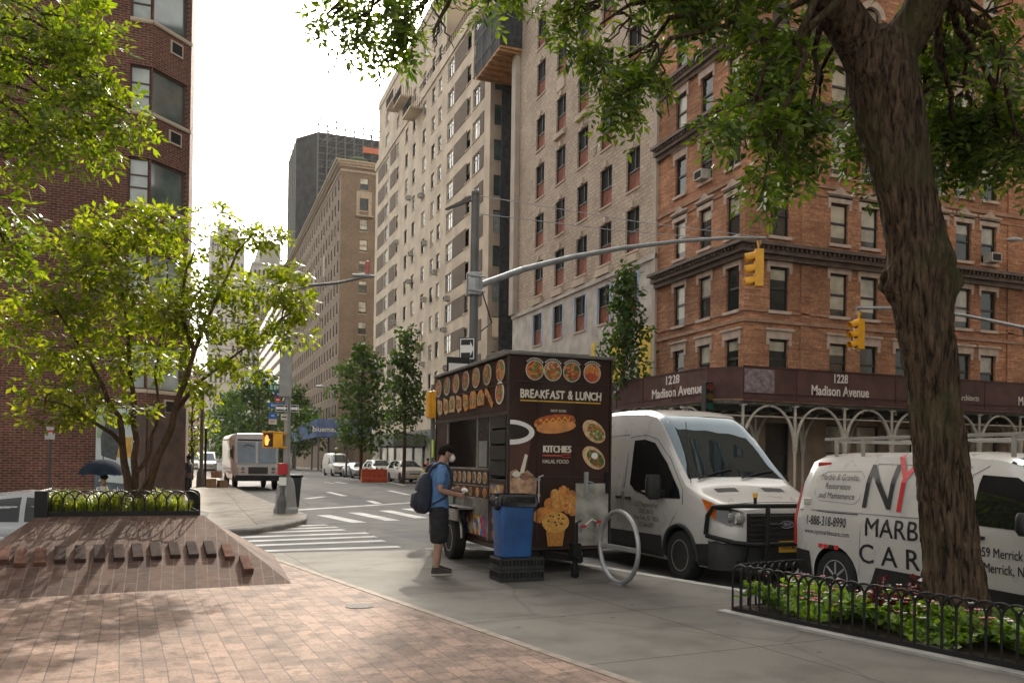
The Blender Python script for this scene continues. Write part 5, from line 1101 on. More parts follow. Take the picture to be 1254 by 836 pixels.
pbox('croissant_picture', [(ell(.50, .80, .13, .10, R(30)), 1), (ell(.66, .93, .10, .13, R(60)), 1), (ell(.99, .90, .09, .12, R(-25)), 1), (ell(.74, 1.0, .10, .17, R(25)), 0), (ell(.92, .98, .09, .17, R(-18)), 0), (ell(.83, 1.03, .085, .18, R(4)), 1), (ell(.795, 1.05, .03, .14, R(14)), 0), (ell(.875, 1.04, .03, .14, R(-8)), 0)], [FOOD[5], mat('croissant_print', (.55, .21, .045), .45, var=.35, scale=10)])
chips = [(ell(.70+a, .70+b_, .016, .014, n=8), 2) for a, b_ in ((-.1, .02), (-.03, .08), (.05, .05), (.1, -.02), (.0, .0), (.06, .1), (-.07, .09), (.12, .05), (.02, -.04))]
b = MB()
for k, (pts, mi) in enumerate([([(.56, .66), (.86, .66), (.82, .37), (.60, .37)], 1), (ell(.71, .70, .205, .145), 0)]): b.extr([(x, .0-.0035*k, z) for x, z in pts], (0, -.0035, 0), mi)
for pts, mi in chips: b.extr([(x, -.0071, z) for x, z in pts], (0, -.002, 0), mi)
b.build('muffin_picture', [mat('muffin_print', (.66, .34, .08), .45, var=.25, scale=12), mat('muffin_cup_print', (.55, .24, .05), .5, var=.2, scale=25), COFF], cart)
def hand_lettering(s, x0, x1):
    # each letter a little different in height and tilt, like brush lettering
    rg = random.Random(12); parts = []; cur = 0.
    for ch in s:
        if ch == ' ': cur += .05; continue
        q = MB(); q.text(ch, .155, Matrix.Identity(4), 0, align='LEFT', ex=.0015); xs_ = [v[0] for v in q.V]; w_ = max(xs_)-min(xs_); parts.append((q, cur-min(xs_), w_)); cur += w_+.014
    k = (x1-x0)/(cur-.014)
    for q, c, w_ in parts:
        A = Matrix.Translation((c, 0, 0)) @ Matrix.Rotation(R(rg.uniform(-5, 5)), 4, 'Z') @ Matrix.Diagonal((1, rg.uniform(.92, 1.16), 1, 1))
        for j, (dx, dy) in enumerate(((0, 0), (.009, .003), (.004, -.006))):
            B = frame((x0+dx, .0085-.0012*j, 2.412+dy+rg.uniform(-.004, .004)), XL, ZU) @ Matrix.Diagonal((k, 1, 1, 1)) @ A
            m.add(q.V, q.F, 0, B)
m = MB()
def T(s, size, x, z, mi=0, off=0., al='LEFT', sx=1., sh=0., k=0): m.text(s, size, frame((x, .0085-.0012*k, z), XL, ZU), mi, align=al, off=off, sx=sx, shear=sh, ex=.003)
hand_lettering('BREAKFAST & LUNCH', .165, 1.385); T('HOT DOG', .05, .62, 2.225, 0, .0, sx=1.0); T('KITCHIES', .135, .505, 1.665, 0, .0, sx=.76); T('KITCHIES', .135, .511, 1.665, 0, .0, sx=.76, k=1); T('KITCHIES', .135, .517, 1.667, 0, .0, sx=.76, k=2); T('HALAL FOOD', .075, .505, 1.515, 0, 0, sx=.86)
m.box(.165, 1.385, .004, .0115, 2.36, 2.378, 1); m.box(.505, .93, .004, .0115, 1.612, 1.632, 2)
m.extr([(.80, .004, 1.60), (.93, .004, 1.595), (.93, .004, 1.65), (.80, .004, 1.645)], (0, .007, 0), 2); m.build('lettering', [CREAM, GOLD, REDP], cart, recalc=False)
m = MB(); m.box(1.01, 1.52, -.006, .011, .37, 1.24); m.build('steel_panel', [mat('stained_steel_panel', (.34, .33, .30), .4, .55, var=.45, scale=4)], cart)
for x in (1.17, 1.50): b = MB(); b.cyl((x, -.03, 1.16), (x, -.03, 1.36), .012, 8); b.cyl((x, -.03, 1.27), (x+.09*(1 if x < 1.3 else .2), -.05, 1.25), .01, 8); b.box(x-.03, x+.03, -.018, .01, 1.1, 1.4); b.build('latch', [BLACK if x > 1.3 else GALV], cart)
for x in (.44,): b = MB(); b.cyl((x, -.035, .98), (x, -.035, 1.34), .012, 8); b.cyl((x, -.035, 1.32), (x+.06, -.05, 1.35), .012, 8); b.box(x-.03, x+.03, -.02, .01, 1.05, 1.09); b.box(x-.03, x+.03, -.02, .01, 1.27, 1.31); b.build('latch', [GALV], cart)
for x, z in ((1.10, .64), (1.33, .70)):
    b = MB(); b.cyl((x, .01, z), (x, -.09, z), .018, 10, 0); b.cyl((x, -.05, z), (x, -.05, z-.08), .016, 10, 0); b.box(x-.035, x+.035, -.10, -.07, z-.012, z+.025, 1); b.build('valve', [GALV, mat('red_valve_handle', (.5, .02, .03), .4)], cart)
m = MB(); m.tube([(1.10, -.08, .64), (1.22, -.1, .74), (1.33, -.08, .70)], .012, 8); m.build('hose', [CREAM], cart)
m = MB(); m.box(.1, CW-.1, .2, CLn-.1, .27, .335); m.extr([(.45, .2, .22), (.53, .2, .22), (.80, -.62, .22), (.74, -.62, .22)], (0, 0, .09)); m.extr([(1.12, .2, .22), (1.2, .2, .22), (.84, -.62, .22), (.78, -.62, .22)], (0, 0, .09)); m.box(.2, 1.4, .05, .12, .2, .30); m.build('chassis', [BLACK], cart)
m = MB(); m.cyl((.76, -.55, .1), (.76, -.55, .72), .035, 10); m.box(.70, .82, -.61, -.49, .30, .46); m.cyl((.76, -.55, .72), (.84, -.55, .76), .012, 8); m.cyl((.76, -.57, .055), (.76, -.53, .055), .055, 14); m.box(.725, .795, -.585, -.515, .05, .13); m.cyl((.76, -.70, .25), (.76, -.5, .26), .04, 10); m.build('hitch_jack', [BLACK], cart, smooth=40)
def wheel_part(parent, x, y, z, r, w, side, rimm, rr=.6, name='wheel', spokes=0):
    M = Matrix.Translation((x, y, z)) @ Matrix.Rotation(R(90)*(1 if side > 0 else -1), 4, 'Y')
    b = MB(); h = w/2; b.lathe([(r*rr, -h), (r*.93, -h), (r, -h*.72), (r, h*.72), (r*.93, h), (r*.80, h*1.03), (r*rr, h*.9)], (0, 0, 0), 28, 0, M); q = b.build(name, [RUBBER], parent, smooth=35)
    b = MB(); b.lathe([(0, h*.78), (r*.12, h*.80), (r*.14, h*.72), (r*.22, h*.62), (r*rr*.74, h*.60), (r*rr*.82, h*.3), (r*rr*.93, h*.6), (r*rr*.97, h*.93), (r*rr*1.03, h*.92), (r*rr*1.02, h*.5)], (0, 0, 0), 28, 0, M)
    n = spokes or 8
    for i in range(n):
        a = 2*math.pi*i/n
        if spokes: b.tube([(r*.12*math.cos(a), r*.12*math.sin(a), h*.84), (r*rr*.9*math.cos(a), r*rr*.9*math.sin(a), h*.82)], r*.055, 5, 0, M=M)
        else: b.lathe([(0, h*.625), (r*.055, h*.622), (r*.055, h*.60)], (r*rr*.6*math.cos(a), r*rr*.6*math.sin(a), 0), 8, 1, M); b.lathe([(0, h*.72), (r*.02, h*.72), (r*.022, h*.61)], (r*.2*math.cos(a), r*.2*math.sin(a), 0), 6, 1, M)
    b.build('rim', [rimm, BLACK], q, smooth=40); return q
RIMW = mat('pale_wheel_rim', (.42, .39, .35), .5, .3, var=.2, scale=12)
for sd, x in ((-1, -.14), (1, CW+.10)):
    wheel_part(cart, x, 2.0, .33, .33, .2, sd, RIMW)
m = MB(); m.tube([(-.15, 2.0+.42*math.cos(a), .36+.42*math.sin(a)) for a in [math.pi*i/12 for i in range(13)]], .02, 6); m.box(-.25, .01, 1.5, 2.5, .80, .83); m.box(-.25, -.23, 1.5, 2.5, .62, .83); m.build('fender', [DULLST], cart)
m = MB(); m.box(-.26, .0, 2.52, 3.1, .50, 1.0); m.build('propane_locker', [mat('greenish_grey_box', (.35, .37, .33), .5, .2, var=.2)], cart, bev=.02)
# ------------------------------------------------------------------ bin on crates, bike rack
p = at(640, 712, Z=0)
cr = thing('plastic_crates', 'stack of black plastic crates under the blue bin beside the food cart', 'crate', (p.x, p.y+.22, 0))
for k in range(2):
    b = MB(); z0 = k*.155
    b.box(-.30, .30, -.21, .21, z0, z0+.02)
    for y0, y1 in ((-.21, -.19), (.19, .21)):
        b.box(-.30, .30, y0, y1, z0+.02, z0+.05); b.box(-.30, .30, y0, y1, z0+.115, z0+.15)
        for i in range(13): b.box(-.30+i*.049, -.288+i*.049, y0, y1, z0+.05, z0+.115)
    for x0, x1 in ((-.30, -.28), (.28, .30)):
        b.box(x0, x1, -.19, .19, z0+.02, z0+.05); b.box(x0, x1, -.19, .19, z0+.115, z0+.15)
        for i in range(9): b.box(x0, x1, -.19+i*.046, -.178+i*.046, z0+.05, z0+.115)
    b.box(-.27, .27, -.18, .18, z0+.03, z0+.14); b.build('crate', [mat('black_plastic', (.018, .018, .019), .45, var=.3, scale=8)], cr)
bn = thing('trash_bin', 'tall blue plastic trash bin lined with a black bag beside the food cart', 'bin', (p.x-.06, p.y+.22, .312))
m = MB(); prof = [(.215, 0), (.225, .02), (.262, .76), (.262, .79)]
def rrect(hx_, hy_, r_, n=4):
    out = []
    for cx_, cy_, a0 in ((hx_-r_, hy_-r_, 0), (-hx_+r_, hy_-r_, 90), (-hx_+r_, -hy_+r_, 180), (hx_-r_, -hy_+r_, 270)):
        out += [(cx_+r_*math.cos(R(a0+90*i/n)), cy_+r_*math.sin(R(a0+90*i/n))) for i in range(n+1)]
    return out
def rloft(mb, secs, mi=0, cap=True, M=None):
    vs = []; n = None
    for hx_, hy_, r_, z, *o in secs:
        q = rrect(hx_, hy_, r_); n = len(q); ox, oy = (o+[0, 0])[:2]; vs += [(a+ox, b_+oy, z) for a, b_ in q]
    fs = [(i*n+j, i*n+(j+1) % n, (i+1)*n+(j+1) % n, (i+1)*n+j) for i in range(len(secs)-1) for j in range(n)]
    if cap: fs += [tuple(range(n-1, -1, -1)), tuple(range((len(secs)-1)*n, len(secs)*n))]
    mb.add(vs, fs, mi, M)
rloft(m, [(.20, .17, .04, 0), (.205, .175, .04, .03), (.235, .20, .045, .72), (.245, .21, .045, .73), (.245, .21, .045, .78)]); m.build('bin_body', [mat('blue_plastic', (.022, .085, .25), .42, var=.25, scale=3)], bn, smooth=40)
m = MB(); vs = []; n = 60; rows_ = 6
for i in range(rows_):
    z = .80 - i*.028; q = rrect(.252+.004*i, .217+.004*i, .05, 14)
    vs += [(a*(1+.02*math.sin(j*1.7+i)+.015*math.sin(j*.6)), b_*(1+.02*math.sin(j*1.7+i)), z - (0 if i < 3 else .03*(math.sin(j*.45)+.6*math.sin(j*1.1)))) for j, (a, b_) in enumerate(q)]
n = len(q); m.add(vs, [(i*n+j, i*n+(j+1) % n, (i+1)*n+(j+1) % n, (i+1)*n+j) for i in range(rows_-1) for j in range(n)])
m.add([(a*.96, b_*.96, .70) for a, b_ in q] + vs[:n], [tuple(range(n))] + [(j, (j+1) % n, (j+1) % n+n, j+n) for j in range(n)]); m.ball((-.26, -.1, .68), (.05, .06, .09), 8, 6); m.build('bag_liner', [mat('black_bin_bag', (.012, .012, .013), .3, var=.3, scale=12, bmp=.4, bscale=30)], bn, smooth=60)
p = at(757, 715, Z=0); rk = thing('bike_rack', 'round galvanised bike rack ring with a crossbar on the sidewalk', 'bike rack', (p.x, p.y, 0), R(94))
m = MB(); m.tube([(.45*math.cos(a), 0, .47+.45*math.sin(a)) for a in [2*math.pi*i/48 for i in range(48)]], .03, 12, closed=True); m.build('ring', [GALV], rk, smooth=60)
m = MB(); m.box(-.43, .43, -.014, .014, .43, .49); m.build('crossbar', [GALV], rk, bev=.008)
m = MB(); m.box(-.13, .13, -.05, .05, 0, .014)
for x in (-.1, .1): m.cyl((x, 0, .014), (x, 0, .03), .014, 8)
m.build('foot_plate', [GALV], rk)
# ------------------------------------------------------------------ people
SKIN = mat('skin', (.33, .195, .14), .55, var=.12, scale=8); HAIR = mat('dark_hair', (.010, .008, .007), .95, spec=.1, var=.4, scale=40, bmp=.5, bscale=120)
BLUET = mat('blue_tshirt', (.085, .18, .36), .9, var=.12, scale=6, bmp=.25, bscale=14); BLKC = mat('black_cloth', (.012, .012, .014), .85, var=.2, scale=9, bmp=.25, bscale=16); NAVY = mat('navy_backpack_cloth', (.016, .020, .036), .8, var=.25, scale=10, bmp=.2)
def head(parent, c, tilt=0., s=1., hair=HAIR, skin_=SKIN, hairlow=.0):
    M = Matrix.Translation(c) @ Matrix.Rotation(tilt, 4, 'Y') @ Matrix.Scale(s, 4)
    return M
def chain(pts): return [(i, i+1) for i in range(len(pts)-1)]
def hand(V, E, wi, base, dirn, palmn, s=1., curl=.5, r=.0095):
    """five bent fingers rooted in the palm; wi = wrist vertex"""
    d = Vector(dirn).normalized(); n = Vector(palmn).normalized(); sd = d.cross(n).normalized(); b = Vector(base)
    k = len(V); V.append((*(b+d*.045*s), .026*s, .034*s)); E.append((wi, k)); V.append((*(b+d*.085*s), .019*s, .034*s)); E.append((k, k+1))
    for i, (off, ln) in enumerate(((-.027, .062), (-.009, .075), (.009, .070), (.026, .055))):
        a = b + d*.09*s + sd*off*s; j = len(V); V.append((*a, r*s)); E.append((k+1, j))
        q = a + (d*math.cos(curl*.6) + n*math.sin(curl*.6))*ln*.5*s; V.append((*q, r*s*.95)); E.append((j, j+1))
        q2 = q + (d*math.cos(curl*1.6) + n*math.sin(curl*1.6))*ln*.5*s; V.append((*q2, r*s*.8)); E.append((j+1, j+2))
    j = len(V); a = b + d*.035*s - sd*.034*s + n*.01*s; V.append((*a, r*1.15*s)); E.append((k, j)); q = a + (d*.8 - sd*.35 + n*.6).normalized()*.035*s; V.append((*q, r*s)); E.append((j, j+1)); q2 = q + (d*.95 + n*.3).normalized()*.03*s; V.append((*q2, r*.85*s)); E.append((j+1, j+2))
def face_bits(mb, M, mi_eye, mi_brow):
    for sy_ in (-1, 1):
        mb.ball((.090, sy_*.031, .008), (.011, .014, .011), 10, 8, mi_eye, M); mb.ball((.0985, sy_*.031, .007), (.004, .006, .006), 8, 6, mi_brow, M); mb.box(.092, .101, sy_*.031-.02, sy_*.031+.02, .028, .036, mi_brow, M)
mp_ = at(537, 703, Z=0)
def crumple(o, amp, sc, seed):
    # cloth folds: stretched ridged noise pushed along the normals
    me = o.data; ns = [v.normal.copy() for v in me.vertices]
    for v, n in zip(me.vertices, ns):
        p = v.co; q = Vector((p.x*sc+seed, p.y*sc, p.z*sc*1.6 + 2.2*p.x)); f = 1-abs(mnoise.noise(q)*2.2); f2 = mnoise.noise(q*2.3)
        v.co = p + n*amp*(f-.55+.4*f2)
    return o
man = thing('person', 'man in blue t-shirt, black shorts and white face mask standing at the food cart', 'person', (mp_.x, mp_.y+.05, 0))
V = [(0, 0, .93, .125, .15)]; E = []
def add(pts, root):
    k = root
    for q in pts: V.append(q); E.append((k, len(V)-1)); k = len(V)-1
    return k
sp_ = add([(-.005, 0, 1.08, .11, .14), (.0, 0, 1.24, .125, .16), (.0, 0, 1.38, .115, .165)], 0)
nk = add([(.03, 0, 1.475, .058, .06), (.055, 0, 1.535, .055, .058)], sp_)
hd = add([(.095, 0, 1.60, .088, .074), (.105, 0, 1.665, .098, .08)], nk)
for sy_ in (-1, 1):
    if sy_ < 0: w = add([(.0, -.16, 1.40, .062), (-.03, -.225, 1.27, .052), (-.05, -.235, 1.14, .044), (.07, -.225, 1.105, .042), (.20, -.20, 1.075, .028, .033)], sp_); hand(V, E, w, (.20, -.20, 1.075), (1, .15, -.1), (-.1, .9, -.2), 1., .9)
    else: w = add([(.0, .16, 1.40, .062), (.02, .225, 1.27, .052), (.03, .235, 1.14, .044), (.15, .20, 1.12, .040), (.25, .14, 1.13, .028, .033)], sp_); hand(V, E, w, (.25, .14, 1.13), (1, -.3, .05), (0, -.9, -.2), 1., .8)
    lx = -.02 if sy_ < 0 else .05
    add([(lx*.3, sy_*.095, .82, .095, .09), (lx, sy_*.10, .48, .062), (lx-.005, sy_*.10, .38, .062), (lx-.02, sy_*.10, .30, .060), (lx-.03, sy_*.10, .10, .040), (lx+.02, sy_*.10, .05, .038), (lx+.13, sy_*.105, .04, .034)], 0)
skin('body', V, E, [SKIN], man, 2)
Ms = Matrix.Translation((.10, 0, 1.632)) @ Matrix.Rotation(R(18), 4, 'Y')
m = MB(); m.extr([(.100, -.012, .02), (.100, .012, .02), (.128, .008, -.03), (.128, -.008, -.03)], (-.03, 0, 0), 0, Ms); face_bits(m, Ms, 1, 2)
for sy_ in (-1, 1): m.ball((-.012, sy_*.085, -.012), (.024, .010, .033), 10, 8, 0, Ms); m.tube([(-.012+.018*math.cos(a), sy_*.094, -.012+.026*math.sin(a)) for a in [.3+4.6*i/10 for i in range(11)]], .005, 5, 0, M=Ms)
m.box(.088, .104, -.022, .022, -.066, -.060, 2, Ms); m.build('face', [SKIN, WHITE, HAIR], man, smooth=50)
m = MB(); vs, fs = [], []; n1, n2 = 22, 10
for i in range(n2+1):
    a = math.pi*.56*i/n2
    for j in range(n1):
        b_ = 2*math.pi*j/n1; fr__ = math.cos(b_); lim = .60 if fr__ > .45 else (.82 if fr__ > .05 else (1.0 if fr__ > -.3 else 1.15)); aa = a*lim
        vs.append((-.004+(.106+.006*math.sin(7*b_+2*i))*math.sin(aa)*math.cos(b_), (.086+.004*math.sin(8*b_+i))*math.sin(aa)*math.sin(b_), .006+.116*math.cos(aa) + .007*math.sin(9*b_+i)))
m.add(vs, [(i*n1+j, i*n1+(j+1) % n1, (i+1)*n1+(j+1) % n1, (i+1)*n1+j) for i in range(n2) for j in range(n1)], 0, Ms); o = m.build('hair', [HAIR], man, smooth=60, weld=True)
sd_ = o.modifiers.new('t', 'SOLIDIFY'); sd_.thickness = .008
m = MB(); m.ball((.095, 0, -.045), (.048, .062, .052), 14, 10, 0, Ms)
for sy_ in (-1, 1):
    m.tube([(.09, sy_*.055, -.02), (.03, sy_*.092, -.0), (-.02, sy_*.094, .01)], .0025, 5, 0, M=Ms); m.tube([(.09, sy_*.055, -.065), (.03, sy_*.09, -.05), (-.02, sy_*.094, -.03)], .0025, 5, 0, M=Ms)
m.build('face_mask', [mat('white_face_mask', (.70, .68, .64), .8, var=.06, bmp=.2)], man, smooth=60)
V = [(0, 0, .78, .15, .178)]; E = []
k = add([(0, 0, .90, .152, .18), (-.005, 0, 1.04, .14, .168), (-.005, 0, 1.24, .15, .19), (-.01, 0, 1.39, .142, .185)], 0); add([(.025, 0, 1.47, .072, .076)], k)
add([(-.005, -.165, 1.405, .085), (-.03, -.225, 1.29, .068), (-.045, -.235, 1.185, .066)], k); add([(-.005, .165, 1.405, .085), (.02, .225, 1.29, .068), (.028, .235, 1.185, .066)], k)
crumple(skin('t_shirt', V, E, [BLUET], man, 3), .010, 7., 3)
V = [(0, 0, 1.03, .135, .16)]; E = []
for sy_ in (-1, 1):
    lx = -.02 if sy_ < 0 else .05; add([(lx*.3, sy_*.09, .82, .135, .125), (lx, sy_*.10, .66, .135, .125), (lx+.005, sy_*.10, .50, .13, .12), (lx+.005, sy_*.10, .41, .125, .12)], 0)
crumple(skin('shorts', V, E, [BLKC], man, 3), .012, 6., 8)
for sy_ in (-1, 1):
    lx = -.05 if sy_ < 0 else .02; b = MB()
    rloft(b, [(.148, .048, .045, .0, lx+.075, sy_*.103), (.150, .050, .045, .022, lx+.075, sy_*.103)], 1); rloft(b, [(.143, .046, .04, .023, lx+.073, sy_*.103), (.135, .045, .04, .055, lx+.068, sy_*.103), (.085, .043, .04, .085, lx+.025, sy_*.103), (.06, .043, .04, .105, lx+.0, sy_*.103)], 0)
    b.build('shoe', [mat('dark_sneaker', (.03, .025, .02), .7, var=.3), mat('pale_shoe_sole', (.40, .36, .30), .7)], man, smooth=40)
V = []; E = []
bp = thing('backpack', 'navy blue backpack worn by the man in the blue t-shirt', 'backpack', (mp_.x-.245, mp_.y+.05, .82))
m = MB(); Mb = Matrix.Translation((.0, 0, 0)) @ Matrix.Rotation(R(6), 4, 'Y') @ Matrix.Diagonal((.88, .92, 1.08, 1)); rloft(m, [(.05, .10, .04, 0), (.095, .145, .06, .03), (.115, .155, .07, .14), (.11, .155, .07, .30), (.085, .145, .06, .42), (.05, .11, .045, .49), (.02, .07, .018, .51)], 0, True, Mb); m.build('pack', [NAVY], bp, smooth=60)
m = MB(); rloft(m, [(.03, .09, .03, .05, -.10), (.05, .12, .045, .08, -.11), (.055, .12, .05, .22, -.11), (.03, .10, .03, .27, -.09)], 0, True, Mb); m.build('front_pocket', [NAVY], bp, smooth=60)
for sy_ in (-1, 1):
    m = MB(); pts = [(.06, sy_*.09, .50), (.12, sy_*.105, .62), (.225, sy_*.115, .675), (.33, sy_*.125, .625), (.385, sy_*.135, .51), (.38, sy_*.15, .37), (.28, sy_*.18, .22), (.10, sy_*.14, .12)]
    m.tube(pts, [.02, .025, .028, .028, .026, .018, .012, .01], 8); m.build('strap', [NAVY], bp, smooth=60)
m = MB(); q = MB(); q.ball((0, 0, 0), (.05, .035, .03), 9, 6); rg = np.random.default_rng(2); q.V = [tuple(np.array(v)*(1+rg.normal()*.14)) for v in q.V]
o = q.build('paper_napkin', [WHITE], None, smooth=30); o.location = (mp_.x+.36, mp_.y+.05-.02, 1.13); tag(o, 'crumpled white paper napkin held by the man in the blue t-shirt', 'napkin')
def small_person(label, loc, rz, top, legs, headm=SKIN, h=1.72, arm=0.):
    s = h/1.72; t = thing('person', label, 'person', loc, rz); global V, E
    V = [(0, 0, .92*s, .12, .14)]; E = []; k = add([(0, 0, 1.2*s, .12, .15), (0, 0, 1.38*s, .1, .15)], 0); add([(0, 0, 1.47*s, .05), (.02, 0, 1.56*s, .085, .075), (.02, 0, 1.63*s, .09, .078)], k)
    for sy_ in (-1, 1):
        add([(0, sy_*.17, 1.37*s, .06), (-.02, sy_*.23, 1.1*s, .045), (.06+arm*.2, sy_*.22, (.87+arm*.3)*s, .03), (.08+arm*.22, sy_*.22, (.80+arm*.3)*s, .03)], k); add([(0, sy_*.09, .8*s, .09), (.03*sy_, sy_*.1, .47*s, .065), (-.06*sy_, sy_*.1, .09, .045), (.08-.06*sy_, sy_*.1, .05, .04)], 0)
    skin('body', V, E, [headm], t, 1)
    V = [(0, 0, .9*s, .14, .165)]; E = []; k = add([(0, 0, 1.2*s, .14, .17), (0, 0, 1.385*s, .11, .165)], 0)
    for sy_ in (-1, 1): add([(0, sy_*.17, 1.385*s, .072), (-.02, sy_*.23, 1.12*s, .06)], k)
    skin('shirt', V, E, [top], t, 1)
    V = [(0, 0, .92*s, .135, .155)]; E = []
    for sy_ in (-1, 1): add([(0, sy_*.095, .8*s, .105), (.03*sy_, sy_*.1, .47*s, .08), (-.06*sy_, sy_*.1, .12, .06)], 0)
    skin('trousers', V, E, [legs], t, 1); b = MB(); b.ball((-.005, 0, 1.665*s), (.10, .088, .075), 12, 8); b.build('hair', [HAIR], t, smooth=60); return t
NVY2 = mat('dark_clothes', (.02, .022, .028), .9, var=.2); VEST = mat('hi_vis_yellow', (.55, .65, .03), .7, var=.1); ORV = mat('hi_vis_orange', (.75, .13, .02), .7, var=.1); DEN = mat('dark_denim', (.04, .05, .08), .9, var=.2); PALE = mat('pale_shirt', (.55, .50, .44), .9, var=.1)
small_person('person in dark clothes walking at the brick building corner', (at(231, 560, Y=36).x, 36, -.1), R(150), NVY2, NVY2, mat('dark_skin', (.10, .06, .045), .6))
small_person('road worker in yellow vest crouched near the orange barrier behind the man with backpack', (at(520, 560, Y=46).x, 46, RZ), R(200), VEST, mat('red_trousers', (.25, .05, .04), .9, var=.2), h=1.45, arm=.5)
small_person('road worker in orange vest standing behind the yellow vested one', (at(524, 560, Y=50).x, 50, RZ), R(120), ORV, DEN, h=1.82, arm=.3)
small_person('far pedestrian in brown top walking under the blue scaffold awning', (at(395, 560, Y=118).x, 118, 0), R(-90), mat('brown_top', (.25, .14, .09), .9), DEN)
uq = at(125, 580, Y=24.5); small_person('person in a pale shirt under the dark blue umbrella', (uq.x+.05, 24.5, -.62), R(180), PALE, DEN, h=1.66, arm=.8)
um = thing('umbrella', 'dark blue umbrella open above the person in the pale shirt', 'umbrella', (uq.x+.02, 24.5, .6)); m = MB(); zt_ = at(125, 562, Y=24.5).z; rad = .62; vs = []; n = 8
for i in range(7):
    f = i/6; a = f*1.12
    for j in range(32):
        b_ = 2*math.pi*j/32; sc = 1-.07*f*abs(math.sin(4*b_)); vs.append((rad*math.sin(a)/math.sin(1.12)*math.cos(b_)*sc, rad*math.sin(a)/math.sin(1.12)*math.sin(b_)*sc, zt_-.6-.42*(1-math.cos(a))/(1-math.cos(1.12)) + .03*f*abs(math.sin(4*b_))))
m.add(vs, [(i*32+j, i*32+(j+1) % 32, (i+1)*32+(j+1) % 32, (i+1)*32+j) for i in range(6) for j in range(32)]); m.build('canopy', [mat('dark_blue_umbrella_cloth', (.016, .022, .036), .95, spec=.1, var=.2)], um, smooth=25)
m = MB(); m.cyl((0, 0, -.35), (0, 0, zt_-.52), .012, 8); m.cyl((0, 0, -.4), (0, 0, -.3), .02, 8); m.build('shaft', [BLACK], um)
# ------------------------------------------------------------------ vehicles (local: nose at y=0 facing -y, tail at +y, z up from the road)
def paint(name, col, rough=.3, var=.05, metal=0.): return mat(name, col, rough, metal, var=var, scale=1.5, coat=.6)
WPAINT = paint('white_vehicle_paint', (.50, .485, .46)); WPAINT2 = paint('warm_white_paint', (.60, .58, .54), .35); SILV = paint('silver_paint', (.34, .35, .36), .3, metal=.5); DKCAR = paint('dark_grey_paint', (.035, .037, .04), .25); CREAMT = paint('truck_white_paint', (.70, .70, .69), .4, .06)
VGLASS = glassmat('vehicle_glass', (.010, .012, .013), .025, .6); WSCREEN = glassmat('windscreen_glass', (.018, .024, .026), .02, 1.0); WSCREEN.node_tree.nodes['Principled BSDF'].inputs['IOR'].default_value = 1.8; WSCREEN.node_tree.nodes['Principled BSDF'].inputs['Specular Tint'].default_value = (.72, .88, 1., 1); PLAST = mat('black_bumper_plastic', (.013, .013, .0135), .6, var=.15, scale=5); HEADL = glassmat('headlamp_lens', (.22, .22, .21), .05, .8, .5); AMBER = mat('amber_lens', (.55, .12, .01), .25); TAILR = mat('red_lens', (.36, .015, .012), .2, coat=.5); PLATEY = mat('yellow_number_plate', (.68, .38, .02), .5, var=.05); RIMD = mat('steel_wheel', (.30, .26, .215), .55, .2, var=.2, scale=12); RIMS = mat('alloy_wheel', (.36, .36, .36), .4, .3, var=.1, scale=12)  # windscreen specular tint paints a bluer sky into its reflection
class Body:
    def __init__(s, st): s.st = st
    def ring(s, k):
        y, zb, zbelt, zt, hb, hm, ht = s.st[k]; zm = zb+(zbelt-zb)*.45
        return [(0, zb), (hb-.06, zb), (hb, zb+.07), (hm-.01, zm), (hm, zbelt-.06), (hm-.015, zbelt), (hm+(ht-hm)*.55, zbelt+(zt-zbelt)*.58), (ht, zt-(zt-zbelt)*.18-.0), (ht-.05, zt-(zt-zbelt)*.06), (ht-.14, zt-.005), (ht*.5, zt+.012), (0, zt+.02)]
    def ring_at(s, y):
        st = s.st
        for i in range(len(st)-1):
            if st[i][0] <= y <= st[i+1][0]:
                t = (y-st[i][0])/max(1e-6, st[i+1][0]-st[i][0]); a, b = s.ring(i), s.ring(i+1)
                return [(p[0]+(q[0]-p[0])*t, p[1]+(q[1]-p[1])*t) for p, q in zip(a, b)]
        return s.ring(0 if y < st[0][0] else len(st)-1)
    def side_x(s, y, z):
        r = s.ring_at(y); best = 0
        for p, q in zip(r[1:-1], r[2:]):
            if min(p[1], q[1]) <= z <= max(p[1], q[1]) and abs(q[1]-p[1]) > 1e-6: best = max(best, p[0]+(q[0]-p[0])*(z-p[1])/(q[1]-p[1]))
        return best or max(p[0] for p in r)
    def top_z(s, x, y):
        r = s.ring_at(y); x = abs(x); best = -9
        for p, q in zip(r[4:-1], r[5:]):
            if min(p[0], q[0])-1e-6 <= x <= max(p[0], q[0])+1e-6: 
                t = (x-p[0])/(q[0]-p[0]) if abs(q[0]-p[0]) > 1e-6 else 0; best = max(best, p[1]+(q[1]-p[1])*t)
        return best if best > -9 else r[-1][1]
    def mesh(s):
        m = MB(); k = len(s.ring(0))
        for i in range(len(s.st)):
            r = s.ring(i); y = s.st[i][0]; m.V += [(x, y, z) for x, z in r] + [(-x, y, z) for x, z in r[-2:0:-1]]
        n = 2*k-2
        for i in range(len(s.st)-1): m.F += [(i*n+j, i*n+(j+1) % n, (i+1)*n+(j+1) % n, (i+1)*n+j) for j in range(n)]
        m.F += [tuple(range(n-1, -1, -1)), tuple(range((len(s.st)-1)*n, len(s.st)*n))]; m.M = [0]*len(m.F); return m
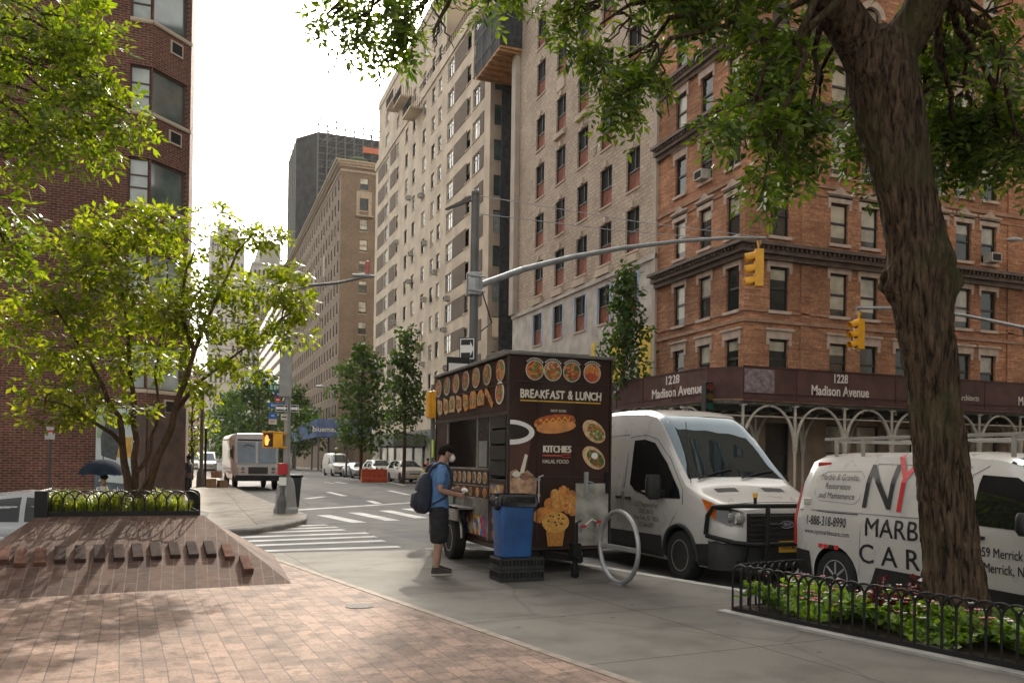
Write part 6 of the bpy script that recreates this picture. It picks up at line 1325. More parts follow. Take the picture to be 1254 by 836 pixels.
def cut(o, cutters, mats_):
    """wheel arches cut out of a body"""
    mb = MB()
    for y, z, r, w in cutters:
        for sd in (-1, 1): mb.cyl((sd*(w-.30), y, z), (sd*(w+.5), y, z), r, 32, 1)
    c = mb.build('cutter', mats_); c.parent = o.parent; md = o.modifiers.new('b', 'BOOLEAN'); md.object = c; md.operation = 'DIFFERENCE'; md.solver = 'EXACT'
    dg = bpy.context.evaluated_depsgraph_get(); dg.update(); me = bpy.data.meshes.new_from_object(o.evaluated_get(dg)); old = o.data; o.modifiers.clear(); o.data = me; bpy.data.meshes.remove(old); cm = c.data; bpy.data.objects.remove(c); bpy.data.meshes.remove(cm)
    me.shade_smooth(); me.set_sharp_from_angle(angle=R(32))
def side_panel(bd, pts, sd, off=.006, th=.004, nsub=1):
    """panel lying on the side of a body: polygon (y, z) cut into a fine grid that follows the skin"""
    bm = bmesh.new(); vs = [bm.verts.new((0, y, z)) for y, z in pts]; bm.faces.new(vs)
    ys = [p[0] for p in pts]; zs = [p[1] for p in pts]
    for a in np.linspace(min(ys), max(ys), 9)[1:-1]: bmesh.ops.bisect_plane(bm, geom=bm.verts[:]+bm.edges[:]+bm.faces[:], plane_co=(0, a, 0), plane_no=(0, 1, 0))
    for a in np.linspace(min(zs), max(zs), 7)[1:-1]: bmesh.ops.bisect_plane(bm, geom=bm.verts[:]+bm.edges[:]+bm.faces[:], plane_co=(0, 0, a), plane_no=(0, 0, 1))
    bm.verts.index_update(); V = [(sd*(bd.side_x(v.co.y, v.co.z)+off), v.co.y, v.co.z) for v in bm.verts]; F = [tuple(v.index for v in f.verts) for f in bm.faces]; bm.free(); return V, F
def top_patch(bd, y0, y1, xf, off=.008, nx=14, ny=8):
    V, F = [], []
    for i in range(ny+1):
        y = y0+(y1-y0)*i/ny; w = xf(i/ny)
        for j in range(nx+1):
            x = -w+2*w*j/nx; V.append((x, y, bd.top_z(x, y)+off))
    for i in range(ny):
        for j in range(nx): a = i*(nx+1)+j; F.append((a, a+1, a+nx+2, a+nx+1))
    return V, F
def vehicle(name, label, cat, loc, rz, st, pt, wheels, wr, win, ws, extra=None, group=None, rim=RIMS, arch=1.16, detail=True, track=None, spokes=0, glass=VGLASS):
    t = thing(name, label, cat, loc, rz, group); bd = Body(st); o = bd.mesh().build('body', [pt, PLAST], t, smooth=32)
    hw = max(s_[5] for s_ in st); cut(o, [(y, wr, wr*arch, hw) for y in wheels], [pt, PLAST])
    for y in wheels:
        for sd in (-1, 1): wheel_part(t, sd*(hw-.13), y, wr, wr, .22, sd, rim, .62, spokes=spokes)
    for w in win:
        for sd in (-1, 1): V_, F_2 = side_panel(bd, w, sd); m = MB(); m.add(V_, F_2); m.build('side_window', [glass], t, smooth=40)
    if ws: V_, F_2 = top_patch(bd, *ws); m = MB(); m.add(V_, F_2); m.build('windscreen', [WSCREEN], t, smooth=40)
    return t, bd
def seam(bd, pts, sd, mb, r=.005, mi=0): mb.tube([(sd*(bd.side_x(y, z)+.001), y, z) for y, z in pts], r, 5, mi)
# ---- white high-roof van with a bull bar
st = [(0, .42, .70, .98, .60, .66, .58), (.05, .34, .78, 1.07, .76, .80, .72), (.16, .28, .85, 1.13, .86, .89, .80), (.35, .25, .92, 1.18, .91, .94, .85), (.7, .24, 1.02, 1.27, .93, .965, .90), (1.02, .24, 1.12, 1.42, .93, .97, .92), (1.35, .24, 1.20, 1.74, .93, .975, .88), (1.7, .24, 1.27, 2.10, .93, .975, .84), (1.95, .24, 1.30, 2.34, .93, .975, .81), (2.15, .24, 1.30, 2.46, .93, .975, .79), (2.5, .24, 1.30, 2.53, .93, .975, .78), (3.2, .24, 1.30, 2.56, .93, .975, .78), (5.3, .24, 1.30, 2.55, .93, .975, .78), (5.45, .28, 1.30, 2.50, .92, .96, .76), (5.48, .34, 1.30, 2.40, .88, .92, .70)]
t, bd = vehicle('parked_van', 'white high roof van with black bull bar and yellow plate parked beside the food cart', 'van', (7.56, 9.42, RZ), 0, st, WPAINT, (1.12, 4.4), .355,
    [[(1.10, 1.17), (1.16, 1.30), (1.55, 1.68), (1.98, 1.99), (2.30, 2.05), (2.62, 2.04), (2.60, 1.34), (2.40, 1.24), (1.9, 1.15)]], (1.07, 2.06, lambda f: .84-.10*f, .008, 16, 10), rim=RIMD, group='vans parked along the near kerb')
m = MB(); m.extr([(-.86, 0, 0)]*0 or [(-.87, -.0, .26), (.87, -.0, .26), (.87, -.0, .40), (-.87, -.0, .40)], (0, .3, 0))
rl = [(-.95, .40, .25), (-.93, .22, .25), (-.84, .08, .26), (-.60, -.02, .27), (0, -.05, .28), (.60, -.02, .27), (.84, .08, .26), (.93, .22, .25), (.95, .40, .25)]
m = MB(); vs = [(x*1.01, y-.015, z) for x, y, z in rl] + [(x*1.01, y-.02, .60) for x, y, z in rl] + [(x*.96, y+.10, .66) for x, y, z in rl]; n = 9
m.add(vs, [(i, i+1, n+i+1, n+i) for i in range(n-1)] + [(n+i, n+i+1, 2*n+i+1, 2*n+i) for i in range(n-1)]); m.build('bumper', [PLAST], t, smooth=45)
for sd in (-1, 1):
    m = MB()
    for a, b in ((1.60, 3.95),): V_, F_2 = side_panel(bd, [(a, .27), (b, .27), (b, .58), (a, .60)], sd, .012); m.add(V_, F_2)
    V_, F_2 = side_panel(bd, [(.28, .27), (.70, .26), (.68, .56), (.30, .60)], sd, .010); m.add(V_, F_2); m.build('lower_cladding', [PLAST], t, smooth=40)
    m = MB(); m.tube([(sd*(bd.side_x(1.12+.44*math.cos(a), max(.3, .355+.44*math.sin(a)))+.004), 1.12+.44*math.cos(a), .355+.44*math.sin(a)) for a in [R(-5)+R(190)*i/20 for i in range(21)]], .03, 8); m.build('wheel_arch_trim', [PLAST], t, smooth=50)
    # headlamp wraps the corner
    pts = [(sd*.66, .015, .84), (sd*.84, .10, .86), (sd*.925, .28, .92), (sd*.945, .42, 1.00)]; up = [(sd*.64, .045, 1.04), (sd*.80, .14, 1.09), (sd*.89, .30, 1.13), (sd*.935, .60, 1.20)]
    m = MB(); m.add([Vector(p)+Vector((sd*.012, -.018, 0)) for p in pts] + [Vector(p)+Vector((sd*.012, -.018, 0)) for p in up], [(0, 1, 5, 4), (1, 2, 6, 5)], 0); m.add([Vector(p)+Vector((sd*.014, -.018, 0)) for p in (pts[2], pts[3], up[3], up[2])], [(0, 1, 2, 3)], 1)
    hl = m.build('headlight', [mat('headlamp_dark', (.03, .03, .03), .12, coat=.6), AMBER], t); m = MB()
    for k, (x, y, z, r) in enumerate(((.72, -.012, .945, .065), (.825, .055, .965, .06))): m.ball((sd*x, y, z), (r, .03, r), 16, 10)
    m.add([Vector(p)+Vector((sd*.014, -.02, 0)) for p in (pts[0], pts[1], (sd*.845, .115, .885), (sd*.66, .02, .865))], [(0, 1, 2, 3)]); m.build('lamp', [HEADL], hl, smooth=60)
    m = MB(); rloft(m, [(.045, .06, .03, 0), (.06, .115, .045, .05), (.06, .12, .05, .30), (.05, .10, .045, .37)], 0, True, Matrix.Translation((sd*1.16, 1.52, 1.14)) @ Matrix.Rotation(R(14*sd), 4, 'Z') @ Matrix.Rotation(R(90), 4, 'Z')); m.box(sd*1.10-.02, sd*.95, 1.50, 1.58, 1.19, 1.28); m.build('wing_mirror', [PLAST], t, smooth=50)
    m = MB(); m.box(-.008, .03, -.09, .09, -.02, .02, 0, Matrix.Translation((sd*(bd.side_x(2.63, 1.12)+.012), 2.63, 1.12))); m.box(-.008, .03, -.09, .09, -.02, .02, 0, Matrix.Translation((sd*(bd.side_x(2.95, 1.12)+.012), 2.95, 1.12))); m.build('door_handle', [PLAST], t, bev=.008)
m = MB()
for sd in (-1, 1):
    seam(bd, [(2.78, .55), (2.78, 1.2), (2.78, 1.7), (2.76, 2.1), (2.3, 2.12), (1.95, 2.05), (1.5, 1.74), (1.06, 1.30), (1.04, 1.1), (1.3, .85), (1.5, .62)], sd, m); seam(bd, [(4.1, .3), (4.1, 1.2), (4.1, 2.1), (2.85, 2.14), (2.84, 1.2), (2.84, .55)], sd, m)
V_ = [(x, .63+.04*abs(x)*0, bd.top_z(x, .40)+.003) for x in np.linspace(-.8, .8, 12)]; m.tube([(x, .20+.0*x, bd.top_z(x, .20)+.002) for x in np.linspace(-.74, .74, 14)], .005, 5); m.build('panel_seams', [mat('seam_shadow_gap', (.03, .03, .03), .8)], t)
m = MB(); gy_ = lambda x: -.012+.012*(abs(x)/.66)**2
m.add([(x, gy_(x), z) for z in (.62, 1.02) for x in np.linspace(-.62, .62, 9)], [(i, i+1, i+10, i+9) for i in range(8)], 0)
for k in range(6): m.tube([(x, gy_(x)-.012, .66+.065*k) for x in np.linspace(-.58, .58, 9)], .013, 6, 1)
m.build('grille', [mat('grille_black', (.008, .008, .008), .5), PLAST], t, smooth=50)
m = MB(); m.disc((0, -.035, .87), (1, 0, 0), (0, 0, 1), .115, .05, .008, 28, 0); m.disc((0, -.044, .87), (1, 0, 0), (0, 0, 1), .105, .042, .004, 28, 1); m.text('Ford', .055, frame((0, -.049, .855), (1, 0, 0), (0, 0, 1)), 0, shear=.3, ex=.001); m.build('badge', [CHROME, mat('badge_navy', (.012, .02, .06), .3, coat=.5)], t)
m = MB(); m.box(-.155, .155, -.085, -.075, .50, .655, 0); m.text('51670 ME', .075, frame((0, -.0865, .54), (1, 0, 0), (0, 0, 1)), 1, sx=.8, ex=.001, off=.001); m.text('NEW YORK', .026, frame((0, -.0865, .625), (1, 0, 0), (0, 0, 1)), 1, ex=.001); m.build('number_plate', [PLATEY, mat('plate_navy_lettering', (.02, .025, .06), .5)], t)
bbm = MB(); pb_ = [(-.98, .42, .72), (-.99, .36, .98), (-.96, .28, 1.10), (-.80, -.10, 1.13), (-.62, -.18, 1.13), (.62, -.18, 1.13), (.80, -.10, 1.13), (.96, .28, 1.10), (.99, .36, .98), (.98, .42, .72)]
bbm.tube(pb_, .032, 10); bbm.tube([(-.98, .40, .70), (-.84, -.06, .64), (-.62, -.17, .62), (.62, -.17, .62), (.84, -.06, .64), (.98, .40, .70)], .032, 10)
for x in (-.42, .42): bbm.tube([(x, -.18, 1.13), (x, -.19, .95), (x, -.18, .62), (x, -.12, .34)], .032, 10); bbm.box(x-.03, x+.03, -.14, .02, .30, .38)
for x in (-.7, .7): bbm.tube([(x, -.14, .63), (x, -.08, .40), (x*1.1, .1, .36)], .025, 8)
bbm.tube([(-.42, -.19, .88), (-.2, -.19, .88)], .02, 8); bbm.build('bull_bar', [BLACK], t, smooth=50)
m = MB(); m.cyl((-.60, -.15, 1.14), (-.60, -.15, 1.24), .022, 10, 1); m.cyl((-.60, -.15, 1.24), (-.60, -.15, 1.30), .032, 10, 0); m.build('marker_lamp', [mat('yellow_marker', (.7, .38, .02), .4), BLACK], t)
m = MB(); m.tube([(-.86, .98, 1.40), (-.87, 1.05, 1.75), (-.87, 1.12, 2.28)], .006, 5); m.build('aerial', [BLACK], t)
m = MB()
for x0, x1 in ((-.70, -.05), (.05, .70)): m.tube([(x0, 1.03, bd.top_z(x0, 1.03)+.03), ((x0+x1)/2, 1.10, bd.top_z(.3, 1.10)+.035), (x1, 1.16, bd.top_z(x1, 1.16)+.03)], .012, 6)
m.build('wiper', [BLACK], t)
for x in (-.42, .38):
    m = MB(); V_ = [(x+dx, y, bd.top_z(x+dx, y)+.008) for y in (.70, .80) for dx in (-.18, 0, .18)]; m.add(V_, [(0, 1, 4, 3), (1, 2, 5, 4)]); m.build('bonnet_vent', [PLAST], t)
m = MB(); VT = mat('brown_van_lettering', (.10, .065, .05), .5)
def vtext(s, size, y, z, sd=-1, mi=0, al='CENTER', sx=.9, off=.0, sh=0.):
    q = MB(); q.text(s, size, frame((0, y, z), (0, -1, 0), (0, 0, 1)), 0, align=al, sx=sx, ex=0, shear=sh)
    if off > 0: q.text(s, size, frame((0, y-size*.022, z+size*.012), (0, -1, 0), (0, 0, 1)), 0, align=al, sx=sx, ex=0, shear=sh)
    nv = len(q.V)//2 if off > 0 else len(q.V)
    bm = bmesh.new(); vs = [bm.verts.new((v[0]+(.0015 if i >= nv else 0), v[1], v[2])) for i, v in enumerate(q.V)]
    for f in q.F:
        try: bm.faces.new([vs[i] for i in f])
        except ValueError: pass
    zs = [v[2] for v in q.V]; nz = 8 if size > .2 else 3
    for a in np.linspace(min(zs), max(zs), nz)[1:-1]: bmesh.ops.bisect_plane(bm, geom=bm.verts[:]+bm.edges[:]+bm.faces[:], plane_co=(0, 0, a), plane_no=(0, 0, 1))
    if size > .2:
        ys = [v[1] for v in q.V]
        for a in np.linspace(min(ys), max(ys), 7)[1:-1]: bmesh.ops.bisect_plane(bm, geom=bm.verts[:]+bm.edges[:]+bm.faces[:], plane_co=(0, a, 0), plane_no=(0, 1, 0))
    bm.verts.index_update(); m.add([(sd*(bd.side_x(v.co.y, v.co.z)+(.012 if v.co.z > 1.15 else .005)+v.co.x), v.co.y, v.co.z) for v in bm.verts], [tuple(v.index for v in f.verts) for f in bm.faces], mi); bm.free()
for s, z in (('LTD Westwood Inc.', 1.00), ('229 E 29th St.', .90), ('New York, NY 10016', .795), ('212-644-6977', .69)): vtext(s, .105, 2.05, z, off=.002, sx=.8)
m.build('lettering', [VT], t, recalc=False)
# ---- white marble-care van
st = [(0, .36, .62, .92, .60, .66, .58), (.1, .26, .74, 1.02, .78, .82, .74), (.4, .22, .86, 1.10, .86, .89, .82), (.95, .22, .98, 1.24, .88, .91, .86), (1.3, .22, 1.02, 1.50, .885, .915, .80), (1.65, .22, 1.05, 1.70, .885, .915, .75), (2.0, .22, 1.06, 1.79, .885, .915, .72), (2.6, .22, 1.06, 1.83, .885, .915, .71), (4.3, .22, 1.06, 1.83, .885, .915, .70), (4.6, .24, 1.06, 1.81, .88, .91, .69), (4.76, .28, 1.05, 1.76, .86, .89, .67), (4.82, .34, 1.04, 1.66, .82, .85, .63)]
t, bd = vehicle('parked_van', 'white marble care van with roof rack and red Y lettering behind the big tree trunk', 'van', (8.22, 4.13, RZ), 0, st, WPAINT, (.92, 4.07), .325, [[(1.10, 1.12), (1.45, 1.42), (1.75, 1.58), (2.14, 1.60), (2.16, 1.10), (1.6, 1.08)]], (1.0, 1.9, lambda f: .76-.08*f, .008, 14, 8), rim=RIMS, group='vans parked along the near kerb', spokes=7)
m = MB()
for sd in (-1, 1):
    seam(bd, [(2.27, .35), (2.27, 1.0), (2.25, 1.6), (2.1, 1.69)], sd, m); seam(bd, [(3.67, .42), (3.64, .9), (3.62, 1.3), (3.58, 1.70)], sd, m); seam(bd, [(2.32, .35), (2.31, 1.0), (2.30, 1.68), (3.58, 1.70)], sd, m); seam(bd, [(2.3, 1.12), (3.0, 1.12), (4.5, 1.12)], sd, m, .007)
    seam(bd, [(3.72, 1.27), (3.72, 1.55), (3.80, 1.61), (4.35, 1.60), (4.48, 1.54), (4.50, 1.32), (4.40, 1.24), (3.80, 1.22), (3.72, 1.27)], sd, m, .004)
m.build('panel_seams', [mat('soft_seam_gap', (.20, .20, .20), .8)], t)
m = MB(); seam(bd, [(3.70, 1.105), (4.2, 1.105), (4.72, 1.11)], -1, m, .008); m.build('black_stripe', [BLACK], t)
for sd in (-1, 1):
    m = MB(); V_, F_2 = side_panel(bd, [(1.42, .25), (3.52, .25), (3.40, .52), (1.40, .48)], sd, .010); m.add(V_, F_2); m.build('lower_cladding', [PLAST], t, smooth=40)
    m = MB(); V_, F_2 = side_panel(bd, [(4.46, .26), (4.79, .34), (4.80, .62), (4.50, .60)], sd, .014); m.add(V_, F_2); m.build('bumper_corner', [PLAST], t, smooth=40)
    m = MB(); m.tube([(sd*bd.side_x(4.80, z)*1.0+sd*.006, 4.815-.07*max(0, (z-.9))**2, z) for z in np.linspace(.66, 1.42, 12)], .022, 8); m.build('tail_light', [TAILR], t, smooth=50)
    m = MB(); rloft(m, [(.04, .06, .03, 0), (.05, .10, .04, .05), (.05, .10, .04, .17), (.04, .08, .035, .21)], 0, True, Matrix.Translation((sd*1.08, 1.42, 1.05)) @ Matrix.Rotation(R(90), 4, 'Z')); m.box(sd*1.03-.015, sd*.9, 1.40, 1.47, 1.10, 1.15); m.build('wing_mirror', [PLAST], t, smooth=50)
    m = MB(); m.box(-.01, .03, -.07, .07, -.018, .018, 0, Matrix.Translation((sd*(bd.side_x(2.05, .98)+.01), 2.05, .98))); m.build('door_handle', [PLAST], t, bev=.008)
m = MB(); m.box(-.008, .03, -.06, .06, -.04, .04, 0, Matrix.Translation((-(bd.side_x(4.6, 1.22)+.01), 4.6, 1.22))); m.build('door_lock', [mat('lock_cream', (.5, .48, .42), .4)], t, bev=.01)
m = MB()
for y in (1.9, 2.9, 3.9, 4.35): m.box(-.62, .62, y-.014, y+.014, 1.962, 1.988); m.box(-.645, -.615, y-.02, y+.02, 1.78, 1.99); m.box(.615, .645, y-.02, y+.02, 1.78, 1.99)
for x in (-.63, .63): m.box(x-.015, x+.015, 1.6, 4.55, 1.99, 2.025)
m.build('roof_rack', [mat('pale_rack_steel', (.36, .345, .315), .5, .2, var=.1)], t, bev=.004)
m = MB(); TX = [mat('black_lettering', (.012, .012, .013), .5), mat('red_lettering', (.45, .015, .02), .45), mat('red_sticker', (.5, .03, .03), .5), WHITE]
vtext('N', .74, 3.70, 1.19, sd=-1, al='LEFT', sx=.92, off=.0); vtext('MARBLE', .30, 3.58, .87, al='LEFT', sx=1.0, off=.001); vtext('C A R E', .315, 3.67, .555, al='LEFT', sx=1.12, off=.001); 
x = -(bd.side_x(3.0, 1.5)+.004); 
def strip(p, q, w, mi):
    p, q = Vector(p), Vector(q); d = (q-p).normalized(); n = Vector((-d.y, d.x))*w/2
    m.add([(-(bd.side_x(a.x, min(1.84, a.y))+.012), a.x, a.y) for a in (p+n, p-n, q-n, q+n)], [(0, 1, 2, 3)], mi)
def poly_strip(pts, w, mi):
    for a, b in zip(pts[:-1], pts[1:]):
        k = 6
        for i in range(k): strip(Vector(a).lerp(Vector(b), i/k), Vector(a).lerp(Vector(b), (i+1.02)/k), w, mi)
poly_strip([(3.10, 1.17), (3.10, 1.56)], .062, 1); poly_strip([(3.10, 1.55), (3.27, 1.80)], .062, 1); poly_strip([(3.10, 1.55), (2.93, 1.80)], .062, 1)
vtext('C', .74, 2.94, 1.19, al='LEFT', sx=.92, off=.0)
vtext('Marble & Granite,', .105, 4.10, 1.50, sx=.86); vtext('Restoration', .105, 4.10, 1.39, sx=.86); vtext('and Maintenance', .105, 4.10, 1.275, sx=.86)
vtext('1-888-318-8990', .165, 4.22, .935, sx=.66, off=.003); vtext('www.nycmarblecare.com', .088, 4.20, .825, sx=.86)
for y in (4.30, 4.21, 4.12, 4.03): m.box(-(bd.side_x(y, .68)+.006), -(bd.side_x(y, .68)+.001), y-.037, y+.037, .66, .71, 2 if y != 4.12 else 0)
m.box(-(bd.side_x(4.47, 1.70)+.012), -(bd.side_x(4.47, 1.70)-.01), 4.37, 4.60, 1.66, 1.715, 2)
vtext('2059 Merrick Road', .135, 2.12, .80, al='LEFT', sx=.74, off=.001); vtext('Merrick, NY 11566', .135, 2.00, .65, al='LEFT', sx=.74, off=.001); m.build('lettering', TX, t, recalc=False)
# ---- box-bodied delivery truck
st = [(0, .55, 1.0, 1.28, .92, .98, .92), (.10, .5, 1.05, 1.28, 1.06, 1.10, 1.04), (.55, .5, 1.15, 1.40, 1.10, 1.15, 1.10), (.64, .5, 1.30, 2.30, 1.10, 1.16, 1.12), (.74, .5, 1.38, 2.98, 1.10, 1.17, 1.14), (.85, .5, 1.4, 3.02, 1.10, 1.17, 1.15), (6.9, .5, 1.4, 3.02, 1.10, 1.17, 1.15), (7.0, .55, 1.4, 2.98, 1.08, 1.15, 1.13)]
tl, tr_ = at(290, 596, Y=47), at(338, 596, Y=47)
t, bd = vehicle('delivery_truck', 'white box bodied delivery truck parked at the far left kerb behind the corner signs', 'truck', ((tl.x+tr_.x)/2+.05, 46.8, RZ), R(3.6), st, CREAMT, (1.2, 5.4), .42, [[(.95, 1.62), (.95, 2.35), (1.75, 2.35), (1.75, 1.62)]], None, rim=RIMD)
m = MB()
for x0, x1 in ((-1.0, -.06), (.06, 1.0)): m.add([(x0, .51, 1.44), (x1, .51, 1.44), (x1, .635, 2.56), (x0, .635, 2.56)], [(0, 1, 2, 3)])
m.build('windscreen', [glassmat('blue_tinted_screen', (.07, .12, .19), .05, .8)], t)
m = MB(); m.box(-.5, .5, -.03, .1, .86, 1.22, 0)
for k in range(7): m.box(-.46, .46, -.045, -.03, .875+.05*k, .90+.05*k, 1)
m.build('grille', [mat('truck_grille_dark', (.04, .035, .03), .5), GREYPAINT], t)
for x in (-.78, .78):
    m = MB(); m.cyl((x, -.01, 1.12), (x, .2, 1.12), .10, 14); hl = m.build('headlight', [HEADL], t, smooth=40); m = MB(); m.box(x-.1, x+.1, -.01, .1, .90, .98); m.build('indicator', [AMBER], t)
m = MB(); m.box(-1.16, 1.16, -.12, .25, .48, .78); m.build('bumper', [PLAST], t, bev=.02)
m = MB(); m.tube([(-.1, .60, 2.3), (-.5, .56, 2.42), (-.7, .6, 2.30)], .02, 5); m.box(-1.0, 1.0, .66, .72, 2.62, 2.70, 0); m.build('wiper', [BLACK], t)
for sd in (-1, 1): m = MB(); m.box(sd*1.3-.07, sd*1.3+.07, .62, .68, 1.75, 2.15); m.cyl((sd*1.3, .65, 2.1), (sd*1.12, .7, 2.2), .015, 6); m.build('wing_mirror', [PLAST], t)
m = MB()
for sd in (-1, 1):
    seam(bd, [(.9, .6), (.9, 2.6), (1.85, 2.6), (1.85, .6)], sd, m, .012)
    for z in (1.1, 2.75): seam(bd, [(1.9, z), (6.8, z)], sd, m, .015)
m.build('panel_seams', [mat('truck_seam', (.2, .18, .15), .7)], t)
# ---- cars on the far side and at left
SUV = [(0, .36, .62, .86, .72, .78, .70), (.12, .28, .74, .98, .86, .90, .82), (.5, .25, .86, 1.04, .92, .95, .88), (1.15, .25, .96, 1.14, .94, .965, .90), (1.55, .25, 1.0, 1.42, .94, .97, .80), (1.95, .25, 1.02, 1.66, .94, .97, .72), (2.6, .25, 1.03, 1.73, .94, .97, .70), (3.9, .25, 1.04, 1.71, .94, .97, .70), (4.4, .26, 1.04, 1.55, .93, .96, .70), (4.65, .32, 1.0, 1.2, .88, .92, .72), (4.72, .40, .9, 1.0, .82, .86, .74)]
SED = [(0, .34, .52, .70, .66, .74, .66), (.12, .24, .62, .80, .82, .86, .78), (.6, .2, .72, .90, .88, .91, .84), (1.25, .2, .82, .98, .90, .92, .86), (1.7, .2, .87, 1.22, .90, .92, .72), (2.1, .2, .88, 1.40, .90, .92, .63), (2.7, .2, .89, 1.45, .90, .92, .61), (3.3, .2, .90, 1.38, .90, .92, .62), (3.9, .2, .90, 1.10, .90, .92, .72), (4.1, .2, .88, 1.04, .89, .91, .80), (4.6, .25, .85, .99, .86, .88, .78), (4.72, .34, .8, .90, .78, .82, .72)]
wS = [[(1.45, 1.04), (1.95, 1.56), (2.75, 1.63), (2.75, 1.08)], [(2.85, 1.08), (2.85, 1.63), (3.8, 1.61), (4.1, 1.40), (4.1, 1.10)]]
wC = [[(1.62, .96), (2.1, 1.30), (2.65, 1.36), (2.65, .95)], [(2.73, .95), (2.73, 1.36), (3.25, 1.30), (3.75, 1.02), (3.7, .96)]]
def car(label, loc, rz, st_, pt, win, ws, name='parked_car', cat='car', group='cars parked along the far kerb', wr=.36, wh=(.95, 3.75)):
    t, bd = vehicle(name, label, cat, loc, rz, st_, pt, wh, wr, win, ws, group=group)
    hz = st_[1][3]-.16; hw = st_[1][5]
    for sd in (-1, 1): m = MB(); m.extr([(sd*.52, -.01, hz), (sd*(hw-.02), .13, hz+.02), (sd*(hw-.02), .16, hz+.14), (sd*.52, .04, hz+.12)], (0, .05, 0)); m.build('headlight', [HEADL], t); m = MB(); m.box(sd*hw+sd*.02, sd*hw+sd*.16, 1.5, 1.6, st_[4][2]+.03, st_[4][2]+.16); m.build('wing_mirror', [pt], t, bev=.02)
    m = MB(); m.extr([(-.48, -.012, hz-.16), (.48, -.012, hz-.16), (.48, .03, hz+.10), (-.48, .03, hz+.10)], (0, .05, 0)); m.build('grille', [mat('car_grille', (.015, .015, .015), .4, coat=.3)], t)
    m = MB(); m.extr([(-.80, .03, .24), (-.6, -.03, .24), (.6, -.03, .24), (.80, .03, .24), (.80, .05, .42), (.6, -.02, .44), (-.6, -.02, .44), (-.80, .05, .42)], (0, .1, 0)); m.build('bumper', [PLAST], t)
    m = MB(); m.box(-.2, .2, -.05, -.035, .44, .54); m.build('number_plate', [PLATEY], t); return t
wsS = (1.22, 1.92, lambda f: .82-.12*f, .008, 10, 6); wsC = (1.32, 2.05, lambda f: .80-.20*f, .008, 10, 6)
car('white sport utility car nearest the camera in the far kerb row, beside the orange barrier', (15.7, 61.5, RZ), R(4), SUV, WPAINT2, wS, wsS)
car('white sport utility car partly hidden behind the orange plastic barrier', (15.35, 70, RZ), R(4), SUV, WPAINT2, wS, wsS)
car('grey sedan between the white van and the white sport utility cars', (14.9, 78, RZ), R(4), SED, SILV, wC, wsC, wr=.32)
ST_V = [(y*.98, a, b, c_*.95, d, e, f) for y, a, b, c_, d, e, f in [(0, .42, .70, .98, .60, .66, .58), (.16, .28, .85, 1.13, .86, .89, .80), (.7, .24, 1.02, 1.27, .93, .965, .90), (1.02, .24, 1.12, 1.42, .93, .97, .92), (1.95, .24, 1.30, 2.30, .93, .975, .81), (2.4, .24, 1.30, 2.46, .93, .975, .79), (5.4, .24, 1.30, 2.46, .93, .975, .78), (5.48, .34, 1.30, 2.36, .88, .92, .70)]]
def far_van(label, loc, rz, group=None):
    t = car(label, loc, rz, ST_V, WPAINT2, [[(1.15, 1.25), (1.9, 1.9), (2.5, 1.9), (2.5, 1.25)]], (1.05, 1.9, lambda f: .84-.10*f, .008, 8, 5), 'parked_van', 'van', group, .35, (1.1, 4.3)); return t
far_van('white cargo van last in the far kerb row before the blue awning', (14.4, 86, RZ), R(4), 'cars parked along the far kerb')
qv = at(254, 580, Y=100); far_van('distant white van parked behind the delivery truck, beside the lamp post', (qv.x, 98, RZ), 0)
qv = at(236, 580, Y=112); far_van('distant white van left of the lamp post, next to the brick corner', (qv.x, 112, RZ), 0)
qv = at(449, 560, Y=112); car('dark sedan waiting in the side street beneath the blue awning', (11.5, 112, RZ), R(30), SED, SILV, wC, wsC, group=None, wr=.32)
car('silver sedan behind the brick planter, its roof above the fence', (-1.55, 17.4, -.58), R(90), SED, SILV, wC, wsC, group='cars on the cross street', wr=.32).location = (.0, 17.3, -.56)
car('dark grey sedan at the left edge below the silver sedan', (-2.55, 15.4, -.66), R(90), SED, DKCAR, wC, wsC, group='cars on the cross street', wr=.32)
# ------------------------------------------------------------------ street furniture
def frame_sign(mb, x, y, z, w, h, mi_bg, M, th=.012): pass
ORP = mat('orange_plastic', (.52, .075, .018), .5, var=.2, scale=3)
q = at(458, 586, Y=64); b_ = thing('water_barrier', 'orange plastic water filled barrier in front of the white sport utility cars', 'barrier', (q.x, 64, RZ), R(4)); m = MB()
m.extr([(-1.0, -.28, 0), (-1.0, .28, 0), (-1.0, .26, .25), (-1.0, .14, .42), (-1.0, .12, 1.0), (-1.0, -.12, 1.0), (-1.0, -.14, .42), (-1.0, -.26, .25)], (2.0, 0, 0)); m.build('barrier_body', [ORP], b_, bev=.03)
m = MB()
for k in range(5): m.box(-.85+k*.4, -.72+k*.4, -.17, .17, .5, .92)
for x in (-.6, .6): m.cyl((x, 0, 1.0), (x, 0, 1.08), .09, 12)
m.build('ribs', [ORP], b_, bev=.02); m = MB(); m.cyl((.2, 0, 1.0), (.2, 0, 1.1), .07, 10); m.build('filler_cap', [BLACK], b_)
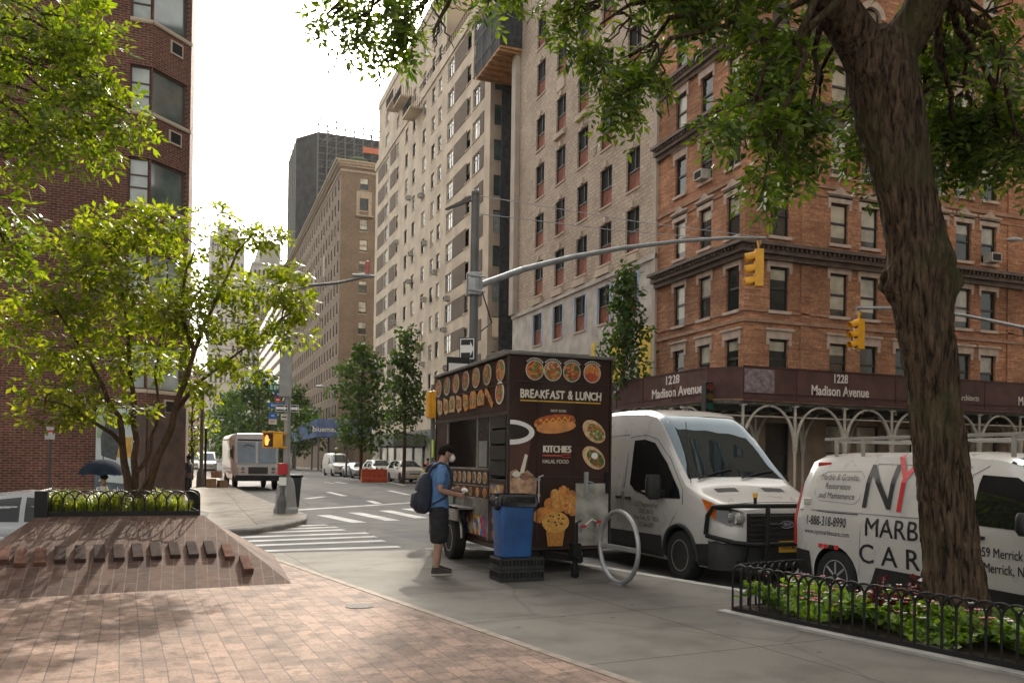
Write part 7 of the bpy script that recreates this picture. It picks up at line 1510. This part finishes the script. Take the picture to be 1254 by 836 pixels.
# corner lamp post with signs, pedestrian signal
q = at(350, 628, Z=0); px_, py_ = q.x, q.y
L = thing('street_lamp', 'grey octagonal street lamp post with wide base and long arm at the far left corner', 'lamp post', (px_, py_, 0)); T_ = lambda u, v: at(u, v, Y=py_) - Vector((px_, py_, 0))
zl_ = T_(350, 352).z; m = MB(); m.lathe([(.34, 0), (.34, .12), (.30, .18), (.24, .75), (.20, .92), (.16, 1.0)], (0, 0, 0), 8); PALEP = mat('pale_grey_pole', (.30, .30, .29), .5, .1, var=.15, scale=3); m.build('base', [PALEP], L)
m = MB(); m.tube([(0, 0, .95), (0, 0, 3.2), (.0, 0, zl_)], [.105, .09, .06], 8); m.build('post', [PALEP], L)
e_ = T_(456, 336); m = MB(); m.tube([(0, 0, zl_-.1), (.5, .1, zl_+.12), (1.3, .2, zl_+.28), (e_.x, .25, e_.z)], [.05, .045, .04, .035], 8); m.build('arm', [GREYPAINT], L, smooth=50)
m = MB(); m.tube([(e_.x-.55, .25, e_.z-.02), (e_.x-.1, .25, e_.z+.0), (e_.x+.12, .25, e_.z)], [.045, .075, .04], 10); m.build('lamp_head', [GALV], L, smooth=50); m = MB(); m.cyl((e_.x-.1, .25, e_.z+.05), (e_.x-.1, .25, e_.z+.36), .075, 10); m.ball((e_.x-.1, .25, e_.z+.38), .07, 8, 6); m.build('fire_beacon', [mat('red_beacon', (.45, .12, .10), .5)], L, smooth=50)
m = MB(); a, b = T_(341, 486), T_(357, 430); m.box(a.x, b.x, -.24, -.10, a.z, b.z); m.build('control_cabinet', [PALEP], L, bev=.02)
sc_ = Vector((px_, py_-.15, 0)); GRN = mat('street_sign_green', (.008, .13, .07), .45); SBL = mat('sign_blue', (.015, .10, .34), .45); SRD = mat('sign_red', (.45, .03, .03), .45); SBK = mat('sign_black', (.012, .012, .012), .5); SNV = mat('sign_navy', (.02, .03, .12), .45)
def sign(name, label, u0, v0, u1, v1, dy, bg, parts, fg=WHITE, yaw=0., border=None, Yp=None, cat='sign'):
    Y_ = (Yp if Yp is not None else py_)+dy; a, b = at(u0, v1, Y=Y_), at(u1, v0, Y=Y_); c = (a+b)/2; w, h = b.x-a.x, b.z-a.z
    t = thing(name, label, cat, (c.x, Y_, c.z), yaw); m = MB(); m.box(-w/2, w/2, 0, .015, -h/2, h/2); m.build('plate', [bg], t, bev=.004)
    if parts or border:
        m = MB()
        if border: 
            e = border*h
            for x0, x1, z0, z1 in ((-w/2+e*.5, w/2-e*.5, h/2-e, h/2-e*.5), (-w/2+e*.5, w/2-e*.5, -h/2+e*.5, -h/2+e), (-w/2+e*.5, -w/2+e, -h/2+e, h/2-e), (w/2-e, w/2-e*.5, -h/2+e, h/2-e)): m.box(x0, x1, -.003, -.0005, z0, z1)
        for p in parts:
            if p[0] == 'T': m.text(p[1], p[2]*h, frame((p[3]*w, -.001, p[4]*h), (1, 0, 0), (0, 0, 1)), p[5] if len(p) > 5 else 0, off=.003*h, sx=p[6] if len(p) > 6 else .85, ex=.002)
            if p[0] == 'P': m.extr([(x*w, -.0005 - .001*(p[2] if len(p) > 2 else 0), z*h) for x, z in p[1]], (0, -.003, 0), p[2] if len(p) > 2 else 0)
        m.build('lettering', [fg, SBK, SRD], t, recalc=False)
    return t
ARROW = [(-.42, -.17), (.20, -.17), (.20, -.32), (.42, 0), (.20, .32), (.20, .17), (-.42, .17)]
sign('street_sign', 'green street name sign at top of the far left corner post', 328.5, 470, 350, 478.5, -.14, GRN, [('T', 'E 89 St', .72, 0, -.25)])
sign('route_sign', 'small navy and red shield sign below the green street name sign', 336, 479, 346, 486, -.14, SNV, [('T', 'M', .6, 0, -.2)])
sign('route_sign', 'small round red sign just under the navy shield sign', 336.5, 486.5, 344, 492, -.14, SRD, [('P', [(-.3, -.1), (.3, -.1), (.3, .1), (-.3, .1)])])
sign('bus_stop_sign', 'upper blue bus stop sign on the far left corner post', 329, 493, 349, 499, -.13, SBL, [('T', 'BUS', .55, -.2, -.2)])
sign('one_way_sign', 'black one way sign with white arrow on the far left corner post', 337, 495, 353, 504, -.17, SBK, [('P', ARROW), ('T', 'ONE WAY', .26, -.1, -.1, 1)], border=.12)
sign('one_way_sign', 'second one way arrow sign pointing right of the far left corner post', 355, 495.5, 366.5, 504.5, -.12, SBK, [('P', ARROW), ('T', 'WAY', .28, -.1, -.1, 1)], border=.1)
sign('bus_stop_sign', 'lower blue bus stop sign above the small white plate', 329, 505, 339.5, 512, -.14, SBL, [('T', 'M3', .5, 0, -.2)])
sign('parking_sign', 'small white plate under the lower blue bus stop sign', 329, 513, 339, 519, -.14, mat('faded_white_sign', (.55, .50, .46), .5), [('P', [(-.35, .1), (.35, .1), (.35, .2), (-.35, .2)], 2), ('P', [(-.35, -.2), (.2, -.2), (.2, -.1), (-.35, -.1)], 1)])
sign('parking_sign', 'small tilted white sign right beside the lower blue bus stop sign', 344, 507, 352, 514, -.15, mat('faded_white_sign', (.55, .50, .46), .5), [('P', [(-.35, -.1), (.35, -.1), (.35, .1), (-.35, .1)], 1)])
a, b = at(321, 548, Y=py_), at(345, 530, Y=py_); pd_ = thing('pedestrian_signal', 'yellow pedestrian signal showing an orange hand on the far left corner post', 'signal', ((a.x+b.x)/2, py_-.1, (a.z+b.z)/2)); w, h = (b.x-a.x), (b.z-a.z)
m = MB(); m.box(-w/2, w/2, -.12, .12, -h/2, h/2, 0); m.box(-w/2-.02, w/2+.02, -.20, .0, h/2, h/2+.03, 0); m.box(w*.02, w/2+.0, -.22, -.121, -h/2+.02, h/2-.02, 0); m.box(w*.3, w*.75, .0, .1, h/2-.05, h/2, 0); m.box(w*.3, w*.75, .0, .1, -h/2, -h/2+.05, 0); m.build('housing', [SIGNALY], pd_, bev=.01)
m = MB(); m.box(-w/2+.03, w*.01, -.135, -.121, -h/2+.03, h/2-.03); lens = m.build('lens', [SBK], pd_)
m = MB(); hc = (-w*.31, -.137, 0); HN_ = mat('lit_orange_hand', (1., .22, .04), .5, var=0, emit=1.3)
m.extr([(hc[0]+x*w*.16, hc[1], z*h*.36) for x, z in ((-.45, -.9), (.4, -.9), (.6, -.3), (.95, .15), (.75, .3), (.5, .0), (.5, .75), (.33, .75), (.28, .1), (.22, .95), (.03, .95), (0, .1), (-.08, .9), (-.26, .9), (-.27, .05), (-.38, .65), (-.55, .65), (-.6, -.2))], (0, -.004, 0)); m.build('hand_symbol', [HN_], lens)
# alarm box, litter bin by the post
q = at(344, 628, Z=0); al = thing('alarm_box', 'red emergency call box on a thin pedestal beside the corner lamp post', 'call box', (q.x, q.y-.25, 0)); Tz = lambda v: at(344, v, Y=q.y-.25).z
m = MB(); m.cyl((0, 0, 0), (0, 0, Tz(581)), .06, 8); m.lathe([(.13, 0), (.13, .35), (.07, .5)], (0, 0, 0), 10); m.build('pedestal', [GREYPAINT], al); m = MB(); m.box(-.13, .13, -.1, .1, Tz(581), Tz(567)); m.build('box', [mat('red_enamel', (.42, .02, .025), .4, var=.1)], al, bev=.02); m = MB(); m.box(-.1, .1, -.105, -.1, Tz(594), Tz(584)); m.build('notice', [WHITE], al)
q = at(357, 622, Z=0); bi = thing('litter_bin', 'dark wire litter bin behind the corner lamp post', 'bin', (q.x+.05, q.y+.35, 0)); m = MB(); m.lathe([(.20, 0), (.22, .04), (.29, .95), (.31, 1.0), (.31, 1.04), (.27, 1.04), (.25, .9), (.17, .06), (0, .06)], (0, 0, 0), 20); m.build('bin_body', [mat('dark_green_bin', (.035, .045, .045), .6, var=.2)], bi, smooth=40); m = MB(); m.lathe([(.29, 1.045), (.33, 1.03), (.33, .97), (.315, .95)], (0, 0, 0), 20); m.build('rim', [BLACK], bi, smooth=40)
# big mast arm pole by the cart
xp, yp = 5.22, 16.3; Sg = lambda u, v: at(u, v, Y=yp); zt_ = Sg(580, 240).z; p0 = Sg(580, 400)
xp = p0.x; mp = thing('signal_mast', 'tall grey signal mast with long curved arm over the avenue rising behind the food cart', 'signal mast', (xp, yp, 0))
m = MB(); m.tube([(0, 0, 0), (0, 0, zt_)], [.10, .085], 12); m.lathe([(.2, 0), (.2, .3), (.14, .5)], (0, 0, 0), 12); m.build('post', [GREYPAINT], mp, smooth=40)
z1 = Sg(582, 349).z; end = at(937, 291.5, Y=18.6); rel = lambda p: Vector(p)-Vector((xp, yp, 0))
arm = [Vector((.1, .05, z1))]; E_1 = rel(end)
for u, v, Y_ in ((640, 330, 16.7), (700, 315, 17.05), (760, 304, 17.4), (830, 295.5, 17.9), (890, 291.5, 18.3)): arm.append(rel(at(u, v, Y=Y_)))
arm.append(E_1); m = MB(); m.tube(arm, [.07, .066, .062, .057, .052, .047, .042], 10); m.build('arm', [GALV], mp, smooth=50)
m = MB(); m.lathe([(.15, z1-.22), (.165, z1-.2), (.165, z1+.22), (.15, z1+.24)], (0, 0, 0), 14)
for z in (z1-.15, z1+.15): m.cyl((-.18, -.17, z), (.18, -.17, z), .02, 6)
m.build('clamp', [GALV], mp)
m = MB(); g = rel(at(545, 257, Y=17.5)); m.extr([(0, 0, zt_-.05), (g.x, g.y, g.z), (g.x, g.y, g.z+.03), (0, 0, zt_+.06)], (.06, .02, 0)); m.ball((.0, 0, zt_+.05), .09, 8, 6); m.build('bracket', [GREYPAINT], mp)
m = MB(); w1, w2 = rel(at(938, 291, Y=18.6)), rel(at(885, 293, Y=18.3)); m.tube([Vector((0, 0, zt_+.02)), (Vector((0, 0, zt_))+w1)/2-Vector((0, 0, .06)), w1], .009, 5); m.tube([Vector((0, 0, zt_-.35)), (Vector((0, 0, zt_-.35))+w2)/2-Vector((0, 0, .05)), w2], .009, 5); m.build('guy_wire', [GALV], mp)
m = MB(); m.tube([Vector((.13, -.08, z1-.1)), Vector((.35, -.1, z1-.75)), Vector((.12, -.1, z1-.95))], .014, 6); m.build('cable', [BLACK], mp)
def tsig(name, label, loc, yaw, k=1.):
    t = thing(name, label, 'traffic light', loc, yaw); m = MB()
    m.box(-.17*k, .17*k, -.12*k, .12*k, -1.06*k, 0); m.cyl((0, 0, 0), (0, 0, .2), .035, 8); m.box(-.05, .05, -.05, .05, .12, .26); m.build('housing', [SIGNALY], t, bev=.02)
    for i in range(3):
        z = -.19*k-.345*k*i; v = MB(); n = 14; vs = []
        for j in range(n+1):
            a = R(-25)+R(230)*j/n
            for yy, rr in ((-.12*k, .15*k), (-.40*k, .15*k), (-.40*k, .143*k), (-.12*k, .143*k)): vs.append((rr*math.cos(a), yy - (.0 if yy > -.2 else -.12*k*max(0, -math.sin(a)+.2)), z+rr*math.sin(a)-(.06*k if yy < -.2 else 0)))
        v.add(vs, [(j*4+c, j*4+(c+1) % 4, j*4+4+(c+1) % 4, j*4+4+c) for j in range(n) for c in range(4)]); v.build('visor', [SIGNALY], t, smooth=40)
        v = MB(); v.cyl((0, -.118*k, z), (0, -.135*k, z), .14*k, 18); v.build('lens', [mat(('dark_red_lens', 'dark_amber_lens', 'dark_green_lens')[i], ((.10, .008, .006), (.10, .05, .006), (.006, .06, .035))[i], .2, var=.1)], t)
    m = MB(); m.tube([(.08+.1*math.cos(a), 0, .12+.11*math.sin(a)) for a in [R(-100)+R(200)*i/10 for i in range(11)]], .014, 6); m.build('cable', [GREYPAINT], t); return t
se = at(929.5, 306, Y=18.6); tsig('traffic_light', 'yellow traffic light seen from its side at the end of the long mast arm', (se.x, 18.6, se.z), R(-120), .93)
s2 = at(1052, 391, Y=21.5); tsig('traffic_light', 'yellow traffic light on the lower mast arm just left of the big tree trunk', (s2.x, 21.5, s2.z), R(-98), .92)
mr = thing('signal_mast', 'second grey signal mast with thin arm coming from the right edge behind the big tree', 'signal mast', (s2.x+9.2, 22.6, 0)); rel2 = lambda p: Vector(p)-Vector(mr.location)
m = MB(); m.tube([(0, 0, 0), (0, 0, 6.8)], [.13, .1], 10); m.build('post', [GREYPAINT], mr); m = MB(); pts = [rel2(at(1049, 377, Y=21.5)), rel2(at(1110, 377.5, Y=21.7)), rel2(at(1180, 386, Y=21.9)), rel2(at(1254, 401, Y=22.2)), Vector((0, 0, 5.0))]; m.tube(pts, [.045, .055, .06, .07, .08], 9); m.tube([pts[0], pts[0]+Vector((0, 0, -.22))], .03, 6); m.build('arm', [GALV], mr, smooth=50)
m = MB(); m.tube([Vector((0, 0, 6.7)), rel2(at(1160, 374, Y=21.8)), pts[0]+Vector((0, 0, .05))], .009, 5); m.build('guy_wire', [GALV], mr)
lp = at(1233, 293, Y=23); sl = thing('street_lamp', 'cobra head street lamp whose tip enters at the right edge before the brick building', 'lamp post', (lp.x+3.4, 23.2, 0)); r3 = lambda p: Vector(p)-Vector(sl.location)
m = MB(); m.tube([(0, 0, 0), (0, 0, 8.6)], [.12, .08], 9); m.build('post', [GREYPAINT], sl); m = MB(); hp = r3(lp); m.tube([Vector((0, 0, 8.4)), Vector((-1.2, 0, hp.z+.25)), hp+Vector((.6, 0, .05))], .035, 8); m.build('arm', [GREYPAINT], sl); m = MB(); m.tube([hp+Vector((-.05, 0, -.02)), hp+Vector((.35, 0, .03)), hp+Vector((.75, 0, .06))], [.03, .10, .06], 10); m.build('lamp_head', [GALV], sl, smooth=50)
# signs on the mast by the cart and the small pedestrian signal post
sign('one_way_sign', 'angled one way sign with arrow on the signal mast above the food cart roof', 562, 414, 582, 440, -.16, SBK, [('P', ARROW), ('T', 'ONE WAY', .17, -.08, -.06, 1)], yaw=R(-38), border=.08, Yp=yp)
sign('one_way_sign', 'black one way sign half hidden by the food cart roof edge', 547, 438, 575, 462, -.3, SBK, [('P', [(-.42, -.34), (.42, -.34), (.42, .20), (-.42, .20)]), ('T', 'ONE WAY', .42, .0, -.2, 1, .8)], Yp=yp)
pp_ = at(531, 540, Y=16.9); ps = thing('pedestrian_signal', 'yellow pedestrian signal seen edge on, on a thin post behind the food cart', 'signal', (pp_.x, 16.9, 0)); zz = lambda v: at(531, v, Y=16.9).z
m = MB(); m.cyl((.02, .15, 0), (.02, .15, zz(470)), .05, 10); m.build('post', [GREYPAINT], ps); m = MB(); m.box(-.10, .06, -.20, .10, zz(512), zz(479)); m.box(-.16, -.10, -.18, .08, zz(511), zz(480)); m.build('housing', [SIGNALY], ps, bev=.015)
qq = at(527.5, 548, Y=16.9); m = MB(); m.box(-.012, .012, -.12, .12, -.2, .16); o = m.build('lime_sign', [mat('lime_reflective', (.45, .62, .05), .5)], None, bev=.004); o.location = (qq.x, 16.75, qq.z); o.rotation_euler = (0, 0, R(-10)); tag(o, 'lime green reflective sign seen edge on beside the man with the backpack', 'sign')
sb = at(866, 486, X=XE-3.3); tb = thing('traffic_light', 'small dark signal head in front of the maroon shed beside the white lettering', 'traffic light', (sb.x, sb.y, sb.z)); m = MB(); m.box(-.15, .15, -.16, .16, -.55, .55); m.build('housing', [BLACK], tb, bev=.03)
for i, mm in enumerate((mat('dull_red_lens', (.12, .02, .015), .3), mat('dull_amber', (.09, .05, .01), .3), mat('dull_green', (.01, .07, .05), .3))): m = MB(); m.cyl((-.0, -.16, .35-.35*i), (-.0, -.22, .35-.35*i), .13, 14); m.build('lens', [mm], tb)
m = MB(); m.cyl((.1, .3, -sb.z), (.1, .3, .3), .05, 8); m.cyl((.1, .3, .0), (0, 0, 0), .03, 6); m.build('post', [GREYPAINT], tb)
# far lamp post and black pole on the left sidewalk, boxes at their foot, sign by the brick wall
q = at(246, 596, Z=0); fl_ = thing('street_lamp', 'slim grey post with dark rod on the far left sidewalk by the cardboard boxes', 'lamp post', (q.x, q.y, 0)); m = MB(); m.cyl((0, 0, 0), (0, 0, at(246, 470, Y=q.y).z), .09, 10); m.lathe([(.25, 0), (.2, .8), (.1, 1.0)], (0, 0, 0), 8); m.build('post', [GREYPAINT], fl_); m = MB(); m.cyl((.2, 0, 0), (.2, 0, at(248, 525, Y=q.y).z), .06, 8); m.build('rod', [BLACK], fl_)
CARD = mat('brown_cardboard', (.36, .22, .12), .85, var=.2)
for k, (dx, dz, s_) in enumerate(((0, 0, .5), (.55, 0, .42), (.25, .5, .38))):
    m = MB(); m.box(-s_/2, s_/2, -s_/2, s_/2, 0, s_*.9); m.box(-s_/2, s_/2, -.03, .03, s_*.9, s_*.905); o = m.build('cardboard_box', [CARD], None); o.location = (q.x+.5+dx, q.y-.6+.1*k, dz); o.rotation_euler = (0, 0, R(20*k)); tag(o, ('large brown cardboard box at the foot of the slim post', 'brown cardboard box lying right of the large one beside the truck', 'smaller cardboard box topmost of the pile beside the truck')[k], 'box', 'cardboard boxes by the slim post')
q = at(60, 600, Y=26); sg = thing('parking_sign', 'small white sign on a dark post before the red brick wall at left', 'sign', (q.x, 26, -.5)); m = MB(); m.cyl((0, 0, 0), (0, 0, at(60, 523, Y=26).z+.5), .03, 8); m.build('post', [mat('dark_steel_post', (.05, .05, .05), .5)], sg); m = MB(); z_ = at(60, 530, Y=26).z+.5; m.box(-.12, .12, -.05, -.03, z_-.17, z_+.17, 0); m.box(-.09, .09, -.052, -.05, z_+.02, z_+.08, 1); m.build('plate', [mat('pale_grey_plate', (.42, .42, .42), .5), SRD], sg)
q = at(424, 580, Y=80); fs = thing('street_lamp', 'distant grey street lamp between the white van and the street trees', 'lamp post', (q.x, 80, RZ)); m = MB(); zc = at(424, 486, Y=80).z; m.cyl((0, 0, 0), (0, 0, zc), .1, 8); m.build('post', [GREYPAINT], fs); m = MB(); e = at(392, 473, Y=80); m.tube([(0, 0, zc-.3), (-1, 0, zc+.4), (e.x-q.x, 0, e.z-RZ)], .05, 7); m.ball((e.x-q.x, 0, e.z-RZ), (.45, .2, .12), 8, 6); m.build('arm', [GALV], fs)
# ------------------------------------------------------------------ the hazy summer air
hz = bpy.data.materials.new('haze_air'); hz.use_nodes = True; nt = hz.node_tree; nt.nodes.clear(); o_ = N(nt, 'ShaderNodeOutputMaterial'); pv_ = N(nt, 'ShaderNodeVolumePrincipled'); pv_.inputs['Color'].default_value = (.95, .93, .90, 1); pv_.inputs['Density'].default_value = .00012; pv_.inputs['Anisotropy'].default_value = .2; nt.links.new(pv_.outputs[0], o_.inputs['Volume'])
m = MB(); m.box(-2600, 2600, -400, 3600, -1.7, 150); o = m.build('haze', [hz]); o['kind'] = 'stuff'
# ------------------------------------------------------------------ light, sky, camera
AZ, EL = R(19), R(36)
w = bpy.data.worlds.new('World'); scene.world = w; w.use_nodes = True; nt = w.node_tree; bg = nt.nodes['Background']
sky = nt.nodes.new('ShaderNodeTexSky'); sky.sky_type = 'NISHITA'; sky.sun_disc = False; sky.sun_elevation = EL; sky.sun_rotation = AZ; sky.air_density = 1.0; sky.dust_density = 6.0; sky.ozone_density = .4
hs = nt.nodes.new('ShaderNodeHueSaturation'); hs.inputs['Saturation'].default_value = .16; nt.links.new(sky.outputs[0], hs.inputs['Color']); nt.links.new(mixc(nt, hs.outputs[0], (1., .965, .885), 1., 'MULTIPLY'), bg.inputs['Color']); bg.inputs['Strength'].default_value = .15
Sd = Vector((math.sin(AZ)*math.cos(EL), math.cos(AZ)*math.cos(EL), math.sin(EL)))
ld = bpy.data.lights.new('sun', 'SUN'); ld.energy = 2.3; ld.angle = R(.6); ld.color = (1, .91, .77); lo_ = bpy.data.objects.new('sun', ld); COL.objects.link(lo_); lo_.rotation_euler = Sd.to_track_quat('Z', 'Y').to_euler()
cam = bpy.data.cameras.new('camera'); co = bpy.data.objects.new('camera', cam); COL.objects.link(co); scene.camera = co
Mc = Matrix((CR, CU, -CF)).transposed().to_4x4(); Mc.translation = CAM; co.matrix_world = Mc
cam.sensor_width = 36; cam.lens = FPX/1254*36; cam.shift_x = 0; cam.shift_y = (PPY-418)/1254; cam.clip_start = .1; cam.clip_end = 6000
vs_ = scene.view_settings; vs_.view_transform = 'Standard'; vs_.look = 'None'; vs_.gamma = 1; vs_.use_curve_mapping = False; vs_.exposure = 1.5
scene.cycles.max_bounces = 6; scene.cycles.diffuse_bounces = 3; scene.cycles.glossy_bounces = 3; scene.cycles.transmission_bounces = 4; scene.cycles.transparent_max_bounces = 8
scene.cycles.use_denoising = True; scene.cycles.sample_clamp_indirect = 6; scene.cycles.caustics_reflective = False; scene.cycles.caustics_refractive = False
